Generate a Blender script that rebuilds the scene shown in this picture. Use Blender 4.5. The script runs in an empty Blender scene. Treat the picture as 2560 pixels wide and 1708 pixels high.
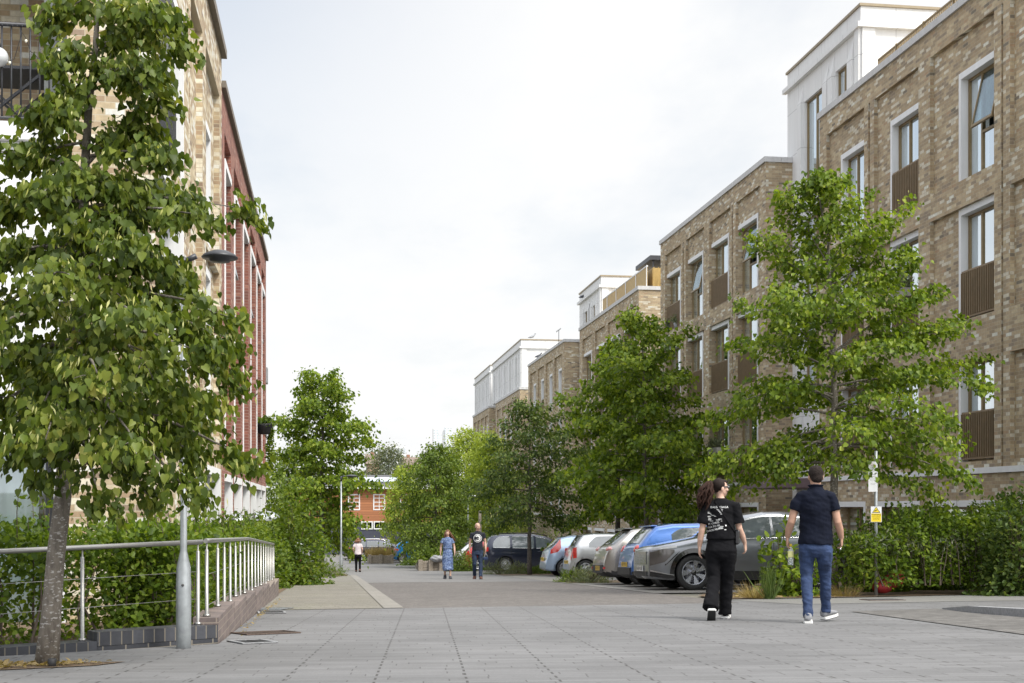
import bpy, bmesh, math, random
import numpy as np
from mathutils import Vector, Matrix
from mathutils.bvhtree import BVHTree

SC = bpy.context.scene
COL = SC.collection
FPX = 3200.0
YAW = math.atan(458 / 3200)
SA, CA = math.sin(YAW), math.cos(YAW)
CAMZ = 0.8
HZ = 1268.0
random.seed(7)
RNG = np.random.default_rng(7)


def ground(s):
    if s <= 70: return 0.042 - 0.038 * s
    if s <= 85: return -2.618 - 0.0255 * (s - 70)
    return -3.0005


def at(x, y, d):
    """world point seen at full-size picture position x, y at camera depth d"""
    u = (x - 1280) / FPX
    return Vector((d * (SA + u * CA), d * (CA - u * SA), CAMZ + (HZ - y) / FPX * d))


def gp(x, y):
    u = (x - 1280) / FPX
    lo, hi = 3.0, 400.0
    for _ in range(60):
        m = (lo + hi) / 2
        if CAMZ + (HZ - y) / FPX * m > ground(m * (CA - u * SA)): lo = m
        else: hi = m
    p = at(x, y, lo)
    return p


def gx(x, d):
    """ground point in picture column x at depth d"""
    p = at(x, 0, d)
    p.z = ground(p.y)
    return p


def s_on(x, P):
    """distance along the street where picture column x meets the plane X = P"""
    u = (x - 1280) / FPX
    d = P / (SA + u * CA)
    return d * (CA - u * SA)


# ------------------------------------------------------------------ objects
def tag(o, label=None, cat=None, group=None, kind=None):
    if label: o['label'] = label
    if cat: o['category'] = cat
    if group: o['group'] = group
    if kind: o['kind'] = kind
    return o


def thing(name, loc, label, cat, rz=0.0, group=None):
    o = bpy.data.objects.new(name, None)
    o.empty_display_size = 0.2
    o.location = loc
    o.rotation_euler = (0, 0, rz)
    COL.objects.link(o)
    return tag(o, label, cat, group)


def link_mesh(name, me, parent=None):
    o = bpy.data.objects.new(name, me)
    COL.objects.link(o)
    if parent is not None: o.parent = parent
    return o


def copy_tree(o, parent=None):
    c = o.copy()
    COL.objects.link(c)
    if parent is not None: c.parent = parent
    for ch in list(o.children): copy_tree(ch, c)
    return c


class MB:
    """collects shapes and links them as ONE mesh object"""
    def __init__(self):
        self.v = []; self.f = []; self.m = []; self.sm = []

    def add(self, vs, fs, m=0, smooth=False):
        b = len(self.v)
        self.v.extend([tuple(v) for v in vs])
        for f in fs:
            self.f.append(tuple(i + b for i in f)); self.m.append(m); self.sm.append(smooth)
        return self

    def box(self, x0, x1, y0, y1, z0, z1, m=0):
        vs = [(x0, y0, z0), (x1, y0, z0), (x1, y1, z0), (x0, y1, z0), (x0, y0, z1), (x1, y0, z1), (x1, y1, z1), (x0, y1, z1)]
        return self.add(vs, [(0, 3, 2, 1), (4, 5, 6, 7), (0, 1, 5, 4), (1, 2, 6, 5), (2, 3, 7, 6), (3, 0, 4, 7)], m)

    def bbox(self, x0, x1, y0, y1, z0, z1, b=0.01, m=0):
        """box with chamfered edges"""
        b = min(b, (x1 - x0) * .45, (y1 - y0) * .45, (z1 - z0) * .45)
        bm = bmesh.new()
        vs = [bm.verts.new(p) for p in [(x0, y0, z0), (x1, y0, z0), (x1, y1, z0), (x0, y1, z0), (x0, y0, z1), (x1, y0, z1), (x1, y1, z1), (x0, y1, z1)]]
        for f in [(0, 3, 2, 1), (4, 5, 6, 7), (0, 1, 5, 4), (1, 2, 6, 5), (2, 3, 7, 6), (3, 0, 4, 7)]: bm.faces.new([vs[i] for i in f])
        bmesh.ops.bevel(bm, geom=list(bm.edges), offset=b, segments=1, affect='EDGES')
        bm.verts.index_update()
        self.add([v.co[:] for v in bm.verts], [[v.index for v in f.verts] for f in bm.faces], m)
        bm.free()
        return self

    def obox(self, c, ax, ay, az, m=0):
        """box with centre c and half-axis vectors"""
        c, ax, ay, az = Vector(c), Vector(ax), Vector(ay), Vector(az)
        vs = [c - ax - ay - az, c + ax - ay - az, c + ax + ay - az, c - ax + ay - az, c - ax - ay + az, c + ax - ay + az, c + ax + ay + az, c - ax + ay + az]
        return self.add(vs, [(0, 3, 2, 1), (4, 5, 6, 7), (0, 1, 5, 4), (1, 2, 6, 5), (2, 3, 7, 6), (3, 0, 4, 7)], m)

    def bar(self, a, b, w, h=None, m=0):
        a, b = Vector(a), Vector(b)
        d = (b - a).normalized()
        s = d.cross(Vector((0, 0, 1)))
        if s.length < 1e-4: s = Vector((1, 0, 0))
        s.normalize(); t = s.cross(d)
        return self.obox((a + b) / 2, (b - a) / 2, s * w / 2, t * (h or w) / 2, m)

    def tube(self, pts, rad, n=8, m=0, cap=True, ref=None, smooth=True):
        """tube along a path; rad is a number, a list, or a list of (r1, r2) ellipse radii"""
        pts = [Vector(p) for p in pts]
        k = len(pts)
        if not isinstance(rad, (list, tuple)): rad = [rad] * k
        ref0 = Vector(ref) if ref else None
        vs = []; prev = None
        for i, p in enumerate(pts):
            t = (pts[min(i + 1, k - 1)] - pts[max(i - 1, 0)])
            if t.length < 1e-9: t = Vector((0, 0, 1))
            t.normalize()
            r = ref0 if ref0 is not None else (prev if prev is not None else (Vector((1, 0, 0)) if abs(t.x) < .8 else Vector((0, 1, 0))))
            s = r - t * r.dot(t)
            if s.length < 1e-4: s = Vector((0, 1, 0)) - t * t.y
            s.normalize(); prev = s
            q = t.cross(s)
            ra = rad[i]
            r1, r2 = ra if isinstance(ra, (list, tuple)) else (ra, ra)
            for j in range(n):
                a = 2 * math.pi * j / n
                vs.append(p + s * (r1 * math.cos(a)) + q * (r2 * math.sin(a)))
        fs = []
        for i in range(k - 1):
            for j in range(n):
                fs.append((i * n + j, i * n + (j + 1) % n, (i + 1) * n + (j + 1) % n, (i + 1) * n + j))
        self.add(vs, fs, m, smooth)
        if cap:
            b = len(self.v) - len(vs)
            self.f.append(tuple(b + j for j in reversed(range(n)))); self.m.append(m); self.sm.append(False)
            self.f.append(tuple(b + (k - 1) * n + j for j in range(n))); self.m.append(m); self.sm.append(False)
        return self

    def lathe(self, c, prof, n=16, m=0, axis='Z', smooth=True):
        """profile [(r, h)...] spun round an axis through c"""
        c = Vector(c); vs = []; k = len(prof)
        for r, h in prof:
            for j in range(n):
                a = 2 * math.pi * j / n
                p, q = r * math.cos(a), r * math.sin(a)
                vs.append(c + (Vector((p, q, h)) if axis == 'Z' else Vector((p, h, q)) if axis == 'Y' else Vector((h, p, q))))
        fs = []
        for i in range(k - 1):
            for j in range(n):
                f = (i * n + j, i * n + (j + 1) % n, (i + 1) * n + (j + 1) % n, (i + 1) * n + j)
                fs.append(f if axis != 'Y' else f[::-1])
        if prof[0][0] > 1e-6: fs.append(tuple(reversed(range(n))))
        if prof[-1][0] > 1e-6: fs.append(tuple((k - 1) * n + j for j in range(n)))
        return self.add(vs, fs, m, smooth)

    def ball(self, c, rx, ry, rz, n=12, k=8, m=0):
        vs = []; fs = []
        for i in range(k + 1):
            th = math.pi * i / k
            for j in range(n):
                a = 2 * math.pi * j / n
                vs.append((c[0] + rx * math.sin(th) * math.cos(a), c[1] + ry * math.sin(th) * math.sin(a), c[2] + rz * math.cos(th)))
        for i in range(k):
            for j in range(n):
                fs.append((i * n + j, (i + 1) * n + j, (i + 1) * n + (j + 1) % n, i * n + (j + 1) % n))
        return self.add(vs, fs, m, True)

    def prism(self, poly, h0, h1, axis='Z', m=0):
        n = len(poly)
        def P(p, h): return (p[0], p[1], h) if axis == 'Z' else (p[0], h, p[1]) if axis == 'Y' else (h, p[0], p[1])
        vs = [P(p, h0) for p in poly] + [P(p, h1) for p in poly]
        fs = [tuple(reversed(range(n))), tuple(range(n, 2 * n))] + [(i, (i + 1) % n, n + (i + 1) % n, n + i) for i in range(n)]
        return self.add(vs, fs, m)

    def quad(self, a, b, c, d, m=0): return self.add([a, b, c, d], [(0, 1, 2, 3)], m)

    def mesh(self, name, mats, off=None, weld=False):
        v = np.array(self.v, dtype=np.float64).reshape(-1, 3)
        if off is not None: v = v - np.array(off)
        me = bpy.data.meshes.new(name)
        me.from_pydata(v.tolist(), [], self.f)
        for mt in (mats if isinstance(mats, (list, tuple)) else [mats]): me.materials.append(mt)
        me.polygons.foreach_set('material_index', self.m)
        me.polygons.foreach_set('use_smooth', self.sm)
        if weld:
            bm = bmesh.new(); bm.from_mesh(me)
            bmesh.ops.remove_doubles(bm, verts=bm.verts, dist=1e-5)
            bmesh.ops.recalc_face_normals(bm, faces=bm.faces)
            bm.to_mesh(me); bm.free()
        me.update()
        return me

    def build(self, name, mats, parent=None, world=True, weld=False):
        """link as one object; with world=True the shapes are in world space and the parent's place is taken off"""
        off = None
        if parent is not None and world:
            off = Vector((0, 0, 0)); q = parent
            while q is not None: off += q.location; q = q.parent
        return link_mesh(name, self.mesh(name, mats, off, weld), parent)


def remeshed(mb, name, mats, parent, voxel, smooth=4, fac=.5):
    """fuse overlapping closed shapes into one continuous skin"""
    me = mb.mesh(name + '_raw', mats)
    bm = bmesh.new(); bm.from_mesh(me); bmesh.ops.recalc_face_normals(bm, faces=bm.faces); bm.to_mesh(me); bm.free()
    o = bpy.data.objects.new('tmp', me); COL.objects.link(o)
    md = o.modifiers.new('r', 'REMESH'); md.mode = 'VOXEL'; md.voxel_size = voxel; md.use_smooth_shade = True
    if smooth:
        sm = o.modifiers.new('s', 'SMOOTH'); sm.iterations = smooth; sm.factor = fac
    dg = bpy.context.evaluated_depsgraph_get(); dg.update()
    out = bpy.data.meshes.new_from_object(o.evaluated_get(dg), depsgraph=dg)
    out.name = name
    bpy.data.objects.remove(o); bpy.data.meshes.remove(me)
    out.materials.clear()
    for mt in (mats if isinstance(mats, (list, tuple)) else [mats]): out.materials.append(mt)
    out.polygons.foreach_set('use_smooth', [True] * len(out.polygons))
    return link_mesh(name, out, parent)


# ------------------------------------------------------------------ materials
def newmat(name):
    m = bpy.data.materials.new(name); m.use_nodes = True
    nt = m.node_tree
    b = nt.nodes['Principled BSDF']
    return m, nt, b


def nd(nt, typ, **kw):
    n = nt.nodes.new(typ)
    for k, v in kw.items(): setattr(n, k, v)
    return n


def setin(nt, sock, v):
    if isinstance(v, bpy.types.NodeSocket): nt.links.new(v, sock)
    else: sock.default_value = v


def mth(nt, op, a, b=None, c=None):
    n = nd(nt, 'ShaderNodeMath', operation=op)
    setin(nt, n.inputs[0], a)
    if b is not None: setin(nt, n.inputs[1], b)
    if c is not None: setin(nt, n.inputs[2], c)
    return n.outputs[0]


def mixc(nt, f, a, b, blend='MIX'):
    n = nd(nt, 'ShaderNodeMix', data_type='RGBA', blend_type=blend)
    setin(nt, n.inputs[0], f)
    setin(nt, n.inputs[6], a if isinstance(a, bpy.types.NodeSocket) else (*a[:3], 1))
    setin(nt, n.inputs[7], b if isinstance(b, bpy.types.NodeSocket) else (*b[:3], 1))
    return n.outputs[2]


def noise(nt, scale, vec=None, detail=4, rough=.55, dim='3D'):
    n = nd(nt, 'ShaderNodeTexNoise', noise_dimensions=dim)
    n.inputs['Scale'].default_value = scale
    n.inputs['Detail'].default_value = detail
    n.inputs['Roughness'].default_value = rough
    if vec is not None: nt.links.new(vec, n.inputs['Vector'])
    return n.outputs['Fac']


def ramp(nt, f, stops, mode='LINEAR'):
    n = nd(nt, 'ShaderNodeValToRGB')
    cr = n.color_ramp; cr.interpolation = mode
    while len(cr.elements) < len(stops): cr.elements.new(.5)
    for e, (p, c) in zip(cr.elements, stops):
        e.position = p
        e.color = (*c, 1) if isinstance(c, (list, tuple)) else (c, c, c, 1)
    setin(nt, n.inputs[0], f)
    return n.outputs[0]


def bump(nt, b, h, strength=.3, dist=.01):
    n = nd(nt, 'ShaderNodeBump')
    n.inputs['Strength'].default_value = strength
    n.inputs['Distance'].default_value = dist
    nt.links.new(h, n.inputs['Height'])
    nt.links.new(n.outputs[0], b.inputs['Normal'])


def wpos(nt):
    return nd(nt, 'ShaderNodeNewGeometry').outputs['Position']


def surf(name, c, rough=.6, metal=0.0, var=.12, scale=6.0, coat=0.0, bmp=0.0, c2=None, spec=.5, wear=None):
    """plain procedural surface: two tones broken up by noise"""
    m, nt, b = newmat(name)
    tc = nd(nt, 'ShaderNodeTexCoord').outputs['Object']
    f = noise(nt, scale, tc, 5, .6)
    lo = tuple(x * (1 - var) for x in c); hi = tuple(min(1, x * (1 + var)) for x in (c2 or c))
    col = ramp(nt, f, [(.3, lo), (.7, hi)])
    nt.links.new(col, b.inputs['Base Color'])
    r = mth(nt, 'MULTIPLY_ADD', noise(nt, scale * 3, tc, 3), .2, rough - .1)
    nt.links.new(r, b.inputs['Roughness'])
    b.inputs['Metallic'].default_value = metal
    b.inputs['Coat Weight'].default_value = coat
    b.inputs['Specular IOR Level'].default_value = spec
    if bmp: bump(nt, b, noise(nt, scale * 8, tc, 4), bmp, .01)
    return m


def brick(name, cols, mortar, bw=.225, bh=.075, var=.35, mort=(.045, .13), bmp=.5, rough=.85, flat=.22):
    """brickwork on world position: every brick takes its own colour"""
    m, nt, b = newmat(name)
    tw_ = sum(q for q, _ in cols); mean = tuple(sum(q * c_[i] for q, c_ in cols) / tw_ for i in range(3))
    g = nd(nt, 'ShaderNodeNewGeometry')
    P = nd(nt, 'ShaderNodeSeparateXYZ'); nt.links.new(g.outputs['Position'], P.inputs[0])
    Nn = nd(nt, 'ShaderNodeSeparateXYZ'); nt.links.new(g.outputs['True Normal'], Nn.inputs[0])
    ax = mth(nt, 'ABSOLUTE', Nn.outputs[0]); ay = mth(nt, 'ABSOLUTE', Nn.outputs[1])
    isx = mth(nt, 'GREATER_THAN', ax, .6); isz = mth(nt, 'GREATER_THAN', mth(nt, 'ABSOLUTE', Nn.outputs[2]), .7)
    u = mth(nt, 'ADD', mth(nt, 'MULTIPLY', P.outputs[1], isx), mth(nt, 'MULTIPLY', P.outputs[0], mth(nt, 'SUBTRACT', 1.0, isx)))
    u = mth(nt, 'ADD', u, mth(nt, 'MULTIPLY', isz, P.outputs[1]))
    v = mth(nt, 'ADD', P.outputs[2], 60.0)
    u = mth(nt, 'ADD', u, 200.0)
    vr = mth(nt, 'DIVIDE', v, bh)
    row = mth(nt, 'FLOOR', vr)
    ur = mth(nt, 'ADD', mth(nt, 'DIVIDE', u, bw), mth(nt, 'MULTIPLY', mth(nt, 'MODULO', row, 2.0), .5))
    cl = mth(nt, 'FLOOR', ur)
    fu = mth(nt, 'FRACT', ur); fv = mth(nt, 'FRACT', vr)
    cv = nd(nt, 'ShaderNodeCombineXYZ'); nt.links.new(row, cv.inputs[0]); nt.links.new(cl, cv.inputs[1])
    wn = nd(nt, 'ShaderNodeTexWhiteNoise', noise_dimensions='2D'); nt.links.new(cv.outputs[0], wn.inputs['Vector'])
    stops = []; a = 0.0; tot = sum(w for w, _ in cols)
    for w, c in cols: stops.append((a / tot, c)); a += w
    col = ramp(nt, wn.outputs['Value'], stops, 'CONSTANT')
    sv = ramp(nt, noise(nt, 14, g.outputs['Position'], 5, .7), [(.25, 1 - var), (.75, 1 + var * .6)])
    col = mixc(nt, 1.0, col, sv, 'MULTIPLY')
    big = ramp(nt, noise(nt, .5, g.outputs['Position'], 3), [(.3, .88), (.7, 1.06)])
    col = mixc(nt, 1.0, col, big, 'MULTIPLY')
    mp = nd(nt, 'ShaderNodeMapping'); mp.inputs['Scale'].default_value = (3.0, 3.0, .22); nt.links.new(g.outputs['Position'], mp.inputs['Vector'])
    stk = ramp(nt, noise(nt, 1.0, mp.outputs[0], 5, .65), [(.32, .80), (.56, 1.04)])
    col = mixc(nt, 1.0, col, stk, 'MULTIPLY')
    col = mixc(nt, flat, col, mean)
    mm = mth(nt, 'MAXIMUM', mth(nt, 'LESS_THAN', fu, mort[0]), mth(nt, 'LESS_THAN', fv, mort[1]))
    col = mixc(nt, mm, col, mortar)
    nt.links.new(col, b.inputs['Base Color'])
    b.inputs['Roughness'].default_value = rough
    h = mth(nt, 'ADD', mth(nt, 'SUBTRACT', 1.0, mm), mth(nt, 'MULTIPLY', wn.outputs['Value'], .5))
    bump(nt, b, h, bmp, .008)
    return m


def leafmat(name, stops, trans=.35, rough=.45):
    m, nt, b = newmat(name)
    g = nd(nt, 'ShaderNodeNewGeometry')
    big = noise(nt, 1.3, g.outputs['Position'], 2)
    f = mth(nt, 'ADD', mth(nt, 'MULTIPLY', g.outputs['Random Per Island'], .75), mth(nt, 'MULTIPLY', mth(nt, 'SUBTRACT', big, .38), .9))
    col = ramp(nt, f, stops)
    nt.links.new(col, b.inputs['Base Color'])
    b.inputs['Roughness'].default_value = rough
    b.inputs['Specular IOR Level'].default_value = .22
    tr = nd(nt, 'ShaderNodeBsdfTranslucent')
    tcol = mixc(nt, 1.0, col, (1.6, 1.6, .6), 'MULTIPLY')
    nt.links.new(tcol, tr.inputs['Color'])
    mx = nd(nt, 'ShaderNodeMixShader'); mx.inputs[0].default_value = trans
    nt.links.new(b.outputs[0], mx.inputs[1]); nt.links.new(tr.outputs[0], mx.inputs[2])
    out = nt.nodes['Material Output']
    nt.links.new(mx.outputs[0], out.inputs['Surface'])
    return m


def bark(name, c1, c2, patch, scale=9):
    m, nt, b = newmat(name)
    tc = nd(nt, 'ShaderNodeTexCoord').outputs['Object']
    mp = nd(nt, 'ShaderNodeMapping'); mp.inputs['Scale'].default_value = (1, 1, .35); nt.links.new(tc, mp.inputs['Vector'])
    f = noise(nt, scale * 2.5, mp.outputs[0], 6, .7)
    col = ramp(nt, f, [(.35, c1), (.65, c2)])
    mp2 = nd(nt, 'ShaderNodeMapping'); mp2.inputs['Scale'].default_value = (1, 1, 2.2); nt.links.new(tc, mp2.inputs['Vector'])
    pm = ramp(nt, noise(nt, scale * 3, mp2.outputs[0], 3, .5), [(.58, 0.0), (.64, 1.0)])
    col = mixc(nt, pm, col, patch)
    nt.links.new(col, b.inputs['Base Color'])
    b.inputs['Roughness'].default_value = .9
    bump(nt, b, f, .6, .02)
    return m


def glassmat(name, tint, refl=.3, rough=.02):
    """window glass: clear tint, sky reflections that grow at grazing angles"""
    m, nt, b = newmat(name)
    nt.nodes.remove(b)
    tr = nd(nt, 'ShaderNodeBsdfTransparent'); tr.inputs[0].default_value = (*tint, 1)
    gl = nd(nt, 'ShaderNodeBsdfGlossy'); gl.inputs['Roughness'].default_value = rough
    gl.inputs['Color'].default_value = (.84, .91, .96, 1)
    lw = nd(nt, 'ShaderNodeLayerWeight'); lw.inputs[0].default_value = .45
    g = nd(nt, 'ShaderNodeNewGeometry')
    f = mth(nt, 'MULTIPLY_ADD', lw.outputs['Fresnel'], .65, refl)
    f = mth(nt, 'ADD', f, mth(nt, 'MULTIPLY', noise(nt, .8, g.outputs['Position'], 2), .06))
    f = mth(nt, 'MINIMUM', f, .92)
    mx = nd(nt, 'ShaderNodeMixShader'); nt.links.new(f, mx.inputs[0])
    nt.links.new(tr.outputs[0], mx.inputs[1]); nt.links.new(gl.outputs[0], mx.inputs[2])
    nt.links.new(mx.outputs[0], nt.nodes['Material Output'].inputs['Surface'])
    return m


def paint(name, c, metal=.5, rough=.35, fl=1.0):
    m, nt, b = newmat(name)
    tc = nd(nt, 'ShaderNodeTexCoord').outputs['Object']
    f = noise(nt, 2.0, tc, 3)
    col = ramp(nt, f, [(.3, tuple(x * .94 for x in c)), (.7, tuple(min(1, x * 1.05) for x in c))])
    # road dust low on the body
    sp = nd(nt, 'ShaderNodeSeparateXYZ'); nt.links.new(tc, sp.inputs[0])
    du = mth(nt, 'MULTIPLY', ramp(nt, sp.outputs[2], [(.2, .35), (.5, 0.0)]), noise(nt, 9, tc, 5))
    col = mixc(nt, du, col, (.16, .15, .13))
    nt.links.new(col, b.inputs['Base Color'])
    b.inputs['Metallic'].default_value = metal
    r = mth(nt, 'MULTIPLY_ADD', du, .5, rough)
    nt.links.new(r, b.inputs['Roughness'])
    b.inputs['Coat Weight'].default_value = fl
    b.inputs['Coat Roughness'].default_value = .06
    return m
# ------------------------------------------------------------------ material library
BR_BUFF = brick('buff_brick', [(24, (0.376, 0.280, 0.169)), (22, (0.464, 0.361, 0.227)), (16, (0.313, 0.242, 0.154)), (10, (0.527, 0.434, 0.279)), (8, (0.238, 0.186, 0.136)),
                               (3, (0.376, 0.249, 0.148)), (11, (0.652, 0.610, 0.499)), (3, (0.728, 0.739, 0.660)), (2, (0.125, 0.112, 0.092))], (0.389, 0.336, 0.250))
BR_L1 = brick('corner_buff_brick', [(20, (0.351, 0.255, 0.154)), (20, (0.477, 0.373, 0.227)), (14, (0.313, 0.206, 0.119)), (9, (0.590, 0.497, 0.330)),
                                     (6, (0.188, 0.124, 0.086)), (20, (0.703, 0.659, 0.533)), (8, (0.728, 0.739, 0.694))], (0.452, 0.398, 0.296))
BR_RED = brick('red_brick', [(20, (0.248, 0.091, 0.064)), (18, (0.299, 0.110, 0.078)), (14, (0.206, 0.072, 0.053)), (8, (0.341, 0.154, 0.109)), (5, (0.144, 0.058, 0.046)), (4, (0.392, 0.240, 0.192))], (0.320, 0.240, 0.196))
BR_SOLD = brick('blue_soldier_course', [(20, (.045, .048, .058)), (18, (.062, .066, .08)), (10, (.032, .034, .042))], (.17, .15, .12), bw=.082, bh=.9, mort=(.10, .0), rough=.5, bmp=.3)
BR_DARK = brick('blue_engineering_brick', [(20, (.035, .038, .048)), (18, (.05, .053, .065)), (10, (.025, .027, .034))], (.19, .17, .14), bw=.17, bh=.066, mort=(.06, .12), rough=.5, bmp=.3)
BR_WALL = brick('brown_wall_brick', [(20, (.17, .135, .125)), (18, (.135, .11, .105)), (10, (.21, .165, .15))], (.24, .2, .17), rough=.85)


def paleconc(name, c, streak=.1, joints=0):
    m, nt, b = newmat(name)
    P = wpos(nt)
    mp = nd(nt, 'ShaderNodeMapping'); mp.inputs['Scale'].default_value = (5, 5, .5); nt.links.new(P, mp.inputs['Vector'])
    f = noise(nt, 1.5, mp.outputs[0], 5, .6)
    f2 = noise(nt, 25, P, 3)
    v = mth(nt, 'ADD', mth(nt, 'MULTIPLY', f, .8), mth(nt, 'MULTIPLY', f2, .2))
    col = ramp(nt, v, [(.3, tuple(x * (1 - streak) for x in c)), (.62, c)])
    if joints:
        s = nd(nt, 'ShaderNodeSeparateXYZ'); nt.links.new(P, s.inputs[0])
        j = mth(nt, 'LESS_THAN', mth(nt, 'FRACT', mth(nt, 'DIVIDE', mth(nt, 'ADD', s.outputs[2], 50.3), joints)), .012)
        for k in (0, 1): j = mth(nt, 'MAXIMUM', j, mth(nt, 'LESS_THAN', mth(nt, 'FRACT', mth(nt, 'DIVIDE', mth(nt, 'ADD', s.outputs[k], 50.2), joints * 1.37)), .009))
        col = mixc(nt, mth(nt, 'MULTIPLY', j, .55), col, (.2, .2, .2))
    nt.links.new(col, b.inputs['Base Color']); b.inputs['Roughness'].default_value = .75
    bump(nt, b, f2, .15, .004)
    return m


WHITE = paleconc('white_precast', (.74, .75, .76))
CLAD = paleconc('white_cladding', (.72, .725, .725), .09, 1.42)
COPING = paleconc('pale_coping_stone', (.55, .55, .55), .16)
CAPD = surf('brown_metal_capping', (.16, .135, .105), .6)
CAPG = surf('bronze_capping', (.28, .225, .145), .5)
BRONZE = surf('bronze_window_frame', (.23, .165, .08), .42, .35)
BRONZED = surf('dark_bronze_railing', (.21, .15, .085), .5, .1)
BRASS = surf('brass_terrace_panel', (.42, .285, .10), .5, .2)
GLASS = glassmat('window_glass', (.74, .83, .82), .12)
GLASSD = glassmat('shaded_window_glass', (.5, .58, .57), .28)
CURT = surf('white_curtain', (.78, .79, .80), .9, var=.05)
DARKIN = surf('dim_room', (.24, .255, .25), .9)
PANEL = surf('pale_panel', (.63, .645, .66), .6, var=.04)
DKMET = surf('dark_grey_metal', (.05, .052, .058), .45, .4)
GALV = surf('galvanised_steel', (.36, .385, .40), .48, .6, var=.2, scale=9)
STEEL = surf('brushed_steel', (.36, .355, .34), .4, .9, var=.08)
BLACKP = surf('black_plastic', (.018, .018, .02), .5)
WHITEP = surf('white_plastic', (.78, .79, .80), .4, var=.03)
SOIL = surf('dry_mulch_soil', (.15, .105, .065), .95, var=.5, scale=40, bmp=.8)
TIMBER = surf('weathered_timber', (.24, .205, .165), .9, var=.3, scale=12, bmp=.5)
STONE = surf('grey_granite', (.25, .255, .265), .8, var=.2, scale=30, bmp=.3)
IRON = surf('cast_iron', (.085, .085, .088), .6, .3, var=.25, scale=20)
RUSTY = surf('rusty_grating', (.11, .08, .065), .95, 0, var=.3, scale=30)


def paving(name, rot, row, ln, c, line, lw, jw, aligned, var=.1, stain=.12, spk=None, bmp=.35, rough=.75, moss=0.0):
    """laid units: rows of stones with joints, in world metres"""
    m, nt, b = newmat(name)
    P = wpos(nt)
    mp = nd(nt, 'ShaderNodeMapping', vector_type='TEXTURE'); mp.inputs['Rotation'].default_value = (0, 0, rot); nt.links.new(P, mp.inputs['Vector'])
    s = nd(nt, 'ShaderNodeSeparateXYZ'); nt.links.new(mp.outputs[0], s.inputs[0])
    y = mth(nt, 'DIVIDE', mth(nt, 'ADD', s.outputs[1], 100.0), row)
    r = mth(nt, 'FLOOR', y); fy = mth(nt, 'FRACT', y)
    wr = nd(nt, 'ShaderNodeTexWhiteNoise', noise_dimensions='1D'); nt.links.new(r, wr.inputs['W'])
    x0 = mth(nt, 'DIVIDE', mth(nt, 'ADD', s.outputs[0], 100.0), ln)
    x = mth(nt, 'ADD', x0, wr.outputs['Value'])
    cc = mth(nt, 'FLOOR', x); fx = mth(nt, 'FRACT', x)
    cv = nd(nt, 'ShaderNodeCombineXYZ'); nt.links.new(r, cv.inputs[0]); nt.links.new(cc, cv.inputs[1])
    wn = nd(nt, 'ShaderNodeTexWhiteNoise', noise_dimensions='2D'); nt.links.new(cv.outputs[0], wn.inputs['Vector'])
    tone = mth(nt, 'MULTIPLY_ADD', wn.outputs['Value'], 2 * var, 1 - var)
    st = ramp(nt, noise(nt, .55, P, 5, .6), [(.3, 1 - stain), (.7, 1 + stain * .5)])
    tone = mth(nt, 'MULTIPLY', tone, st)
    fine = ramp(nt, noise(nt, 60, P, 3, .7), [(.3, .86), (.7, 1.1)])
    tone = mth(nt, 'MULTIPLY', tone, fine)
    tv = nd(nt, 'ShaderNodeCombineXYZ')
    for i in range(3): nt.links.new(tone, tv.inputs[i])
    col = mixc(nt, 1.0, c, tv.outputs[0], 'MULTIPLY')
    # trodden gum, drips and scuffs
    vo = nd(nt, 'ShaderNodeTexVoronoi', feature='F1'); vo.inputs['Scale'].default_value = 2.4; nt.links.new(P, vo.inputs['Vector'])
    gum = mth(nt, 'MULTIPLY', mth(nt, 'LESS_THAN', vo.outputs['Distance'], .055), mth(nt, 'GREATER_THAN', noise(nt, 1.7, P, 2), .5))
    col = mixc(nt, mth(nt, 'MULTIPLY', gum, .45), col, (.045, .043, .042))
    dr = ramp(nt, noise(nt, 2.6, P, 6, .75), [(.60, 0.0), (.70, 1.0)])
    col = mixc(nt, mth(nt, 'MULTIPLY', dr, .22), col, (.06, .055, .05))
    if spk:
        sp = ramp(nt, noise(nt, 16, P, 3, .8), [(.56, 0.0), (.64, 1.0)])
        col = mixc(nt, mth(nt, 'MULTIPLY', sp, .5), col, spk)
    jr = mth(nt, 'LESS_THAN', fy, lw)
    # only some courses have an open joint
    jr = mth(nt, 'MULTIPLY', jr, mth(nt, 'MULTIPLY_ADD', mth(nt, 'GREATER_THAN', wr.outputs['Value'], .55), .65, .3))
    jx = mth(nt, 'LESS_THAN', fx, jw)
    j = mth(nt, 'MAXIMUM', jr, mth(nt, 'MULTIPLY', jx, .75))
    if aligned:
        fa = mth(nt, 'FRACT', mth(nt, 'DIVIDE', mth(nt, 'ADD', s.outputs[0], 100.0), aligned))
        ja = mth(nt, 'LESS_THAN', fa, .016 / aligned)
        ja = mth(nt, 'MULTIPLY', ja, mth(nt, 'GREATER_THAN', mth(nt, 'MODULO', r, 2.0), .5))
        j = mth(nt, 'MAXIMUM', j, ja)
    col = mixc(nt, j, col, line)
    if moss:
        mo = mth(nt, 'MULTIPLY', ramp(nt, noise(nt, 1.1, P, 4), [(.5, 0.0), (.66, 1.0)]), mth(nt, 'MAXIMUM', jx, mth(nt, 'LESS_THAN', fy, lw * 1.6)))
        col = mixc(nt, mth(nt, 'MULTIPLY', mo, moss), col, (.10, .12, .03))
    nt.links.new(col, b.inputs['Base Color'])
    rr = mth(nt, 'MULTIPLY_ADD', noise(nt, 3, P, 4), .25, rough - .12)
    nt.links.new(rr, b.inputs['Roughness'])
    bump(nt, b, mth(nt, 'SUBTRACT', mth(nt, 'MULTIPLY', fine, .4), j), bmp, .008)
    return m


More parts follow.
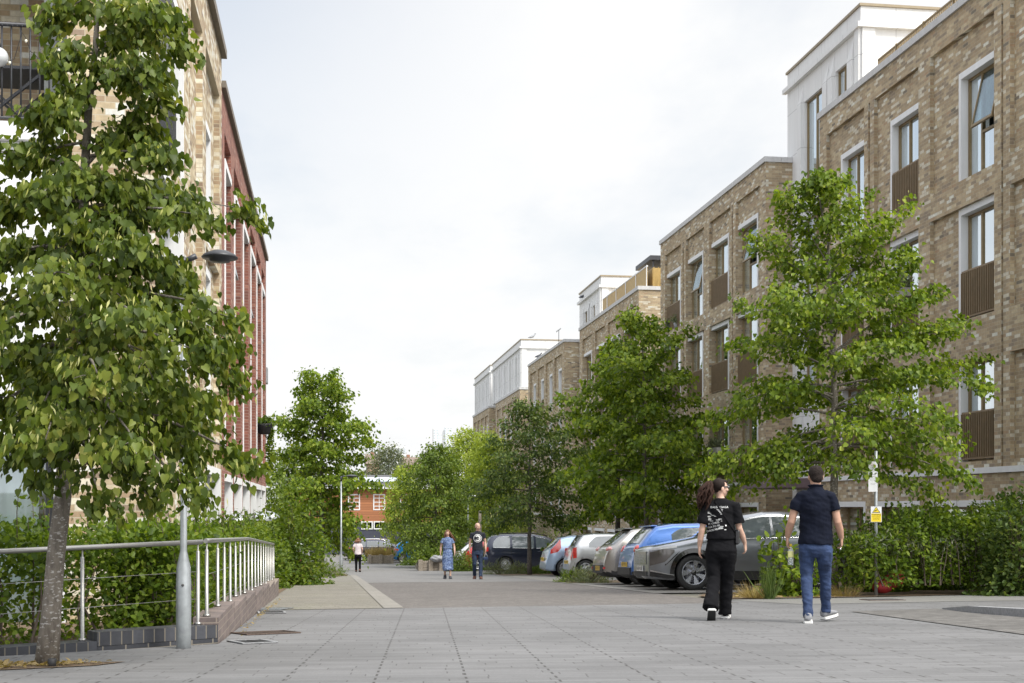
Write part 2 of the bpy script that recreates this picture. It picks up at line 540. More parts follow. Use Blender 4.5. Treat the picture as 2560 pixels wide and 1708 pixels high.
PLAZA = paving('granite_plaza_setts', -math.radians(4.3), .125, .62, (.150, .150, .153), (.04, .038, .036), .07, .014, .56, .11, .22, bmp=.3)
WALK = paving('beige_footway_blocks', 0, .105, .21, (.20, .188, .16), (.09, .082, .06), .10, .06, 0, .14, .2, (.15, .125, .085), moss=.7)
ROADM = paving('brown_block_road', math.radians(45), .10, .2, (0.117, 0.107, 0.100), (0.072, 0.061, 0.054), .10, .06, 0, .16, .12, (0.306, 0.279, 0.243))
ROADG = paving('grey_block_road', math.radians(3), .12, .24, (0.171, 0.168, 0.165), (0.126, 0.117, 0.108), .08, .05, 0, .08, .16)
BAYM = paving('pale_parking_bay', 0, .3, .6, (0.211, 0.201, 0.183), (0.162, 0.180, 0.153), .03, .02, 0, .06, .14)
KERBM = paving('pale_flush_kerb', 0, .9, .3, (0.225, 0.213, 0.191), (0.153, 0.162, 0.135), .012, .02, 0, .06, .12)
COBBLE = paving('cobble_wedge', math.radians(20), .11, .14, (.125, .12, .114), (.05, .045, .04), .14, .10, 0, .24, .16, rough=.85, bmp=.8)
FOOTR = paving('pale_corner_footway', -math.radians(4.3), .125, .62, (0.184, 0.180, 0.171), (0.099, 0.108, 0.099), .05, .02, 0, .05, .12)
GROUNDM = surf('bare_ground', (.16, .15, .12), .95, var=.25, scale=3)


def sheet(name, poly, off, mat, kind='structure'):
    bm = bmesh.new()
    bm.faces.new([bm.verts.new((p[0], p[1], 0)) for p in poly])
    for s in (70, 85):
        bmesh.ops.bisect_plane(bm, geom=bm.verts[:] + bm.edges[:] + bm.faces[:], plane_co=(0, s, 0), plane_no=(0, 1, 0))
    for v in bm.verts: v.co.z = ground(v.co.y) + off
    bmesh.ops.recalc_face_normals(bm, faces=bm.faces)
    for f in bm.faces:
        if f.normal.z < 0: f.normal_flip()
    me = bpy.data.meshes.new(name); bm.to_mesh(me); bm.free()
    me.materials.append(mat)
    o = link_mesh(name, me)
    if kind: tag(o, kind=kind)
    return o


sheet('ground', [(-2500, -40), (2500, -40), (2500, 3500), (-2500, 3500)], -.02, GROUNDM)
A1 = (-.95, 18.35); B1 = (6.35, 19.25)
sheet('plaza', [(-12, -6), (30, -6), (30, 22.6), (12.6, 21.95), (9.1, 20.95), (6.35, 20.6), (6.35, 19.25), (.95, 18.55), (-.95, 18.35), (-.95, 11.4), (-4.2, 9.2), (-12, 5)], 0, PLAZA)
sheet('pavement', [(-1.4, 18.45), (.78, 18.65), (.82, 48.2), (.82, 52.5), (-1.4, 52.5)], 0, WALK)
sheet('flush_kerb', [(.79, 18.62), (1.08, 18.66), (1.08, 52.0), (.83, 52.0)], .004, KERBM)
sheet('road', [(1.0, 18.65), (6.37, 19.35), (6.37, 36.6), (1.0, 36.6)], -.003, ROADM)
sheet('road', [(.9, 36.55), (6.37, 36.55), (6.37, 84), (30, 88), (30, 100), (-40, 100), (-40, 84), (-1.5, 80), (-.2, 52.3), (.9, 52.3)], 0, ROADG)
sheet('parking_bay', [(6.3, 24.4), (12.2, 24.4), (12.2, 86), (6.3, 86)], .004, BAYM)
sheet('footway', [(6.45, 20.45), (9.1, 20.75), (12.8, 21.75), (30, 24), (30, 17.5), (13.4, 19.0), (9.4, 18.7), (7.0, 18.3)], .004, FOOTR)


# cobbled wedge and the granite kerb of the turning on the right
wed = [gp(2126, 1530), gp(2340, 1523), gp(2420, 1533), gp(2560, 1545)]
ext = wed[3] + (wed[3] - wed[2]).normalized() * 6
low = [gp(2320, 1556), gp(2560, 1588)]
ext2 = low[1] + (low[1] - low[0]).normalized() * 5
sheet('cobbles', [(p.x, p.y) for p in [wed[0], low[0], low[1], ext2, ext, wed[3], wed[2], wed[1]]], .008, COBBLE)
kp = [gp(2355, 1523), gp(2420, 1532), gp(2480, 1538), gp(2560, 1544), ext]
mb = MB()
hk = [.004, .075, .085, .09, .09]
for i in range(len(kp) - 1):
    a, b = kp[i], kp[i + 1]
    d = (b - a).normalized(); nrm = Vector((-d.y, d.x, 0)) * .16
    for k in range(3 if i < 3 else 6):
        n = 3 if i < 3 else 6
        p, q = a.lerp(b, k / n), a.lerp(b, (k + .985) / n)
        h0 = hk[i] + (hk[i + 1] - hk[i]) * k / n; h1 = hk[i] + (hk[i + 1] - hk[i]) * (k + 1) / n
        zp, zq = ground(p.y) + .01, ground(q.y) + .01
        p2, q2 = p + nrm, q + nrm
        vs = [(p.x, p.y, zp - .05), (q.x, q.y, zq - .05), (q2.x, q2.y, zq - .05), (p2.x, p2.y, zp - .05),
              (p.x, p.y, zp + h0), (q.x, q.y, zq + h1), (q2.x, q2.y, zq + h1), (p2.x, p2.y, zp + h0)]
        mb.add(vs, [(0, 3, 2, 1), (4, 5, 6, 7), (0, 1, 5, 4), (1, 2, 6, 5), (2, 3, 7, 6), (3, 0, 4, 7)])
tag(mb.build('kerb', STONE), kind='structure')

# soil beds
sheet('soil_bed', [(-5.5, 8.2), (-3.2, 8.6), (-1.62, 9.25), (-1.45, 9.55), (-2.6, 9.62), (-5.5, 9.0)], .006, SOIL)
sheet('soil_bed', [(6.5, 20.75), (9.1, 21.0), (12.6, 21.95), (18, 23.4), (18, 25), (12, 25), (9.6, 24.2), (7.4, 24.3), (6.6, 22.4)], .012, SOIL)
sheet('soil_bed', [(6.4, 33.6), (11, 33.6), (11, 36.6), (6.5, 36.6)], .012, SOIL)
sheet('soil_bed', [(6.4, 47.0), (11, 47.0), (11, 51.6), (6.5, 51.6)], .012, SOIL)
sheet('soil_bed', [(-2.0, 25.5), (-1.0, 25.5), (-.9, 45), (.7, 49.5), (.75, 51.4), (.3, 70), (-2.5, 76)], .012, SOIL)
sheet('soil_bed', [(-6, 11.0), (-1.05, 11.7), (-1.05, 25.6), (-2.0, 25.6), (-2.0, 15.6), (-6, 15.6)], .012, SOIL)
sheet('soil_bed', [(10.9, 24.6), (13.9, 24.6), (13.9, 95), (12.2, 95), (12.2, 30)], .012, SOIL)

# ------------------------------------------------------------------ sky, sun, camera
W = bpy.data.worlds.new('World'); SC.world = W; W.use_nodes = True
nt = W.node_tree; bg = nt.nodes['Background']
sky = nd(nt, 'ShaderNodeTexSky', sky_type='NISHITA', sun_disc=False)
SUN_EL, SUN_AZ = math.radians(50), math.radians(138)   # azimuth clockwise from +Y
sky.sun_elevation = SUN_EL; sky.sun_rotation = SUN_AZ
sky.air_density = 1.2; sky.dust_density = 2.0
tc = nd(nt, 'ShaderNodeTexCoord').outputs['Generated']
sp = nd(nt, 'ShaderNodeSeparateXYZ'); nt.links.new(tc, sp.inputs[0])
zz = mth(nt, 'MAXIMUM', mth(nt, 'ADD', sp.outputs[2], .12), .05)
cv = nd(nt, 'ShaderNodeCombineXYZ')
nt.links.new(mth(nt, 'DIVIDE', sp.outputs[0], zz), cv.inputs[0]); nt.links.new(mth(nt, 'DIVIDE', sp.outputs[1], zz), cv.inputs[1])
mp = nd(nt, 'ShaderNodeMapping'); mp.inputs['Location'].default_value = (3.1, 1.7, 0); mp.inputs['Scale'].default_value = (1.0, .55, 1)
nt.links.new(cv.outputs[0], mp.inputs['Vector'])
cl = noise(nt, 1.1, mp.outputs[0], 7, .58)
cf = ramp(nt, cl, [(.30, .72), (.52, .98)])
# thin bright veil near the horizon
hz = ramp(nt, sp.outputs[2], [(.05, 1.0), (.5, 0.0)])
cf = mth(nt, 'MAXIMUM', cf, mth(nt, 'MULTIPLY', hz, .97))
# a clearer, bluer part of the sky high up on the left
clr = mth(nt, 'MULTIPLY', ramp(nt, sp.outputs[2], [(.14, 0.0), (.36, 1.0)]), ramp(nt, mth(nt, 'ADD', sp.outputs[0], .5), [(.42, 1.0), (.66, 0.0)]))
cf = mth(nt, 'MULTIPLY', cf, mth(nt, 'SUBTRACT', 1.0, mth(nt, 'MULTIPLY', clr, .38)))
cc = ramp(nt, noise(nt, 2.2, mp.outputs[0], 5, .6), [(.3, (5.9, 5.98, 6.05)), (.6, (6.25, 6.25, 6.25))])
# overcast sky: gain added out of view (overhead, veiled sun, behind) to light walls
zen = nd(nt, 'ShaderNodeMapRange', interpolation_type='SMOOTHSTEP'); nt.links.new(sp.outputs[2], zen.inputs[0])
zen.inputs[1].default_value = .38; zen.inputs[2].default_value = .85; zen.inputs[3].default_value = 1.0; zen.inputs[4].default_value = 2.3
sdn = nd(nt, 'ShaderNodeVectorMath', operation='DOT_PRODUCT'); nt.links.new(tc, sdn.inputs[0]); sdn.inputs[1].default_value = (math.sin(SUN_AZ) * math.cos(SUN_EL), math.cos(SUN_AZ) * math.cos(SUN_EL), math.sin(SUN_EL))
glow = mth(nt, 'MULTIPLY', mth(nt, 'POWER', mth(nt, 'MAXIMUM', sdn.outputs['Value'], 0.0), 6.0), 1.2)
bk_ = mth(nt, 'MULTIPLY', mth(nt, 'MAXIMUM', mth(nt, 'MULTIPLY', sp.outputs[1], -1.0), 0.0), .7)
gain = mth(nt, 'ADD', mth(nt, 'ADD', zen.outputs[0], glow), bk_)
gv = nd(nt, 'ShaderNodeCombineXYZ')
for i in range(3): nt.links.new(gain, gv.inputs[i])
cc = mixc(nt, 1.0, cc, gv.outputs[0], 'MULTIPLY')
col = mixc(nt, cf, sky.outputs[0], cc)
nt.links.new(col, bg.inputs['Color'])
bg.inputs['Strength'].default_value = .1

sl = bpy.data.lights.new('sun', 'SUN'); sl.energy = 2.3; sl.angle = math.radians(15); sl.color = (1, .95, .86)
so = bpy.data.objects.new('sun', sl); COL.objects.link(so)
sd = Vector((math.sin(SUN_AZ) * math.cos(SUN_EL), math.cos(SUN_AZ) * math.cos(SUN_EL), math.sin(SUN_EL)))
so.rotation_euler = sd.to_track_quat('Z', 'Y').to_euler()
so.location = (0, -5, 30)

cam = bpy.data.cameras.new('camera'); co = bpy.data.objects.new('camera', cam); COL.objects.link(co)
co.location = (0, 0, CAMZ); co.rotation_euler = (math.pi / 2, 0, -YAW)
cam.sensor_width = 36; cam.lens = 36 * FPX / 2560
cam.shift_y = (HZ - 854) / 2560
cam.clip_start = .1; cam.clip_end = 6000
SC.camera = co
SC.view_settings.view_transform = 'Standard'; SC.view_settings.look = 'None'
SC.view_settings.exposure = .72; SC.view_settings.gamma = 1
SC.cycles.max_bounces = 6; SC.cycles.diffuse_bounces = 3; SC.cycles.glossy_bounces = 3; SC.cycles.transmission_bounces = 4; SC.cycles.transparent_max_bounces = 8
SC.cycles.use_denoising = True
# ------------------------------------------------------------------ buildings
PR, PL = 14.0, -2.0


def relief(mb, P, nx, ss, zs, depth, m=0):
    """a facade in plane X = P facing nx: cells between the breaks ss, zs lie back by depth(s, z); None leaves a hole"""
    ns, nz = len(ss) - 1, len(zs) - 1
    D = [[depth((ss[i] + ss[i + 1]) / 2, (zs[j] + zs[j + 1]) / 2) for j in range(nz)] for i in range(ns)]
    X = lambda d: P - nx * d
    for i in range(ns):
        for j in range(nz):
            d, hole = D[i][j]
            if not hole:
                mb.quad((X(d), ss[i], zs[j]), (X(d), ss[i + 1], zs[j]), (X(d), ss[i + 1], zs[j + 1]), (X(d), ss[i], zs[j + 1]), m)
            if i + 1 < ns and abs(D[i + 1][j][0] - d) > 1e-6:
                e = D[i + 1][j][0]
                mb.quad((X(d), ss[i + 1], zs[j]), (X(e), ss[i + 1], zs[j]), (X(e), ss[i + 1], zs[j + 1]), (X(d), ss[i + 1], zs[j + 1]), m)
            if j + 1 < nz and abs(D[i][j + 1][0] - d) > 1e-6:
                e = D[i][j + 1][0]
                mb.quad((X(d), ss[i], zs[j + 1]), (X(e), ss[i], zs[j + 1]), (X(e), ss[i + 1], zs[j + 1]), (X(d), ss[i + 1], zs[j + 1]), m)


def window_unit(par, P, nx, s0, s1, z0, z1, style, jamb=None, recess=.42, front=.0, curtain=True, glass=None, lintel=True, frame=None, rail=None, mull=.62, jw=.10):
    """a window > frame (itself), pane, surround, railing; s0..s1, z0..z1 is the brick opening"""
    glass = glass or GLASS; frame = frame or BRONZE; rail = rail or BRONZED
    X = lambda d: P - nx * d
    def bx(mb, d0, d1, a, b, c, e, m=0):
        x0, x1 = sorted((X(d0), X(d1)))
        mb.box(x0, x1, min(a, b), max(a, b), c, e, m)
    a, b, c, e = s0, s1, z0, z1
    sur = None
    if jamb or lintel:
        sur = MB()
        if lintel:
            bx(sur, front - .022, recess + .05, s0 + .001, s1 - .001, z1 - .145, z1 - .001); e = z1 - .146
        if jamb == 'far':
            bx(sur, front - .021, recess + .05, s1 - jw, s1 - .001, z0 + .002, e); b = s1 - jw - .001
        if jamb == 'near':
            bx(sur, front - .021, recess + .05, s0 + .001, s0 + jw, z0 + .002, e); a = s0 + jw + .001
    f = MB()
    t = .055; r0, r1 = recess, recess + .07
    bx(f, r0, r1, a, a + t, c, e); bx(f, r0, r1, b - t, b, c, e)
    bx(f, r0, r1, a + t, b - t, e - t, e); bx(f, r0, r1, a + t, b - t, c, c + t)
    mid = a + (b - a) * mull if mull else None
    if mid: bx(f, r0 - .004, r1 + .004, mid - .03, mid + .03, c + t, e - t)
    if style == 'casement':
        zc = c + (e - c) * .42
        bx(f, r0 - .003, r1 - .003, a + t, mid - .03, zc - .03, zc + .03)
    w = f.build('window', frame, par)
    p = MB()
    segs = [(a + t, mid - .03), (mid + .03, b - t)] if mid else [(a + t, b - t)]
    for k, (q0, q1) in enumerate(segs):
        if style == 'casement' and k == 0:
            p.quad((X(r0 + .03), q0, c + t), (X(r0 + .03), q1, c + t), (X(r0 + .03), q1, zc - .03), (X(r0 + .03), q0, zc - .03))
        else:
            p.quad((X(r0 + .03), q0, c + t), (X(r0 + .03), q1, c + t), (X(r0 + .03), q1, e - t), (X(r0 + .03), q0, e - t))
    p.build('pane', glass, w)
    # the room behind
    rm = MB()
    x0, x1 = X(r1 + .9), X(r1 + .02)
    rm.quad((x0, a, c), (x0, b, c), (x0, b, e), (x0, a, e)); rm.quad((x1, a, c), (x0, a, c), (x0, a, e), (x1, a, e)); rm.quad((x1, b, c), (x0, b, c), (x0, b, e), (x1, b, e))
    rm.quad((x1, a, c), (x1, b, c), (x0, b, c), (x0, a, c)); rm.quad((x1, a, e), (x1, b, e), (x0, b, e), (x0, a, e))
    rm.build('interior', DARKIN, w)
    if curtain:
        cu = MB()
        wd = b - a
        runs = [(a + .03, a + wd * random.uniform(.3, .52)), (b - wd * random.uniform(.3, .46), b - .03)]
        for q0, q1 in runs:
            n = max(6, int((q1 - q0) / .03)); pts = []
            for i in range(n + 1):
                s = q0 + (q1 - q0) * i / n
                pts.append((X(r1 + .075 + .035 * math.sin(s * 38) + .012 * math.sin(s * 91)), s))
            vs = [(x, s, c + .02) for x, s in pts] + [(x, s, e - .02) for x, s in pts]
            cu.add(vs, [(i, i + 1, n + 2 + i, n + 1 + i) for i in range(n)], 0, True)
        cu.build('curtain', CURT, w)
    if sur: sur.build('surround', WHITE, w)
    if style == 'casement':
        # top-hung sash pushed open at the foot
        sa = MB(); gl = MB()
        L = e - t - zc - .03; an = math.radians(13)
        top = Vector((X(r0 + .02), 0, e - t)); dn = Vector((nx * math.sin(an), 0, -math.cos(an))); nr = Vector((math.cos(an) * nx, 0, math.sin(an)))
        s_a, s_b = a + t + .005, mid - .035
        def piece(q0, q1, l0, l1, th, mbb):
            c0 = top + dn * (l0 + l1) / 2; c0.y = (q0 + q1) / 2
            mbb.obox(c0, (0, (q1 - q0) / 2, 0), dn * (l1 - l0) / 2, nr * th / 2)
        piece(s_a, s_a + .045, 0, L, .05, sa); piece(s_b - .045, s_b, 0, L, .05, sa)
        piece(s_a + .045, s_b - .045, 0, .045, .05, sa); piece(s_a + .045, s_b - .045, L - .06, L, .05, sa)
        piece(s_a + .045, s_b - .045, .045, L - .06, .012, gl)
        so_ = sa.build('sash', frame, w); gl.build('glazing', glass, w)
    if style == 'juliet':
        r = MB(); zt = c + 1.12
        bx(r, .10, .15, a + .004, b - .004, zt - .04, zt)
        bx(r, .10, .15, a + .004, b - .004, c + .06, c + .10)
        n = max(6, int((b - a) / .095))
        for i in range(n + 1):
            s = a + .02 + (b - a - .04) * i / n
            bx(r, .075, .165, s - .011, s + .011, c + .10, zt - .04)
        r.build('railing', rail, w)
    return w


def coping(par, P, nx, s0, s1, z, h=.17, out=.06, dep=.5, mat=None, name='coping', ret0=None):
    mb = MB(); n = max(1, round((s1 - s0) / 1.9))
    for i in range(n):
        a, b = s0 + (s1 - s0) * i / n, s0 + (s1 - s0) * (i + 1) / n - .008
        x0, x1 = sorted((P + nx * out, P - nx * dep)); mb.box(x0, x1, a, b, z, z + h)
    if ret0:                                   # return along the end that faces the viewer
        x0, x1 = sorted((P - nx * (dep + .008), P - nx * ret0))
        mb.box(x0, x1, s0, s0 + .45, z + .001, z + h - .001)
    return mb.build(name, mat or COPING, par)


def right_block(label, S0, S1, bays, slots, shift, style_fn, z_top=11.97, z_bot=-4.5, jamb='far', end_depth=8.0, ground_open=None, front_floors=3, name='brick_apartment_block', crt=True, string=True, lower=True):
    """one stepped block of the terrace on the right. bays: (panel0, panel1, win0, win1) along the street"""
    t = thing(name, (PR, (S0 + S1) / 2, ground((S0 + S1) / 2)), label, 'apartment building', group='brick apartment blocks along the right side of the street')
    zt = z_top + shift
    fl = [(8.1, 10.57, 8.1, 11.37), (4.97, 7.5, 4.97, 7.5), (1.80, 4.03, 1.80, 4.03)]
    fl = [tuple(q + shift for q in f) for f in fl]
    gz0, gz1 = -1.7 + shift, .95 + shift
    ss = {S0, S1}; zs = {z_bot, zt, gz0, gz1}
    for p0, p1, w0, w1 in bays: ss |= {p0, p1, w0, w1}
    for a, b in slots: ss |= {a, b}
    for f in fl: zs |= set(f)
    go = ground_open or []
    for a, b in go: ss |= {a, b}
    zs |= {1.66 + shift}
    ss = sorted(ss); zs = sorted(zs)
    RC = .26

    def depth(s, z):
        for p0, p1, w0, w1 in bays:
            if p0 < s < p1:
                for zw0, zw1, zp0, zp1 in fl:
                    if zw0 < z < zw1 and w0 < s < w1: return (RC + .1, True)
                    if zp0 < z < zp1: return (.105, False)
        for a, b in slots:
            if a < s < b and 1.66 + shift < z < 11.0 + shift: return (.09, False)
        for a, b in go:
            if a < s < b and gz0 < z < gz1: return (.32, True)
        return (0.0, False)
    mb = MB(); relief(mb, PR, -1, ss, zs, depth)
    # end walls, back and roof
    for s in (S0, S1):
        mb.quad((PR, s, z_bot), (PR + end_depth, s, z_bot), (PR + end_depth, s, zt), (PR, s, zt))
    mb.quad((PR + end_depth, S0, z_bot), (PR + end_depth, S1, z_bot), (PR + end_depth, S1, zt), (PR + end_depth, S0, zt))
    mb.quad((PR, S0, zt), (PR + end_depth, S0, zt), (PR + end_depth, S1, zt), (PR, S1, zt))
    mb.build('wall', BR_BUFF, t)
    coping(t, PR, -1, S0 - .05, S1 + .05, zt + .002, ret0=end_depth)
    if string:
        sc = MB(); n = max(1, round((S1 - S0) / 1.6))
        for i in range(n):
            a, b = S0 + (S1 - S0) * i / n, S0 + (S1 - S0) * (i + 1) / n - .006
            sc.box(PR - .045, PR + .03, a, b, 1.53 + shift, 1.655 + shift)
        sc.build('string_course', WHITE, t)
    for bi, (p0, p1, w0, w1) in enumerate(bays):
        for fi, (zw0, zw1, _, _) in enumerate(fl):
            if fi == 2 and not lower: continue
            st = style_fn(bi, fi)
            window_unit(t, PR, -1, w0, w1, zw0, zw1, st, jamb, recess=RC, front=.105, curtain=crt, lintel=(fi < 2), glass=GLASS)
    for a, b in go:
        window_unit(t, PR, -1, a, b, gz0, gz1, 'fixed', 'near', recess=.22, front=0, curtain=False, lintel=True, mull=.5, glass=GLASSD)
    return t


sR = lambda x: s_on(x, PR)
sL = lambda x: s_on(x, PL)

# nearest block
b1 = [(sR(2160), sR(2066), sR(2160), sR(2095)), (sR(2296), sR(2185), sR(2296), sR(2218)), (sR(2485), sR(2325), sR(2485), sR(2388))]
w = sR(2325) - sR(2485)
zb1 = sR(2525); b1.append((zb1 - w, zb1, zb1 - w, zb1 - w * .45))
S10 = zb1 - w - 1.2
sl1 = [(sR(2175), sR(2170)), (sR(2508), sR(2503))]
g1 = [(sR(2300), sR(2194)), (sR(2491), sR(2322)), (sR(2491) - 2.6, sR(2515)), (sR(2164), sR(2100))]
st1 = {(2, 0): 'casement', (1, 0): 'juliet', (0, 0): 'fixed', (3, 0): 'juliet'}
R1 = right_block('nearest buff brick block at the right edge, with an open sash and slatted bronze railings', S10, sR(2048.5), b1, sl1, 0.0,
                 lambda b, f: st1.get((b, f), 'juliet'), ground_open=g1)
# rail on its roof terrace
rb = MB(); Pt = PR + .75
zr = 12.14
rb.box(Pt - .02, Pt + .02, S10 + .2, sR(2130), zr + .76, zr + .80); rb.box(Pt - .02, Pt + .02, S10 + .2, sR(2130), zr + .03, zr + .06)
s = S10 + .25
while s < sR(2130): rb.box(Pt - .012, Pt + .012, s - .02, s + .02, zr + .06, zr + .76); s += .095
s = S10 + .25
while s < sR(2130): rb.box(Pt - .03, Pt + .03, s - .025, s + .025, zr - .05, zr + .82); s += 1.55
rb.build('terrace_railing', BRONZE, R1)
# grey planter box hung on a railing of the nearest block is its own thing (see furniture)

b2 = [(sR(1899), sR(1839), sR(1888.5), sR(1839)), (sR(1826), sR(1773), sR(1816), sR(1773)), (sR(1760), sR(1714.5), sR(1752), sR(1714.5)), (sR(1702), sR(1662.5), sR(1696.5), sR(1662.5))]
sl2 = [(sR(1832.5), sR(1829.5)), (sR(1709.5), sR(1706.5))]
st2 = {(0, 0): 'casement', (1, 0): 'juliet', (2, 0): 'casement', (3, 0): 'juliet'}
R2 = right_block('second buff brick block from the right, tall, with two open sashes on its top floor', sR(1914.5), sR(1651.5), b2, sl2, 0.0,
                 lambda b, f: st2.get((b, f), 'juliet'), jamb='near', ground_open=[(a[0] + .1, a[1]) for a in b2])
b3 = [(sR(1590), sR(1556), sR(1582), sR(1556)), (sR(1550), sR(1519), sR(1544), sR(1519)), (sR(1512), sR(1487), sR(1507), sR(1487)), (sR(1480), sR(1456), sR(1475), sR(1456))]
sl3 = [(sR(1553.6), sR(1551.8)), (sR(1483.5), sR(1481.8))]
R3 = right_block('third buff brick block, stepped down, with brass panels along its roof edge', sR(1597), sR(1449), b3, sl3, -1.25,
                 lambda b, f: ['juliet', 'fixed'][(b + f) % 2], jamb='near', ground_open=[(a[0] + .1, a[1]) for a in b3], crt=False)


def even_bays(S0, S1, n, frame_far):
    out = []; e = .55; bw = (S1 - S0 - 2 * e) / n
    for i in range(n):
        a = S0 + e + bw * i + .35; b = S0 + e + bw * (i + 1) - .35
        out.append((a, b, a, a + (b - a) * .6) if frame_far else (a, b, a + .5, b))
    return out


s40, s41 = sR(1411), sR(1320.5)
R4 = right_block('fourth buff brick block, behind the green lime trees, with a plain pale coping', s40, s41, even_bays(s40, s41, 4, True), [], -1.25,
                 lambda b, f: ['fixed', 'fixed', 'juliet', 'fixed'][b], jamb='far', crt=False)
s50, s51 = sR(1299.5), sR(1239)
R5 = right_block('fifth block far down the street, brick below and a white clad top storey', s50, s51, even_bays(s50, s51, 4, True), [], -2.45, lambda b, f: 'fixed', crt=False)
s60, s61 = sR(1223), sR(1182.5)
R6 = right_block('last and farthest brick block of the row, with a white clad top storey', s60, s61, even_bays(s60, s61, 4, True), [], -2.40, lambda b, f: 'fixed', crt=False)


def white_core(par, P, S0, S1, z0, z1, wins, dep=7.0, name='penthouse', cap=None, corn=.62):
    """white clad volume with pilasters, projecting cornice and parapet"""
    ss = {S0, S1}; zs = {z0, z1}
    for a, b, c, e in wins: ss |= {a, b}; zs |= {c, e}
    def depth(s, z):
        for a, b, c, e in wins:
            if a < s < b and c < z < e: return (.17, True)
        return (0.0, False)
    mb = MB(); relief(mb, P, -1, sorted(ss), sorted(zs), depth)
    mb.quad((P, S0, z0), (P + dep, S0, z0), (P + dep, S0, z1), (P, S0, z1)); mb.quad((P, S1, z0), (P + dep, S1, z0), (P + dep, S1, z1), (P, S1, z1))
    mb.quad((P, S0, z1), (P + dep, S0, z1), (P + dep, S1, z1), (P, S1, z1)); mb.quad((P + dep, S0, z0), (P + dep, S1, z0), (P + dep, S1, z1), (P + dep, S0, z1))
    zc = z1 - corn
    mb.box(P - .14, P - .002, S0 - .14, S1 + .12, zc, zc + .14)                       # cornice
    mb.box(P - .002, P + dep, S0 - .14, S0 - .002, zc, zc + .14)
    # pilasters beside the windows with tapering heads
    for a, b, c, e in [w_ for w_ in wins if w_[3] > z1 - 3]:
        for q in (a - .42, b + .06):
            q0, q1 = q, q + .34
            if q0 < S0 + .05 or q1 > S1 - .02: continue
            zt = e - .05
            vs = [(P, q0, z0), (P - .10, q0, z0), (P - .10, q1, z0), (P, q1, z0), (P, q0, zt), (P - .10, q0, zt), (P - .10, q1, zt), (P, q1, zt)]
            mb.add(vs, [(0, 1, 5, 4), (1, 2, 6, 5), (2, 3, 7, 6)])
            tp = (P, q0 + .03, zt + .62)
            mb.add([(P, q0, zt), (P - .10, q0, zt), (P - .10, q1, zt), (P, q1, zt), tp], [(0, 1, 4), (1, 2, 4), (2, 3, 4)])
    # corner pilasters and panel joints on the end wall
    mb.box(P + .02, P + .40, S0 - .07, S0 - .003, z0, zc - .003); mb.box(P - .07, P - .003, S0 + .003, S0 + .30, z0, zc - .003)
    for k in range(1, 4): mb.box(P + .40, P + dep, S0 - .012, S0 - .004, zc - 1.25 * k - .45, zc - 1.25 * k - .425)
    o = mb.build(name, CLAD, par)
    cp = MB(); cp.box(P - .05, P + dep, S0 - .05, S1 + .05, z1 + .002, z1 + .075)
    cp.build('capping', cap or CAPG, o)
    for a, b, c, e in wins:
        window_unit(par, P, -1, a, b, c, e, 'fixed', None, recess=.09, curtain=True, lintel=False, mull=.5)
    return o


Pw = PR + .9
white_core(R1, Pw, s_on(2152, Pw), 40.3, -4, 14.98, [(s_on(2060, Pw), s_on(2011, Pw), 10.6, 13.62), (s_on(2122, Pw), s_on(2089, Pw), 11.6, 13.72), (s_on(2060, Pw), s_on(2011, Pw), 7.4, 9.9), (s_on(2060, Pw), s_on(2011, Pw), 4.3, 6.8)])
white_core(R3, Pw, s_on(1503, Pw), 75.5, -4, 13.55, [(s_on(1491, Pw), s_on(1482, Pw), 10.6, 12.25), (s_on(1471.5, Pw), s_on(1461.5, Pw), 10.4, 12.25)])
ws = lambda a, b, n, z0, z1: [(a + (b - a) * (i + .32) / n, a + (b - a) * (i + .62) / n, z0, z1) for i in range(n)]
white_core(R5, PR + .12, s50 + .15, s51 + 3.0, 9.72, 13.2, ws(s50 + .6, s51 + 2.6, 5, 9.9, 12.1), name='top_storey')
white_core(R6, PR + .12, s60 + .15, s61 - .4, 9.76, 13.3, ws(s60 + .6, s61 - .8, 4, 9.9, 12.1), name='top_storey')
# white link between the second and third block pairs
mb = MB(); mb.box(PR + 1.2, PR + 7, s41 + .02, s50 - .02, -5, 9.0); mb.build('stair_link', CLAD, R4)
mb = MB(); mb.box(PR + 1.2, PR + 7, sR(1651.5) + .02, sR(1597) - .02, -5, 8.2); mb.build('stair_link', CLAD, R3)
# brass panels on the third block's roof edge
Pt = PR + .45; zr = 10.9
tr = MB(); ps = MB()
tr.box(Pt - .02, Pt + .02, sR(1597) + .25, sR(1487), zr + .02, zr + .92)
s = sR(1597) + .2
while s < sR(1486): ps.box(Pt - .05, Pt - .022, s - .03, s + .03, zr - .02, zr + .98); s += 2.1
ps.box(Pt - .035, Pt + .03, sR(1597) + .2, sR(1487), zr + .925, zr + .98)
for k in range(14): tr.box(Pt + .3 + k * .22, Pt + .34 + k * .22, sR(1597) + .24, sR(1597) + .28, zr, zr + .92)
tp = tr.build('terrace_panel', BRASS, R3); ps.build('railing_post', WHITE, tp)
# small glazed roof hut behind the panels
hut = MB(); a = sR(1597) + .6
hut.box(Pt + .35, Pt + 2.6, a, a + 2.5, zr, zr + .95); hut.build('roof_hut', BRASS, R3)
hr = MB(); hr.box(Pt + .2, Pt + 2.8, a - .15, a + 2.7, zr + 1.3, zr + 1.5); 
for k in range(5): hr.box(Pt + .36 + k * .5, Pt + .42 + k * .5, a, a + .06, zr + .95, zr + 1.3)
hr.build('hut_roof', DKMET, R3)

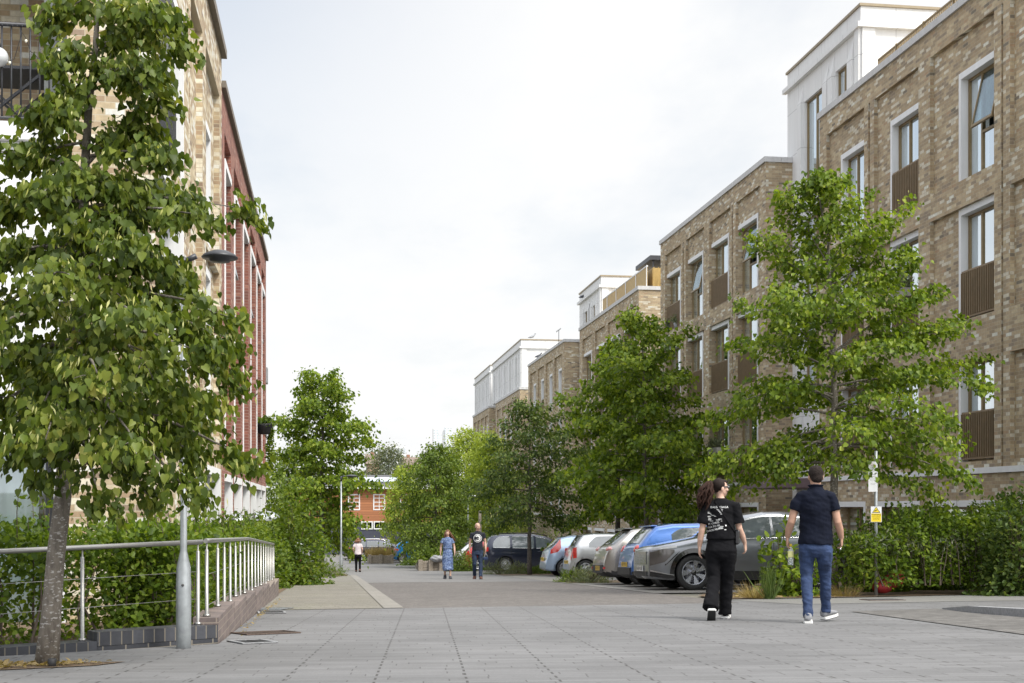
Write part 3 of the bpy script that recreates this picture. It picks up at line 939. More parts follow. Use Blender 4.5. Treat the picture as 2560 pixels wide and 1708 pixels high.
# ------------------------------------------------------------------ left side
L1 = thing('brick_apartment_block', (PL, 20, ground(20)), 'buff brick corner block on the left with a recessed balcony, behind the leaning tree', 'apartment building')
Sf, Sm, Se = s_on(387, PL), s_on(554, PL), s_on(665, PL)
wz = [(5.25, 7.45, 5.2, 8.4), (2.15, 4.95, 2.05, 5.1)]
wb = [(Sf + .36, s_on(456, PL), Sf + .36, s_on(456, PL)), (s_on(515, PL), s_on(548.6, PL), s_on(516.5, PL), s_on(538.6, PL))]
pan = [(s_on(477, PL), s_on(506.5, PL))]
ss = {Sf, Sm}; zs = {-3.0, 9.25, -1.3, 1.5, 8.4}
for q in wb: ss |= set(q)
for q in pan: ss |= set(q)
for q in wz: zs |= set(q)
slot = (s_on(472, PL), s_on(474.5, PL)); ss |= set(slot)
gL = [(s_on(460, PL), s_on(505, PL)), (s_on(513, PL), s_on(549, PL))]
for q in gL: ss |= set(q)
ss = sorted(ss); zs = sorted(zs)


def dl1(s, z):
    for i, (p0, p1, a, b) in enumerate(wb):
        for c, e, zp0, zp1 in wz:
            if a < s < b and c < z < e: return (.4, True)
            if i == 1 and p0 < s < p1 and zp0 < z < zp1: return (.105, False)
    for p0, p1 in pan:
        if p0 < s < p1 and 2.05 < z < 8.4: return (.105, False)
    if slot[0] < s < slot[1] and 2 < z < 8: return (.09, False)
    for a, b in gL:
        if a < s < b and -1.3 < z < 1.5: return (.6, True)
    return (0., False)


mb = MB(); relief(mb, PL, 1, ss, zs, dl1)
# front wall with the balcony recess: pier, then openings
pier = -2.98; far = -6.4
zf, zc_ = 5.2, 7.42
for z0, z1, a, b in [(-3, 9.25, pier, PL), (-3, 9.25, -9, far), (zc_, 9.25, far, pier)]:
    mb.quad((a, Sf, z0), (b, Sf, z0), (b, Sf, z1), (a, Sf, z1))
bd = Sf + 1.75
mb.quad((pier, Sf, zf), (pier, bd, zf), (pier, bd, zc_), (pier, Sf, zc_)); mb.quad((far, Sf, zf), (far, bd, zf), (far, bd, zc_), (far, Sf, zc_))
mb.quad((far, bd, zf), (pier, bd, zf), (pier, bd, zc_), (far, bd, zc_))
mb.quad((-9, Sf, -3), (-9, Sm, -3), (-9, Sm, 9.25), (-9, Sf, 9.25)); mb.quad((-9, Sm, -3), (PL, Sm, -3), (PL, Sm, 9.25), (-9, Sm, 9.25))
mb.quad((-9, Sf, 9.25), (PL, Sf, 9.25), (PL, Sm, 9.25), (-9, Sm, 9.25))
mb.build('wall', BR_L1, L1)
mb = MB(); mb.quad((far, Sf, zc_ - .002), (pier, Sf, zc_ - .002), (pier, bd, zc_ - .002), (far, bd, zc_ - .002)); mb.build('balcony_soffit', surf('grey_soffit', (.33, .32, .31), .8), L1)
mb = MB(); mb.box(far + .002, pier - .002, Sf - .05, bd - .002, zf - .20, zf); 
mb.box(far + .004, pier - .004, Sf + .06, Sf + .10, zf - .70, zf - .205)
sl_ = mb.build('balcony_slab', WHITE, L1)
coping(L1, PL, 1, Sf - .06, Sm + .02, 9.252, .15, .10, .5, CAPD)
for i, (p0, p1, a, b) in enumerate(wb):
    for k, (c, e, _, _) in enumerate(wz):
        window_unit(L1, PL, 1, a, b, c, e, 'juliet' if (i == 0 and k == 0) else 'fixed', 'far', recess=.34, front=0 if i == 0 else .105, lintel=True, curtain=False, rail=DKMET, frame=DKMET, jw=.06)
for a, b in gL:
    window_unit(L1, PL, 1, a, b, -1.3, 1.5, 'fixed', 'far', recess=.45, front=0, lintel=True, curtain=False, mull=.5, frame=WHITE)
# ground floor window that faces the plaza
gw = MB()
wx0, wx1 = far, s_on(0, 1) * 0 - 3.0
w = thing('front_window', (0, 0, 0), None, None); w.parent = L1; w.location = Vector((0, 0, 0)) - L1.location
mb = MB(); mb.box(-3.12, -2.995, Sf - .035, Sf + .3, -1.2, 1.62); mb.box(far, -2.995, Sf - .03, Sf + .3, 1.622, 1.80); mb.build('surround', WHITE, w)
mb = MB(); mb.box(far, -3.125, Sf + .16, Sf + .22, 1.42, 1.62); mb.box(-3.25, -3.125, Sf + .16, Sf + .22, -1.2, 1.418); mb.box(-4.02, -3.92, Sf + .16, Sf + .22, -1.2, 1.418); mb.box(-5.2, -5.1, Sf + .16, Sf + .22, -1.2, 1.418); mb.build('frame', DKMET, w)
mb = MB(); mb.quad((far, Sf + .19, -1.2), (-3.25, Sf + .19, -1.2), (-3.25, Sf + .19, 1.418), (far, Sf + .19, 1.418)); mb.build('pane', GLASS, w)
mb = MB()
n = 70; pts = [(-6.2 + 2.85 * i / n, Sf + .27 + .03 * math.sin(i * 1.3)) for i in range(n + 1)]
mb.add([(x, y, -1.2) for x, y in pts] + [(x, y, 1.4) for x, y in pts], [(i, i + 1, n + 2 + i, n + 1 + i) for i in range(n)], 0, True)
mb.build('curtain', CURT, w)
mb = MB(); mb.quad((far, Sf + .9, -1.2), (-3, Sf + .9, -1.2), (-3, Sf + .9, 1.6), (far, Sf + .9, 1.6)); mb.build('interior', DARKIN, w)
# fill between lintel and slab, and under the sill
mb = MB(); mb.box(far, pier - .002, Sf + .002, Sf + .3, 1.80, zf - .705); mb.build('infill_wall', WHITE, L1)
mb = MB(); mb.box(far, pier - .002, Sf + .002, Sf + .3, -3, -1.2); mb.build('sill_wall', WHITE, L1)
# balcony guard
mb = MB()
y = Sf + .03; zb, ztp = zf + .06, zf + 1.13
mb.tube([(far, y, ztp), (pier, y, ztp)], .026, 8); mb.tube([(far, y, zb), (pier, y, zb)], .016, 6)
x = pier - .1
while x > far: mb.tube([(x, y, zb), (x, y, ztp)], .011, 6); x -= .104
for k in range(28):
    x = pier - .05 - k * .055; mb.tube([(x, y - .028, ztp - .03), (x - .03, y + .005, ztp + .03)], .006, 5)
mb.build('balcony_railing', DKMET, L1)

L2 = thing('brick_terrace', (PL, 33, ground(33)), 'red brick block on the left with tall white window jambs, beyond the buff corner block', 'apartment building')
far2 = [577, 601.6, 621, 638, 651.6, 661.5]
near2 = [561, 585, 607, 626, 641, 654]
bays = [(s_on(n_, PL), s_on(f_, PL)) for n_, f_ in zip(near2, far2)]
ss = {Sm, Se}; zs = {-3.6, 8.72, 1.98, 7.55, 8.05, -1.6, 1.45}
for a, b in bays: ss |= {a, b}
gb = [(a + .02, b + .28) for a, b in bays]
for a, b in gb: ss |= {a, b}


def dl2(s, z):
    for a, b in bays:
        if a < s < b:
            if 1.98 < z < 7.55: return (.42, True)
            if 7.55 < z < 8.05: return (.11, False)
    for a, b in gb:
        if a < s < b and -1.6 < z < 1.45: return (.5, True)
    return (0., False)


mb = MB(); relief(mb, PL, 1, sorted(ss), sorted(zs), dl2)
mb.quad((PL, Se, -3.6), (-9, Se, -3.6), (-9, Se, 8.72), (PL, Se, 8.72)); mb.quad((PL, Sm, 8.72), (-9, Sm, 8.72), (-9, Se, 8.72), (PL, Se, 8.72)); mb.quad((-9, Sm, -3.6), (-9, Se, -3.6), (-9, Se, 8.72), (-9, Sm, 8.72))
mb.build('wall', BR_RED, L2)
coping(L2, PL, 1, Sm + .03, Se + .05, 8.722, .13, .08, .5, CAPD)
mb = MB(); mb.box(PL - .1, PL + .05, Sm + .01, Se + .02, 1.86, 1.975); mb.build('string_course', WHITE, L2)
for i, (a, b) in enumerate(bays):
    window_unit(L2, PL, 1, a, b, 1.98, 4.6, 'fixed', 'near', recess=.34, front=0, lintel=False, curtain=False, frame=DKMET, jw=.13)
    window_unit(L2, PL, 1, a, b, 4.62, 7.55, 'casement' if i in (1, 3, 5) else 'fixed', 'near', recess=.34, front=0, lintel=True, curtain=False, frame=GALV, jw=.13)
for i, (a, b) in enumerate(gb):
    window_unit(L2, PL, 1, a, b, -1.6, 1.45, 'fixed', 'far', recess=.42, front=0, lintel=True, curtain=False, frame=WHITE, mull=None, jw=.14)
# boxed chimney stack at the far end
mb = MB(); mb.box(-2.6, -2.02, Se + .02, Se + .5, -3, 4.8); mb.box(-2.66, -1.96, Se + .02, Se + .56, 4.8, 5.3); mb.build('rain_stack', GALV, L2)

# ------------------------------------------------------------------ house and towers at the end of the street
ORANGE = None


def boards(name, c, step):
    m, nt, b = newmat(name)
    P = wpos(nt); s = nd(nt, 'ShaderNodeSeparateXYZ'); nt.links.new(P, s.inputs[0])
    z = mth(nt, 'DIVIDE', mth(nt, 'ADD', s.outputs[2], 20.0), step)
    f = mth(nt, 'FRACT', z)
    wn = nd(nt, 'ShaderNodeTexWhiteNoise', noise_dimensions='1D'); nt.links.new(mth(nt, 'FLOOR', z), wn.inputs['W'])
    tone = ramp(nt, wn.outputs['Value'], [(0, tuple(x * .85 for x in c)), (1, tuple(x * 1.15 for x in c))])
    col = mixc(nt, mth(nt, 'LESS_THAN', f, .12), tone, tuple(x * .45 for x in c))
    nt.links.new(col, b.inputs['Base Color']); b.inputs['Roughness'].default_value = .8
    return m


ORANGE = boards('orange_weatherboard', (.40, .165, .075), .2)
NAVY = surf('navy_render', (.055, .06, .085), .8)
SLATE = surf('dark_roof_slate', (.10, .10, .105), .8, var=.2)
HY = 104.0; zg = ground(HY)
H = thing('weatherboard_house', (3, HY, zg), 'orange weatherboard house with a navy base and white windows, across the end of the street', 'house')
X0, X1 = -3.2, 10.5
mb = MB(); mb.box(X0, X1, HY, HY + 8, zg + 2.55, 2.45); mb.build('wall', ORANGE, H)
mb = MB(); mb.box(X0 + .02, X1 - .02, HY + .03, HY + 7.9, zg - .2, zg + 2.55); mb.build('base_wall', NAVY, H)
mb = MB(); mb.prism([(HY - .5, 2.47), (HY + 4, 3.5), (HY + 8.5, 2.47), (HY + 8.5, 2.3), (HY - .5, 2.3)], X0 - .4, X1 + .4, 'X'); mb.build('roof', SLATE, H)
mb = MB(); mb.box(X0 - .4, X1 + .4, HY - .56, HY - .502, 2.28, 2.46); mb.build('gutter', WHITEP, H)
mb = MB()
mb.obox(((X0 + X1) / 2 - 1, HY + 1.6, 3.05), (4.2, 0, 0), (0, .8, .185), (0, -.01, .04)); mb.build('solar_panel', surf('pale_blue_panel', (.45, .5, .57), .4), H)


def sashw(x0, x1, z0, z1, nv, nh):
    f = MB(); y = HY - .03
    f.box(x0, x1, y, y + .1, z0, z0 + .09); f.box(x0, x1, y, y + .1, z1 - .09, z1); f.box(x0, x0 + .09, y, y + .1, z0 + .09, z1 - .09); f.box(x1 - .09, x1, y, y + .1, z0 + .09, z1 - .09)
    for i in range(1, nv): q = x0 + (x1 - x0) * i / nv; f.box(q - .025, q + .025, y + .01, y + .09, z0 + .09, z1 - .09)
    for i in range(1, nh): q = z0 + (z1 - z0) * i / nh; f.box(x0 + .09, x1 - .09, y + .012, y + .088, q - .03, q + .03)
    o = f.build('window', WHITEP, H)
    p = MB(); p.quad((x0 + .09, y + .06, z0 + .09), (x1 - .09, y + .06, z0 + .09), (x1 - .09, y + .06, z1 - .09), (x0 + .09, y + .06, z1 - .09)); p.build('pane', surf('house_pane', (.16, .2, .24), .12), o)


def hx(x): return at(x, 0, HY / (CA - (x - 1280) / FPX * SA)).x
sashw(hx(933), hx(963), .55, 1.85, 2, 4); sashw(hx(903), hx(932), -1.0, -.34, 2, 1); sashw(hx(934), hx(963), -1.0, -.34, 2, 1)
sashw(hx(870), hx(900), .55, 1.85, 2, 4); sashw(hx(1000), hx(1030), .55, 1.85, 2, 4)

TOWG = surf('pale_tower_glazing', (.52, .58, .62), .3, var=.06, scale=.05)  # pale glass and panels, with distance haze also put into these colours
TOWW = surf('pale_tower_panel', (.74, .75, .76), .7, var=.05)
TOWB = surf('tower_window_band', (.5, .54, .58), .4)


def tower(label, xa, xb, ytop, d, bands, cols, split=None):
    a, b = at(xa, ytop, d), at(xb, ytop, d)
    t = thing('tower_block', ((a.x + b.x) / 2, (a.y + b.y) / 2, 0), label, 'tower block')
    w = abs(b.x - a.x); y0 = min(a.y, b.y); zt = a.z
    mb = MB()
    if split:
        mb.box(a.x, a.x + w * split, y0, y0 + w * .6, -3, zt - w * .10); mb.box(a.x + w * split, a.x + w * .62, y0 + w * .12, y0 + w * .7, -3, zt - w * .16)
        mb.box(a.x + w * .62, b.x, y0 - w * .05, y0 + w * .6, -3, zt)
    else: mb.box(a.x, b.x, y0, y0 + w * .5, -3, zt)
    mb.build('wall', TOWW, t)
    gl = MB(); fh = (zt + 3) / bands
    for i in range(bands):
        z = -3 + fh * i
        for k in range(cols):
            if split and abs((k + .5) / cols - .52) < .12: continue
            q0 = a.x + w * (k + .18) / cols; q1 = a.x + w * (k + .82) / cols
            top = zt - (w * .12 if split and (k + .5) / cols < .62 else .3)
            if z + fh * .8 > top: continue
            gl.box(q0, q1, y0 - (w * .05 if split and (k + .5) / cols > .6 else 0) - .25, y0 - (w * .05 if split and (k + .5) / cols > .6 else 0) - .05, z + fh * .2, z + fh * .8)
    gl.build('window_bands', TOWG if split else TOWB, t)
    return t


tower('pale glassy twin tower far beyond the trees at the end of the street', 1083, 1131, 1067, 900, 34, 7, .24)
tower('low white block with grey windows far behind the orange house', 947, 1016, 1117, 420, 9, 9)
# gabled roofs beyond the house
for lab, xa, xb, y0, y1, d in [('brown gabled roof rising behind the trees right of the low white block', 1012, 1050, 1140, 1162, 190), ('small chimneyed house roof left of the low white block', 920, 948, 1133, 1160, 180)]:
    a, b = at(xa, y1, d), at(xb, y0, d)
    t = thing('gabled_house', ((a.x + b.x) / 2, a.y, ground(a.y)), lab, 'house')
    mb = MB(); mb.box(a.x, b.x, a.y, a.y + 8, -3, a.z); mb.build('wall', surf('old_brick', (.3, .2, .14), .9), t)
    mb = MB(); mb.prism([(a.y - .3, a.z), (a.y + 4, b.z), (a.y + 8.3, a.z)], a.x - .3, b.x + .3, 'X'); mb.build('roof', surf('brown_roof_tile', (.2, .15, .125), .9), t)
    mb = MB(); mb.box(a.x + .5, a.x + 1.0, a.y + 3.7, a.y + 4.3, b.z - .3, b.z + .35); mb.build('chimney', surf('chimney_brick', (.28, .15, .1), .9), t)
# ------------------------------------------------------------------ plants
LIME = leafmat('lime_leaf', [(.2, (0.047, 0.074, 0.012)), (.5, (0.097, 0.140, 0.019)), (.85, (0.181, 0.214, 0.036)), (1.0, (0.286, 0.281, 0.073))])
LIMEB = leafmat('bright_lime_leaf', [(.2, (0.063, 0.107, 0.012)), (.5, (0.133, 0.200, 0.019)), (.85, (0.237, 0.301, 0.036)), (1.0, (0.349, 0.377, 0.066))], .4)
BRACT = leafmat('pale_lime_bract', [(.2, (0.402, 0.404, 0.131)), (1.0, (0.578, 0.579, 0.290))], .4)
OAKY = leafmat('dark_tree_leaf', [(.2, (0.039, 0.069, 0.017)), (.6, (0.086, 0.131, 0.029)), (1.0, (0.183, 0.214, 0.058))])
BIRCH = leafmat('pale_tree_leaf', [(.2, (0.168, 0.227, 0.036)), (.6, (0.307, 0.377, 0.058)), (1.0, (0.461, 0.501, 0.117))], .45)
HAZEL = leafmat('beech_hedge_leaf', [(.15, (0.044, 0.080, 0.010)), (.5, (0.096, 0.153, 0.017)), (.8, (0.166, 0.226, 0.028)), (1.0, (0.262, 0.291, 0.057))], .42)
SHRUBL = leafmat('shrub_leaf', [(.2, (0.063, 0.100, 0.017)), (.6, (0.125, 0.189, 0.029)), (1.0, (0.251, 0.301, 0.058))])
GREYL = leafmat('grey_green_leaf', [(.2, (0.084, 0.107, 0.066)), (.6, (0.161, 0.182, 0.117)), (1.0, (0.279, 0.289, 0.175))])
PINK = leafmat('pink_valerian_flower', [(.2, (.36, .07, .10)), (1.0, (.55, .16, .19))], .3)
STRAW = leafmat('dry_grass', [(.2, (.22, .16, .07)), (1.0, (.42, .33, .16))], .3)
GRASSL = leafmat('green_grass_blade', [(.2, (.05, .085, .02)), (1.0, (.14, .19, .06))], .3)
BARK_L = bark('lime_bark', (.10, .085, .07), (.20, .175, .145), (.36, .345, .32))
BARK_D = bark('dark_bark', (.05, .045, .04), (.12, .105, .09), (.17, .16, .14))
TWIG = surf('brown_twig', (.085, .065, .05), .9)

HEART = (np.array([(0, 0, 0), (-.27, -.10, .04), (-.47, .18, .09), (-.34, .55, .06), (0, 1.05, -.17), (.36, .53, .05), (.46, .17, .10), (.26, -.10, .05), (0, .45, -.02)]), [(0, 8, 2, 1), (8, 4, 3, 2), (0, 7, 6, 8), (8, 6, 5, 4)])
OVAL = (np.array([(0, 0, 0), (-.28, .25, .05), (-.27, .65, .05), (0, 1.0, -.04), (.27, .65, .05), (.28, .25, .05)]), [(0, 3, 2, 1), (0, 5, 4, 3)])
SLIM = (np.array([(0, 0, 0), (-.11, .35, .02), (0, 1.0, -.05), (.11, .35, .02)]), [(0, 3, 2, 1)])
BLADE = (np.array([(-.012, 0, 0), (.012, 0, 0), (.010, .5, .05), (-.010, .5, .05), (0, 1.0, .22)]), [(0, 1, 2, 3), (3, 2, 4)])


def norm(a): return a / np.maximum(np.linalg.norm(a, axis=1, keepdims=True), 1e-9)


def leaf_arrays(tpl, pos, tip, nrm, size):
    tv, tf = tpl
    y = norm(tip)
    x = norm(np.cross(y, nrm)); z = np.cross(x, y)
    N = len(pos); k = len(tv)
    s = size.reshape(-1, 1, 1)
    V = pos[:, None, :] + s * (tv[None, :, 0:1] * x[:, None, :] + tv[None, :, 1:2] * y[:, None, :] + tv[None, :, 2:3] * z[:, None, :])
    return V.reshape(-1, 3), [np.array(f)[None, :] + (np.arange(N) * k)[:, None] for f in tf]


def leaf_object(name, groups, mats, parent, off):
    """groups: list of (template, pos, tip, nrm, size, material index)"""
    Vs = []; loops = []; starts = []; totals = []; mi = []; b = 0; lp = 0
    for tpl, pos, tip, nrm, size, m in groups:
        if len(pos) == 0: continue
        V, F = leaf_arrays(tpl, pos, tip, nrm, size)
        Vs.append(V)
        for f in F:
            n, k = f.shape
            loops.append((f + b).ravel()); starts.append(lp + np.arange(n) * k); totals.append(np.full(n, k)); mi.append(np.full(n, m)); lp += n * k
        b += len(V)
    V = np.concatenate(Vs) - np.array(off)
    me = bpy.data.meshes.new(name)
    me.vertices.add(len(V)); me.vertices.foreach_set('co', V.astype(np.float32).ravel())
    L = np.concatenate(loops).astype(np.int32)
    me.loops.add(len(L)); me.loops.foreach_set('vertex_index', L)
    st = np.concatenate(starts).astype(np.int32)
    me.polygons.add(len(st)); me.polygons.foreach_set('loop_start', st)
    me.polygons.foreach_set('material_index', np.concatenate(mi).astype(np.int32))
    for mt in mats: me.materials.append(mt)
    me.update(calc_edges=True); me.validate()
    return link_mesh(name, me, parent)


def curve_pts(a, d, L, rise, droop, n=7, wob=.04, rg=RNG):
    out = []
    for i in range(n):
        s = i / (n - 1)
        p = np.array(a) + np.array(d) * L * s
        p[2] += rise * L * s - droop * L * s * s
        if i: p += rg.normal(0, wob * L * .25, 3) * s
        out.append(p)
    return np.array(out)


def tree(name, label, trunk, r0, prof, nb, nleaf, leaf, mats, seed, clear=.25, rise=(.1, .8), droop=(.45, .2), tpl=HEART, extra=(), bract=0.0, bk=None, group=None, hang=.75, clump=.06, sub=.38, ncl=10, up=.4, fmax=.985, lv=(.72, 1.12), esub=.8):
    """trunk: world points; prof: [(height fraction, crown radius)]; leaves hang in clumps from side twigs"""
    rg = np.random.default_rng(seed)
    trunk = [np.array(p, float) for p in trunk]
    t = thing(name, Vector(trunk[0]), label, 'tree', group=group)
    off = trunk[0]
    seg = [0.0]
    for a, b in zip(trunk, trunk[1:]): seg.append(seg[-1] + np.linalg.norm(b - a))
    tot = seg[-1]
    def on(f):
        q = f * tot
        for i in range(len(trunk) - 1):
            if q <= seg[i + 1] or i == len(trunk) - 2:
                k = (q - seg[i]) / (seg[i + 1] - seg[i]); return trunk[i] + (trunk[i + 1] - trunk[i]) * k
    R = lambda f: float(np.interp(f, [p[0] for p in prof], [p[1] for p in prof]))
    mb = MB()
    n = 14
    fr = [i / (n - 1) for i in range(n)]
    mb.tube([on(f) + (rg.normal(0, r0 * .12, 3) if 0 < f < 1 else 0) for f in fr], [r0 * (1.25 if f == 0 else 1) * (1 - f) ** .8 + .006 for f in fr], 10)
    br = []
    for i in range(nb):
        f = clear + (fmax - clear) * ((i + .5) / nb) ** .9
        az = i * 2.39996 + rg.uniform(-.4, .4)
        L = max(.12, R(f) * rg.uniform(*lv))
        g_ = (f - clear) / (1 - clear)
        ri = rise[0] + (rise[1] - rise[0]) * g_ + rg.uniform(-.1, .1); dr = droop[0] + (droop[1] - droop[0]) * g_
        br.append((curve_pts(on(f), (math.cos(az), math.sin(az), 0), L, ri, dr, rg=rg), L, f))
    for f, tip in extra:
        a = on(f); tip = np.array(tip); d = tip - a; L = np.linalg.norm(d)
        c = curve_pts(a, d / L, L, .22, .22, rg=rg, wob=.03); br.append((c, L * esub, f))
    P = []; D = []
    wts = []
    for c, L, f in br:
        r = r0 * (1 - f) ** .8 * .42 + .004
        k = len(c)
        mb.tube(list(c), [max(.003, r * (1 - .85 * i / (k - 1))) for i in range(k)], 5, cap=False)
        ns = max(4, int(L / .17))
        for j in range(ns):
            s = .22 + .78 * (j + rg.uniform(0, 1)) / ns
            q = s * (k - 1); i0 = min(int(q), k - 2); p = c[i0] + (c[i0 + 1] - c[i0]) * (q - i0)
            tg = c[i0 + 1] - c[i0]; tg = tg / np.linalg.norm(tg)
            side = np.array((-tg[1], tg[0], 0)) * (1 if j % 2 else -1)
            d = tg * .55 + side * rg.uniform(.5, 1.0) + np.array((0, 0, rg.uniform(-.15, .35)))
            d /= np.linalg.norm(d)
            l = L * sub * rg.uniform(.5, 1.1) * (1.1 - .55 * s) + .08
            tw = curve_pts(p, d, l, .05, .35, 4, rg=rg)
            if rg.random() < .55: mb.tube(list(tw), [.006, .0045, .003, .002] if r0 > .05 else [.004, .003, .002, .002], 4, cap=False)
            m = max(3, int(l * ncl))
            for u in np.linspace(.15, 1.0, m):
                q = u * 3; i1 = min(int(q), 2); P.append(tw[i1] + (tw[i1 + 1] - tw[i1]) * (q - i1)); D.append(d); wts.append(1.0)
        P.append(c[-1]); D.append(c[-1] - c[-2]); wts.append(2.0)
    mb.build('trunk', bk or BARK_L, t)
    P = np.array(P); D = norm(np.array(D)); wts = np.array(wts)
    idx = rg.choice(len(P), nleaf, p=wts / wts.sum())
    pos = P[idx] + rg.normal(0, clump, (nleaf, 3))
    size = leaf * rg.uniform(.55, 1.2, nleaf)
    tip = D[idx] * .55 + rg.normal(0, .45, (nleaf, 3)); tip[:, 2] -= hang
    nr = D[idx] * .5 + rg.normal(0, .55, (nleaf, 3)); nr[:, 2] += up
    gs = [(tpl, pos, tip, nr, size, 0)]
    if bract:
        nbk = int(nleaf * bract); ib = rg.choice(len(P), nbk)
        pb = P[ib] + rg.normal(0, clump, (nbk, 3)); pb[:, 2] += .03
        tb = D[ib] * .3 + rg.normal(0, .3, (nbk, 3)); tb[:, 2] -= 1
        gs.append((SLIM, pb, tb, rg.normal(0, 1, (nbk, 3)), leaf * 1.15 * rg.uniform(.6, 1.1, nbk), 1))
    leaf_object('crown', gs, mats, t, off)
    return t


def foliage_box(name, label, cat, boxes, n, leaf, mats, seed, tpl=OVAL, stems=40, group=None, shoots=0, tipup=.25, rough=.12, extra=None):
    """hedge or shrub: boxes = [(corner, ax, ay, height)] in world; leaves thick near the outer faces; stems inside"""
    rg = np.random.default_rng(seed)
    c0 = np.array(boxes[0][0]); t = thing(name, Vector(c0), label, cat, group=group)
    area = np.array([np.linalg.norm(np.cross(b[1], b[2])) + b[3] * (np.linalg.norm(b[1]) * 2 + np.linalg.norm(b[2])) for b in boxes])
    P = []; Nn = []
    mb = MB()
    for bi, b in enumerate(boxes):
        m = int(n * area[bi] / area.sum())
        o, ax, ay = np.array(b[0], float), np.array(b[1], float), np.array(b[2], float); h = b[3]
        uvw = rg.random((m, 3))
        face = rg.random(m)
        depth = np.abs(rg.normal(0, .2, m))
        lx, ly = np.linalg.norm(ax), np.linalg.norm(ay)
        wz, wx, wy = lx * ly, lx * h, ly * h
        ptop = 1.3 * wz / (1.3 * wz + 2 * wx + 2 * wy); px = 2 * wx / (1.3 * wz + 2 * wx + 2 * wy)
        top = face < ptop; sx = (face >= ptop) & (face < ptop + px); sy = face >= ptop + px
        hi = rg.random(m) < .5
        uvw[top, 2] = 1 - depth[top] / h
        uvw[sx, 1] = np.where(hi[sx], 1 - depth[sx] / ly, depth[sx] / ly)
        uvw[sy, 0] = np.where(hi[sy], 1 - depth[sy] / lx, depth[sy] / lx)
        uvw = np.clip(uvw, -.02, 1.02)
        p = o + uvw[:, 0:1] * ax + uvw[:, 1:2] * ay; p[:, 2] += uvw[:, 2] * h
        nv = np.zeros((m, 3)); nv[top, 2] = 1
        nv[sx] = np.where(hi[sx][:, None], ay / ly, -ay / ly); nv[sy] = np.where(hi[sy][:, None], ax / lx, -ax / lx)
        # lumps
        lump = np.sin(p[:, 0] * 4.1 + p[:, 2] * 2.7 + seed) * np.sin(p[:, 1] * 3.7 + p[:, 2] * 3.1) + .6 * np.sin(p[:, 0] * 9 + p[:, 1] * 8 + p[:, 2] * 7)
        p += nv * (lump * rough)[:, None] + rg.normal(0, .03, (m, 3))
        P.append(p); Nn.append(nv)
        for k in range(max(2, int(stems * area[bi] / area.sum()))):
            u, v = rg.random(2); a = o + ax * u + ay * v
            q = a + rg.normal(0, .1, 3); q[2] = a[2] + h * rg.uniform(.6, .95)
            md = (a + q) / 2 + rg.normal(0, .05, 3)
            mb.tube([a, md, q], [.014, .010, .004], 5, cap=False)
        for k in range(int(shoots * area[bi] / area.sum())):
            u, v = rg.random(2); a = o + ax * u + ay * v; a[2] += h - .05
            L = rg.uniform(.12, .42)
            q = a + np.array((rg.normal(0, .12), rg.normal(0, .12), 1.0)) * L
            mb.tube([a, (a + q) / 2 + rg.normal(0, .015, 3), q], [.005, .004, .002], 4, cap=False)
            kk = int(L / .028)
            tt = rg.random((kk, 1)); sp = a + (q - a) * tt + rg.normal(0, .02, (kk, 3))
            P.append(sp); Nn.append(rg.normal(0, 1, (kk, 3)) * .8)
    mb.build('stems', TWIG, t)
    P = np.concatenate(P); Nn = np.concatenate(Nn); m = len(P)
    tip = Nn * .7 + rg.normal(0, .5, (m, 3)); tip[:, 2] += tipup - .35
    nr = Nn * .8 + rg.normal(0, .5, (m, 3)); nr[:, 2] += .5
    gs = [(tpl, P, tip, nr, leaf * rg.uniform(.55, 1.25, m), 0)]
    if extra: gs.append(extra(rg))
    leaf_object('foliage', gs, mats, t, c0)
    return t


def shrub(name, label, cat, c, rx, ry, rz, n, leaf, mats, seed, tpl=OVAL, group=None, lump=.18, tipup=.1, fill=.35, flowers=None):
    """rounded bush standing on the ground at c"""
    rg = np.random.default_rng(seed)
    c = np.array(c, float); t = thing(name, Vector(c), label, cat, group=group)
    d = norm(rg.normal(0, 1, (n, 3))); d[:, 2] = np.abs(d[:, 2]) * 1.0 - .12
    lu = np.sin(d[:, 0] * 6 + seed) * np.sin(d[:, 1] * 5 + 1.3 * seed) + .7 * np.sin(d[:, 2] * 8 + d[:, 0] * 5) + .5 * np.sin(d[:, 0] * 13 + d[:, 1] * 11)
    rad = (1 + lump * lu) * np.minimum(1, np.abs(1 - np.abs(rg.normal(0, fill, n))))
    p = c + d * rad[:, None] * np.array((rx, ry, rz)); p[:, 2] = np.maximum(p[:, 2], c[2] + .02)
    tip = d * .6 + rg.normal(0, .5, (n, 3)); tip[:, 2] += tipup - .3
    nr = d * .8 + rg.normal(0, .5, (n, 3)); nr[:, 2] += .5
    gs = [(tpl, p, tip, nr, leaf * rg.uniform(.55, 1.25, n), 0)]
    mb = MB()
    for k in range(12):
        dd = norm(rg.normal(0, 1, (1, 3)))[0]; dd[2] = abs(dd[2]) + .5
        q = c + dd * np.array((rx, ry, rz)) * .55
        mb.tube([c + rg.normal(0, .04, 3) * (1, 1, 0), (c + q) / 2 + rg.normal(0, .04, 3), q], [.016, .011, .005], 5, cap=False)
    mb.build('stems', TWIG, t)
    if flowers:
        m = flowers; fd = norm(rg.normal(0, 1, (m, 3))); fd[:, 2] = np.abs(fd[:, 2]) * .7 + .1; fd[:, 1] = -np.abs(fd[:, 1])
        hc = c + fd * np.array((rx, ry, rz)) * 1.12
        k = 22; fp = np.repeat(hc, k, 0) + rg.normal(0, .035, (m * k, 3)) * np.array((1, 1, 1.3))
        gs.append((OVAL, fp, rg.normal(0, 1, (m * k, 3)), rg.normal(0, 1, (m * k, 3)), np.full(m * k, .035), 1))
    leaf_object('foliage', gs, mats, t, c)
    return t


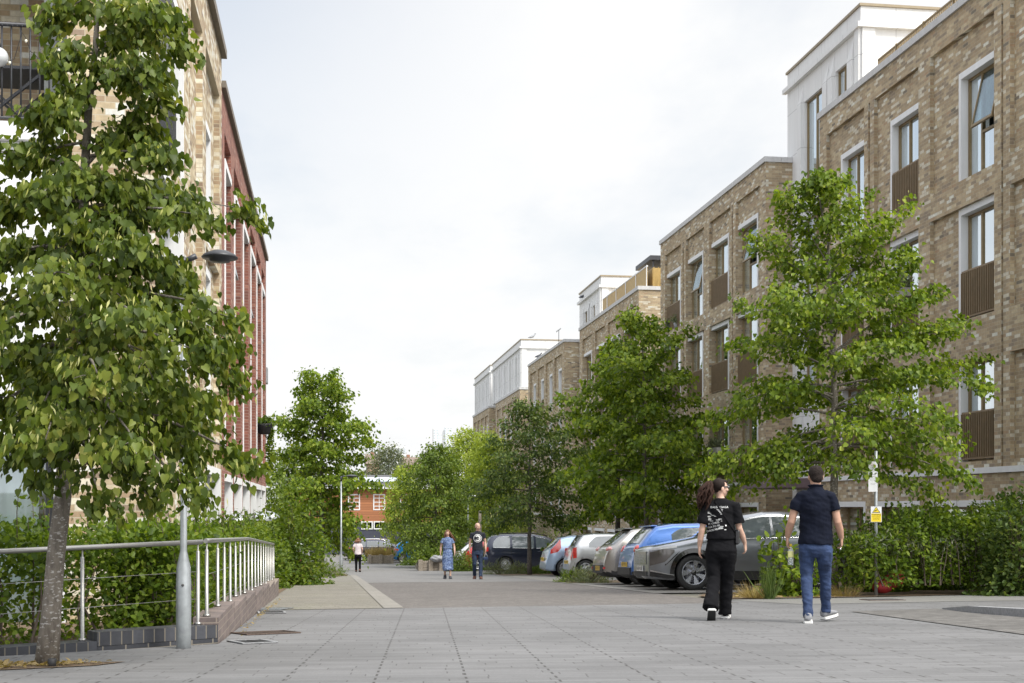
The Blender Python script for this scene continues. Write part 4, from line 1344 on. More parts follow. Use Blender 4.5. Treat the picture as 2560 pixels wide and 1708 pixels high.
def tuft(name, label, c, r, h, n, mats, seed, lean=.5, cat='plant', group=None, seedheads=0):
    rg = np.random.default_rng(seed)
    c = np.array(c, float)
    a = rg.uniform(0, 6.283, n); rr = r * .45 * np.sqrt(rg.random(n))
    p = c + np.stack([np.cos(a) * rr, np.sin(a) * rr, np.zeros(n)], 1)
    tip = np.stack([np.cos(a) * lean, np.sin(a) * lean, np.ones(n)], 1) + rg.normal(0, .22, (n, 3))
    nr = -np.stack([np.cos(a), np.sin(a), np.zeros(n)], 1) * 1 + rg.normal(0, .3, (n, 3))
    o = leaf_object(name, [(BLADE, p, tip, nr, h * rg.uniform(.5, 1.1, n), 0)], mats, None, c)
    o.location = c
    return tag(o, label, cat, group)


# --- the leaning lime in front, on the left
D0 = 9.08
tp = [at(116, 1662, D0), at(128, 1530, D0), at(142, 1380, D0), at(158, 1220, D0 + .02), at(176, 1050, D0 + .05), at(196, 820, D0 + .1), at(212, 560, D0 + .1), at(224, 300, D0 + .1), at(240, 60, D0 + .05), at(255, -170, D0)]
tp[0].z = ground(tp[0].y) - .03
ext = []
spec = [(.90, 490, 50, .2), (.88, 420, 30, -.3), (.85, 505, 110, -.1), (.84, 400, 90, .4), (.79, 455, 190, .2), (.80, 420, 170, -.3), (.70, 470, 395, -.2), (.71, 440, 330, .3), (.69, 455, 250, 0), (.66, 470, 480, .5), (.63, 655, 520, -.1), (.62, 560, 540, -.5), (.60, 520, 520, .4), (.55, 520, 690, .6), (.52, 640, 800, -.2), (.5, 640, 850, .3), (.46, 560, 880, -.7), (.44, 630, 950, .2),
        (.40, 600, 1010, -.4), (.38, 690, 1165, -.1), (.37, 560, 1130, .5), (.36, 540, 1240, -.5), (.35, 430, 1250, .3), (.35, 250, 1255, -.6), (.36, 90, 1200, -.4), (.37, -60, 1160, .1),
        (.72, 60, 405, .2), (.68, -40, 380, -.2), (.64, -60, 560, .3), (.58, -60, 660, -.4), (.5, -80, 820, .2), (.45, -80, 960, -.4), (.41, -90, 1080, .4), (.78, 95, 300, .1), (.80, 150, 270, -.3), (.84, 140, 160, -.2), (.92, 135, 50, .1), (.97, 330, -40, .1), (.68, 110, 480, -.6),
        (.56, 330, 620, -1.0), (.54, 120, 700, -1.2), (.48, 420, 800, -1.25), (.42, 250, 950, -1.3), (.4, 120, 1100, -1.2), (.39, 400, 1130, -1.2), (.56, 200, 660, 1.2), (.5, 350, 820, 1.3), (.42, 80, 980, 1.3), (.4, 300, 1120, 1.3)]
for f, x, y, dd in spec: ext.append((f, at(x - 55 if x > 380 else x, y, D0 + dd)))
tree('lime_tree', 'leaning lime tree with spotted bark and pale hanging bracts, nearest tree on the left', tp, .066,
     [(.3, .5), (.36, 1.0), (.5, 1.1), (.6, .8), (.68, .35), (1, .2)], 20, 24000, .060, [LIME, BRACT], 11, clear=.36, rise=(-.05, .6), droop=(.55, .3), extra=ext, bract=.13, hang=1.25, clump=.05, sub=.30, ncl=12, up=.12, fmax=.68, esub=.62)

# --- lime by the walking couple on the right
D1 = 23.8
b = gx(2083, D1)
tp = [b + Vector((0, 0, -.05)), at(2084, 1300, D1), at(2086, 1100, D1), at(2084, 900, D1 + .1), at(2078, 720, D1 + .1), at(2066, 570, D1), at(2036, 440, D1)]
ext = [(f, at(x, y, D1 + dd)) for f, x, y, dd in [(.5, 2470, 960, -.4), (.36, 2430, 1205, -.6), (.36, 2330, 1150, .6), (.42, 2390, 1075, -.2), (.58, 2350, 730, .2), (.70, 2265, 520, -.2), (.72, 1880, 615, .1), (.62, 1850, 765, -.2), (.48, 1850, 1000, -.3),
       (.4, 1900, 1130, .5), (.38, 1930, 1170, -.5), (.55, 2400, 800, .6), (.78, 1960, 500, .2), (.45, 2430, 900, .9), (.36, 1960, 1190, -.6), (.36, 1835, 1170, .2)]]
tree('lime_tree', 'green lime tree on the right behind the walking man in jeans', tp, .085, [(.25, 1.2), (.34, 2.1), (.45, 2.4), (.6, 2.1), (.75, 1.45), (.9, .7), (1, .15)], 56, 24000, .086, [LIMEB, BRACT], 12, lv=(.6, 1.1),
     clear=.29, rise=(.15, .95), droop=(.35, .15), extra=ext, bract=.04, clump=.085, sub=.34, ncl=9, bk=BARK_L)


def straight(x, d, ytop, lean=0, topx=None):
    b = gx(x, d); t_ = at(topx or x, ytop, d)
    return [b + Vector((0, 0, -.05)), b.lerp(t_, .3) + Vector((lean, 0, 0)), b.lerp(t_, .65), t_]


tree('lime_tree', 'broad lime tree behind the parked cars, in front of the second brick block', straight(1617, 45, 800, topx=1605), .10, [(.2, 2.0), (.3, 2.9), (.5, 2.8), (.7, 2.2), (.85, 1.5), (.95, .9), (1, .4)], 52, 15000, .14, [LIMEB, BRACT], 13, lv=(.45, 1.2),
     clear=.24, rise=(0, .8), droop=(.3, .15), clump=.13, sub=.36, ncl=6, group='trees along the right side of the street')
tree('lime_tree', 'lime tree with a dark forked trunk between the silver hatchbacks and the third block', straight(1545, 53, 860), .12, [(.2, 2.0), (.35, 2.6), (.55, 2.4), (.75, 1.8), (.92, 1.0), (1, .3)], 44, 10000, .16, [LIMEB, BRACT], 14, lv=(.45, 1.2),
     clear=.26, rise=(0, .8), droop=(.3, .15), clump=.15, sub=.36, ncl=6, bk=BARK_D, group='trees along the right side of the street')
tree('small_tree', 'small dark tree with a slim trunk between the navy minivan and the pale blue hatchback', straight(1324, 49, 1015), .085, [(.3, 1.2), (.4, 2.0), (.6, 2.0), (.8, 1.5), (.93, .9), (1, .3)], 44, 10000, .135, [OAKY, BRACT], 15, lv=(.45, 1.2),
     clear=.34, rise=(-.1, .7), droop=(.3, .1), clump=.12, sub=.36, ncl=6, bk=BARK_D, tpl=OVAL, bract=.03, group='trees along the right side of the street')
tree('lime_tree', 'tall dense lime tree by the far lamp post on the left of the street', straight(803, 67, 945, topx=808), .16, [(.12, 1.9), (.25, 2.75), (.45, 2.75), (.65, 2.4), (.8, 1.95), (.92, 1.4), (1, .8)], 66, 16000, .17, [LIMEB, BRACT], 16, lv=(.5, 1.2),
     clear=.14, rise=(-.05, .75), droop=(.3, .15), clump=.17, sub=.36, ncl=5, bk=BARK_D, bract=.02)
tree('small_tree', 'leafy green tree in the middle distance right of the orange house', straight(1090, 75, 1118), .10, [(.16, 1.6), (.32, 2.7), (.5, 2.5), (.75, 1.7), (.92, .8), (1, .3)], 60, 14000, .17, [SHRUBL, BRACT], 17, lv=(.5, 1.2),
     clear=.14, rise=(-.1, .7), droop=(.3, .1), clump=.17, sub=.36, ncl=5, tpl=OVAL, bk=BARK_D)
tree('birch_tree', 'pale yellow green feathery tree behind the couple walking towards us', straight(1168, 92, 1082), .10, [(.1, 2.2), (.3, 2.9), (.6, 2.4), (.85, 1.3), (1, .3)], 70, 20000, .17, [BIRCH, BRACT], 18,
     clear=.12, rise=(.1, .9), droop=(.4, .2), clump=.26, sub=.4, ncl=5, tpl=OVAL, bk=BARK_D, group='pale trees at the far end of the street')
tree('birch_tree', 'pale feathery tree standing close to the last brick block', straight(1228, 84, 1092), .10, [(.1, 1.6), (.3, 2.4), (.6, 2.0), (.85, 1.1), (1, .3)], 60, 15000, .17, [BIRCH, BRACT], 19,
     clear=.12, rise=(.1, .9), droop=(.4, .2), clump=.24, sub=.4, ncl=5, tpl=OVAL, bk=BARK_D, group='pale trees at the far end of the street')
tree('birch_tree', 'grey green tree behind the roof of the orange house', straight(972, 126, 1122), .14, [(.2, 2.6), (.45, 3.2), (.7, 2.4), (1, .5)], 60, 15000, .2, [GREYL, BRACT], 20,
     clear=.2, rise=(.1, .9), droop=(.4, .2), clump=.3, sub=.4, ncl=5, tpl=OVAL, bk=BARK_D)
tree('birch_tree', 'dull green tree behind the right end of the orange house', straight(1062, 122, 1150), .14, [(.2, 2.8), (.45, 3.2), (.7, 2.4), (1, .5)], 60, 14000, .2, [SHRUBL, BRACT], 21,
     clear=.2, rise=(.1, .9), droop=(.4, .2), clump=.3, sub=.4, ncl=5, tpl=OVAL, bk=BARK_D)
tree('birch_tree', 'dull green tree behind the left end of the orange house', straight(735, 118, 1120), .14, [(.1, 3.2), (.45, 3.6), (.7, 2.8), (1, .5)], 50, 8000, .22, [SHRUBL, BRACT], 22,
     clear=.1, rise=(.1, .9), droop=(.4, .2), clump=.3, sub=.4, ncl=5, tpl=OVAL, bk=BARK_D)

tree('small_tree', 'slender pale green tree in front of the right half of the orange house', straight(1012, 84, 1180), .07, [(.2, .9), (.4, 1.5), (.6, 1.4), (.85, .8), (1, .3)], 44, 7000, .16, [BIRCH, BRACT], 24,
     clear=.3, rise=(0, .8), droop=(.3, .1), clump=.2, sub=.38, ncl=5, tpl=OVAL, bk=BARK_D)
# --- hedges
zL = lambda x, y: ground(y) + .1
hb = []
for y0, y1 in [(11.9, 15.0), (15.0, 18.5), (18.5, 22.0), (22.0, 25.4)]:
    z = ground((y0 + y1) / 2) + .05
    hb.append(((-1.98, y0, z), (.74, 0, 0), (0, y1 - y0, 0), (.56 if y0 < 15 else .44) - z))
hb.append(((-1.35, 12.0, ground(12) + .05), (-4.2, -2.55, 0), (-.55, .95, 0), .54 - ground(12)))
foliage_box('beech_hedge', 'fresh green beech hedge behind the steel railing on the left', 'hedge', hb, 56000, .066, [HAZEL], 31, stems=120, shoots=120, rough=.085)
f0, f1 = gp(2168, 1494), gp(2560, 1485)
dv = (f1 - f0); dn = Vector((-dv.y, dv.x, 0)).normalized()
q = f0 + dn * .12
rb_ = []
for k, (hh, dp) in enumerate([(1.15, 1.0), (1.45, 1.3), (1.55, 1.4), (1.45, 1.5), (1.7, 1.5), (1.7, 1.5)]):
    a = q + dv * (k * .26)
    rb_.append(((a.x, a.y, ground(a.y) + .18), tuple(dv * .255), tuple(dn * dp), hh - .27))
foliage_box('mixed_hedge', 'loose green hedge along the corner on the right, below the brick block', 'hedge', rb_, 24000, .082, [HAZEL, GREYL], 32, stems=150, shoots=50, rough=.2,
            extra=lambda rg: (SLIM, np.array(q) + np.array(dv) * rg.uniform(.0, .9, (900, 1)) + rg.normal(0, .12, (900, 3)) + np.array((0, .2, .9)), rg.normal(0, 1, (900, 3)) + np.array((0, 0, .6)), rg.normal(0, 1, (900, 3)), np.full(900, .11), 1))
a = at(2545, 1400, 22.6); a.z = ground(a.y)
shrub('tall_shrub', 'tall dark leafy shrub at the right edge, above the corner hedge', 'shrub', a, .75, .7, 2.15, 3200, .10, [OAKY], 33)
a = gx(2192, 25.2)
shrub('leafy_shrub', 'bright green shrub under the yellow camera warning sign', 'shrub', a, .7, .7, 1.1, 2400, .10, [HAZEL], 34)
a = gx(2330, 26.2)
shrub('leafy_shrub', 'light green shrub just behind the corner hedge, under the white window lintels', 'shrub', a, 1.5, .8, 1.5, 3800, .10, [HAZEL], 35)
for k, (x, d, r, h, n) in enumerate([(1600, 41, 1.2, 1.75, 2600), (1690, 38.5, 1.2, 1.9, 2800), (1760, 36, 1.1, 1.85, 2600), (1850, 33, 1.0, 1.7, 2200)]):
    a = gx(x, d); a.x = max(a.x, 11.6)
    shrub('laurel_bush', ['narrow leaved dark bush seen left of the blue hatchback roof', 'narrow leaved dark bush seen above the roof of the blue hatchback', 'narrow leaved dark bush seen left of the walking woman', 'narrow leaved dark bush behind the roof of the grey crossover'][k], 'shrub', a, r, r, h, n, .12, [OAKY], 40 + k, tpl=SLIM if k > 9 else OVAL, group='dark bushes behind the parked cars', fill=.25)
for k, (x, d, r, h, m, lab) in enumerate([(1345, 62, 1.3, 1.9, SHRUBL, 'green shrub behind the bonnet of the navy minivan'), (1270, 66, 1.4, 2.1, HAZEL, 'light green shrub behind the roof of the navy minivan'), (1225, 72, 1.5, 2.3, SHRUBL, 'green shrub behind the bald man'),
                                       (1130, 80, 1.6, 2.2, HAZEL, 'light green shrub behind the woman in the blue dress'), (1060, 82, 1.5, 1.9, SHRUBL, 'dull green shrub behind the bright blue hatchback'), (1400, 52, .9, 1.5, HAZEL, 'small bright shrub behind the pale blue hatchback')]):
    a = gx(x, d)
    shrub('leafy_shrub', lab, 'shrub', a, r, r, h, 2300, .15, [m], 50 + k)
a = gx(1152, 61.5)
shrub('clipped_bush', 'rounded dark bush between the woman in the blue dress and the red car', 'shrub', a, .75, .8, 1.1, 2600, .085, [SHRUBL], 60, lump=.08)
a = gx(676, 49)
shrub('tall_shrub', 'tall dark green bush just beyond the far end of the red brick block', 'shrub', a, 1.3, 1.6, 4.3, 6000, .16, [SHRUBL], 64)
a = gx(728, 34.5)
shrub('leafy_shrub', 'large light green shrub at the far end of the steel railing', 'shrub', a, 1.05, 1.4, 2.75, 5200, .115, [HAZEL], 61, lump=.2)
a = gx(690, 30.5); a.x = -1.6
shrub('leafy_shrub', 'low green bush where the steel railing ends', 'shrub', a, .7, 1.6, 1.75, 3800, .10, [HAZEL], 62, lump=.14)
a = gx(745, 36.5)
shrub('valerian_plant', 'red valerian with pink flower heads at the foot of the large shrub', 'flowering plant', a, .42, .4, .75, 700, .09, [SHRUBL, PINK], 63, flowers=26)
for k, (x, d, r, h, m, lab) in enumerate([(768, 44, .55, .55, GREYL, 'grey green ground plant left of the dark tree trunk'), (800, 47, .7, .6, GREYL, 'grey green ground plant in front of the dark tree trunk'), (828, 49, .65, .5, SHRUBL, 'dark green ground plant beside the far lamp post'), (780, 55, 1.0, .8, SHRUBL, 'green ground plant behind the grey green ones on the left'), (752, 40, .5, .5, SHRUBL, 'low dark green plant beside the pink valerian')]):
    a = gx(x, d)
    shrub('ground_plant', lab, 'plant', a, r, r, h, 1000, .11, [m], 70 + k, tpl=SLIM, tipup=.7)
for k, (x, y, r, h, m, lab) in enumerate([(1255, 1437, .75, .62, GREYL, 'grey lavender clump at the foot of the small dark tree'), (1300, 1436, .6, .5, GREYL, 'grey lavender clump left of the slim trunk, with thin flower stalks'), (1345, 1436, .5, .32, SHRUBL, 'low green plant right of the slim trunk'),
                                          (1450, 1457, .55, .45, SHRUBL, 'green rosemary clump in front of the silver city car wheel'), (1490, 1459, .6, .5, GREYL, 'grey green clump in front of the silver hatchback bumper')]):
    a = gp(x, y); a.y += r; a.z = ground(a.y)
    shrub('ground_plant', lab, 'plant', a, r, r * .8, h, 1500, .09, [m], 80 + k, tpl=SLIM, tipup=.8, group='low planting between the parking bays')
a = gp(1930, 1499); a.y += .1
tuft('ornamental_grass', 'green ornamental grass tuft in front of the grey crossover', a, .18, .62, 150, [GRASSL], 90, lean=.25)
a = gp(1895, 1497); a.y += .1
tuft('ornamental_grass', 'dry straw coloured grass tuft beside the green one', a, .42, .34, 300, [STRAW], 91, lean=1.1)
a = gp(1962, 1492); a.y += .3
shrub('leafy_shrub', 'young bright green shrub between the walking woman and man', 'shrub', a, .42, .4, 1.5, 420, .14, [LIMEB], 92, fill=.5)
a = gp(2010, 1494); a.y += .3
shrub('leafy_shrub', 'small green shrub seen between the walking man and the tree trunk', 'shrub', a, .5, .35, .95, 500, .13, [LIMEB], 93, fill=.5)
a = gp(2110, 1492)
tuft('ornamental_grass', 'dry grass remains at the foot of the right lime tree', a, .5, .3, 260, [STRAW], 94, lean=1.2)


def litter(name, label, poly, n, size, mats, seed):
    rg = np.random.default_rng(seed); pts = np.array(poly)
    w = rg.dirichlet(np.ones(len(pts)), n); xy = w @ pts
    p = np.stack([xy[:, 0], xy[:, 1], np.array([ground(y) + .02 for y in xy[:, 1]])], 1)
    o = leaf_object(name, [(OVAL, p, rg.normal(0, 1, (n, 3)) * (1, 1, .2), rg.normal(0, .4, (n, 3)) + (0, 0, 1), size * rg.uniform(.4, 1.2, n), 0)], mats, None, p[0] * 0)
    return tag(o, kind='stuff')


litter('leaf_litter', '', [(-3.2, 8.7), (-1.62, 9.28), (-1.5, 9.5), (-2.6, 9.6)], 420, .045, [STRAW], 1)
litter('leaf_litter', '', [(6.6, 20.8), (9.1, 21.1), (9.6, 23.5), (7.4, 24.0)], 900, .09, [STRAW], 2)
litter('leaf_litter', '', [(-.92, 12.0), (-.8, 12.1), (-.82, 24), (-.9, 24)], 160, .035, [STRAW], 3)
# ------------------------------------------------------------------ cars
TYRE = surf('tyre_rubber', (.022, .022, .023), .8, var=.2, scale=14)
ALLOY = surf('alloy_wheel', (.62, .63, .65), .3, .75, var=.06)
ALLOYD = surf('machined_dark_alloy', (.33, .34, .38), .25, .8, var=.1)
DGLASS = surf('car_glass', (.055, .068, .072), .05, var=.15, scale=2, coat=1.0, spec=.9)
SGLASS = surf('car_side_glass', (.14, .165, .18), .06, var=.25, scale=2.5, coat=1.0, spec=.9)
TLRED = surf('red_lamp_lens', (.50, .025, .02), .15, var=.2, scale=12, coat=1.0)
LAMPW = surf('clear_lamp_lens', (.62, .63, .65), .12, var=.15, scale=15, coat=1.0)
CHROME = surf('chrome_trim', (.75, .76, .78), .15, .95, var=.03)
GLOSSB = surf('gloss_black_trim', (.012, .012, .014), .18, coat=1.0)
CLADB = surf('black_bumper', (.028, .028, .03), .6)
PLY = surf('yellow_plate', (.72, .48, .03), .4, var=.03)
PLW = surf('white_plate', (.74, .75, .74), .4, var=.03)
INK = surf('black_lettering', (.012, .012, .012), .6)


def text_mesh(body, size, align='CENTER', res=2, bold=0.0):
    cu = bpy.data.curves.new('lettering', 'FONT'); cu.body = body; cu.size = size; cu.align_x = align; cu.align_y = 'CENTER'; cu.resolution_u = res; cu.offset = bold
    o = bpy.data.objects.new('tmp', cu); COL.objects.link(o)
    dg = bpy.context.evaluated_depsgraph_get(); dg.update()
    me = bpy.data.meshes.new_from_object(o.evaluated_get(dg), depsgraph=dg)
    vs = [v.co.copy() for v in me.vertices]; fs = [tuple(p.vertices) for p in me.polygons]
    bpy.data.objects.remove(o); bpy.data.curves.remove(cu); bpy.data.meshes.remove(me)
    return vs, fs


def interp(pts, x):
    return float(np.interp(x, [p[0] for p in pts], [p[1] for p in pts]))


class Car:
    def __init__(c, **k):
        c.__dict__.update(dict(clad=0.0, rad=.30, belt=[(0, .9), (5, .95)], tumble=.25, corner=.10, front_round=.16, rear_round=.13, glass=SGLASS))
        c.__dict__.update(k)

    def top(c, x): return interp(c.tp, x)
    def bot(c, x): return interp(c.bt, x)
    def plan(c, x):
        u = 2 * x / c.L - 1
        p = 1 - .05 * abs(u) ** 3
        e = .45
        if x < e: p -= c.front_round * ((e - x) / e) ** 2.4
        if x > c.L - e: p -= c.rear_round * ((x - c.L + e) / e) ** 2.6
        return p
    def w(c, x, z):
        zb = interp(c.belt, x); b = c.W / 2 * c.plan(x)
        if z <= zb:
            t = max(0, min(1, (z - .2) / (zb - .2)))
            return b * (.93 + .07 * math.sin(t * 2.3))
        kb = .93 + .07 * math.sin(2.3)
        return b * kb * (1 - c.tumble * ((z - zb) / (c.H - zb)) ** 1.1)

    def ring(c, x):
        zb, zt = c.bot(x), c.top(x); r = min(c.corner, (zt - zb) * .35)
        h = []
        for i in range(11):
            z = zb + (zt - r - zb) * i / 10; h.append((c.w(x, z), z))
        w0 = h[-1][0]
        for th in (25, 50, 75, 90):
            a = math.radians(th); h.append((w0 - r * 1.3 * (1 - math.cos(a)), zt - r + r * math.sin(a)))
        y1 = h[-1][0]
        h.append((y1 * .5, zt + .018)); h.append((0, zt + .025))
        return h

    def side(c, mb, s, low, up, off=.006, m=0, nx=14, nz=4):
        """patch on the flank between two lines of (x, z)"""
        x0, x1 = low[0][0], low[-1][0]
        vs = []
        for i in range(nx + 1):
            x = x0 + (x1 - x0) * i / nx
            a, b = interp(low, x), interp(up, x)
            for j in range(nz + 1):
                z = a + (b - a) * j / nz
                vs.append((x, s * (c.w(x, z) + off), z))
        fs = []
        for i in range(nx):
            for j in range(nz):
                q = (i * (nz + 1) + j, (i + 1) * (nz + 1) + j, (i + 1) * (nz + 1) + j + 1, i * (nz + 1) + j + 1)
                fs.append(q if s < 0 else q[::-1])
        mb.add(vs, fs, m, True)

    def over(c, mb, xa, xb, ya, yb, off=.007, m=0, nx=10, ny=8, inset=.0):
        """patch over the bonnet / screens / tail between stations, ya..yb as fractions of the half width"""
        vs = []
        for i in range(nx + 1):
            x = xa + (xb - xa) * i / nx
            d = .01; tx = c.top(min(x + d, c.L)) - c.top(max(x - d, 0)); ln = math.hypot(2 * d, tx); n = (-tx / ln, 2 * d / ln)
            zt = c.top(x); r = min(c.corner, (zt - c.bot(x)) * .35); ym = c.w(x, zt - r) - inset
            for j in range(ny + 1):
                f = ya + (yb - ya) * j / ny
                y = ym * f
                k = max(0, (abs(y) - (ym - r * 1.3))) / (r * 1.3)
                z = zt - r * (1 - math.sqrt(max(0, 1 - min(1, k) ** 2))) + .025 * max(0, 1 - (y / ym) ** 2)
                vs.append((x + n[0] * off, y, z + n[1] * off))
        fs = [(i * (ny + 1) + j, i * (ny + 1) + j + 1, (i + 1) * (ny + 1) + j + 1, (i + 1) * (ny + 1) + j) for i in range(nx) for j in range(ny)]
        fs = [f[::-1] for f in fs]
        mb.add(vs, fs, m, True)

    def build(c, name, label, X, S, nose_out, mat, group=None, cat='car'):
        z = ground(S)
        t = thing(name, (X, S, z), label, cat, group=group)
        sg = 1 if nose_out else -1
        t.rotation_euler = (-.038 * sg if S < 70 else 0, 0, 0 if nose_out else math.pi)
        L2 = c.L / 2
        sh = Vector((L2, 0, 0))
        # shell
        xs = sorted(set([0, .02, .05, .1, .17, .25, .35] + [.35 + (c.L - .7) * i / 34 for i in range(35)] + [c.L - q for q in (.35, .25, .17, .1, .05, .02, 0)] + [p[0] for p in c.tp]))
        mb = MB(); rings = []
        for x in xs:
            h = c.ring(x)
            full = [(x, y, zz) for y, zz in h] + [(x, -y, zz) for y, zz in reversed(h[:-1])]
            rings.append(full)
        n = len(rings[0])
        vs = [v for r in rings for v in r]
        fs = []; mi = []
        for i in range(len(rings) - 1):
            for j in range(n):
                f = (i * n + j, i * n + (j + 1) % n, (i + 1) * n + (j + 1) % n, (i + 1) * n + j)
                fs.append(f)
        mb.add(vs, fs, 0, True)
        mb.add([rings[0][j] for j in range(n)], [tuple(range(n))], 0, False)
        mb.add([rings[-1][j] for j in range(n)], [tuple(reversed(range(n)))], 0, False)
        me = mb.mesh('body', [mat, CLADB], weld=True)
        for p in me.polygons:
            zc = sum(me.vertices[v].co.z for v in p.vertices) / len(p.vertices)
            if zc < c.clad: p.material_index = 1
        o = bpy.data.objects.new('tmp', me); COL.objects.link(o)
        cut = MB()
        for xw in (c.xf, c.xr):
            for s in (-1, 1):
                cut.lathe((xw, s * (c.W / 2 - .32) if s > 0 else -(c.W / 2 + .12), c.rad + .0), [(c.rad + .055, 0), (c.rad + .055, .44)], 36, axis='Y')
        cm = cut.mesh('cut', [mat, CLADB], weld=True)
        for p in cm.polygons: p.material_index = 1
        k = bpy.data.objects.new('tmpc', cm); COL.objects.link(k)
        b = o.modifiers.new('b', 'BOOLEAN'); b.operation = 'DIFFERENCE'; b.object = k; b.solver = 'EXACT'
        dg = bpy.context.evaluated_depsgraph_get(); dg.update()
        out = bpy.data.meshes.new_from_object(o.evaluated_get(dg), depsgraph=dg); out.name = 'body'
        bpy.data.objects.remove(o); bpy.data.objects.remove(k)
        out.transform(Matrix.Translation((-L2, 0, 0)))
        link_mesh('body', out, t)

        def part(nm, mb_, mats, par=t):
            me_ = mb_.mesh(nm, mats); me_.transform(Matrix.Translation((-L2, 0, 0))); return link_mesh(nm, me_, par)
        # glass
        for s in (-1, 1):
            for q in c.win:
                xa, xb = q[0], q[1]
                ra = q[2] if len(q) > 2 else 0.0; rb_ = q[3] if len(q) > 3 else 0.0
                N = 12; low = []; up = []
                for i in range(N + 1):
                    x = xa + (xb - xa) * i / N
                    lo_, hi_ = interp(c.belt, x) + .02, max(interp(c.belt, x) + .025, c.top(x) - .105)
                    f = i / N
                    if ra and f < .35: hi_ = min(hi_, lo_ + (hi_ - lo_) * (1 - ra * (1 - f / .35) ** 1.6))
                    if rb_ and f > .65: hi_ = min(hi_, lo_ + (hi_ - lo_) * (1 - rb_ * ((f - .65) / .35) ** 1.6))
                    low.append((x, lo_)); up.append((x, hi_))
                g_ = MB(); c.side(g_, s, low, up, .005); w_ = part('side_window', g_, c.glass)
                if getattr(c, 'chrome', False):
                    r_ = MB()
                    r_.tube([(x, s * (c.w(x, zz) + .008), zz) for x, zz in low], .010, 5); r_.tube([(x, s * (c.w(x, zz) + .008), zz) for x, zz in up], .010, 5)
                    part('window_trim', r_, CHROME, w_)
        g_ = MB(); c.over(g_, c.ws[0], c.ws[1], -1, 1, inset=.075); part('windscreen', g_, DGLASS)
        g_ = MB(); c.over(g_, c.rw[0], c.rw[1], -1, 1, inset=.09); part('rear_window', g_, DGLASS)
        # lamps
        for s in (-1, 1):
            g_ = MB()
            if c.__dict__.get('tlball'):
                q = c.tlball; g_.ball((q[0], s * q[1], q[2]), q[3], q[4], q[5], 16, 12)
                g_.ball((q[0] + q[3] * .55, s * (q[1] + .02), q[2]), q[3] * .55, q[4] * .42, q[5] * .5, 14, 10, 1)
            else: c.side(g_, s, c.tl[0], c.tl[1], .008)
            if c.tl2 and not c.__dict__.get('tlball'): c.over(g_, c.tl2[0], c.tl2[1], s * c.tl2[2], s * c.tl2[3], .010) if s > 0 else c.over(g_, c.tl2[0], c.tl2[1], -c.tl2[3], -c.tl2[2], .010)
            part('tail_light', g_, [c.__dict__.get('tlm', TLRED), surf('inner_lamp_lens', (.62, .16, .12), .12, coat=1.0)])
            g_ = MB(); c.side(g_, s, c.hl[0], c.hl[1], .008); part('headlight', g_, c.__dict__.get('hlm', LAMPW))
            # shut lines and handles
            for xd in c.doors:
                g_ = MB(); zb = interp(c.belt, xd); c.side(g_, s, [(xd, .32), (xd + .011, .32)], [(xd, zb), (xd + .011, zb)], .003, nx=1, nz=8); part('door_seam', g_, INK)
            for xh in c.handles:
                zb = interp(c.belt, xh) - .13; y = s * (c.w(xh, zb) + .022)
                g_ = MB(); g_.tube([(xh - .10, y - s * .02, zb), (xh - .07, y, zb), (xh + .07, y, zb), (xh + .10, y - s * .02, zb)], .016, 6); part('door_handle', g_, mat)
            xm = c.ws[0] + .42; zb = interp(c.belt, xm) + .05; y = c.w(xm, zb)
            g_ = MB(); g_.ball((xm, s * (y + .12), zb + .05), .075, .105, .075, 10, 7); g_.bar((xm, s * (y - .03), zb), (xm, s * (y + .1), zb + .03), .05, .04); part('wing_mirror', g_, c.__dict__.get('mirror', mat))
        for xw in (c.xf, c.xr):
            for s in (-1, 1): c.wheel(part, xw, s)
        for g_, nm, mats in c.__dict__.get('extra', lambda c_: [])(c): part(nm, g_, mats)
        # plates
        for fr in (0, 1):
            q = c.plate[fr]
            if not q: continue
            xq, zq, txt = q
            g_ = MB(); d = -1 if fr == 0 else 1
            g_.box(xq - .008, xq + .008, -.26, .26, zq - .056, zq + .056)
            pl = part('number_plate', g_, PLW if fr == 0 else PLY)
            v, f = text_mesh(txt, .105)
            me_ = bpy.data.meshes.new('lettering'); me_.from_pydata([(xq + d * .0105 - L2, d * p.x, zq + p.y) for p in v], [], f); me_.materials.append(INK); link_mesh('lettering', me_, pl)
        return t

    def wheel(c, part, xw, s):
        r = c.rad; y0 = s * (c.W / 2 - .215); y1 = s * (c.W / 2 - .015)
        ty = MB()
        d = y1 - y0
        ty.lathe((xw, y0, r), [(r * .68, 0), (r * .93, 0), (r, d * .12), (r, d * .86), (r * .95, d * .985), (r * c.rimf + .012, d * 1.0), (r * c.rimf, d * .93), (r * c.rimf, 0)], 36, axis='Y')
        w_ = part('wheel', ty, TYRE)
        rm = MB(); yo = y1 - s * .012
        R = r * c.rimf
        rm.lathe((xw, y1 - s * .10, r), [(.0001, 0), (R, 0)], 32, m=1, axis='Y')
        rm.lathe((xw, y1 - s * .05, r), [(R - .022, 0), (R - .018, s * .04), (R + .006, s * .04), (R + .006, 0)], 36, axis='Y')
        n = c.spokes
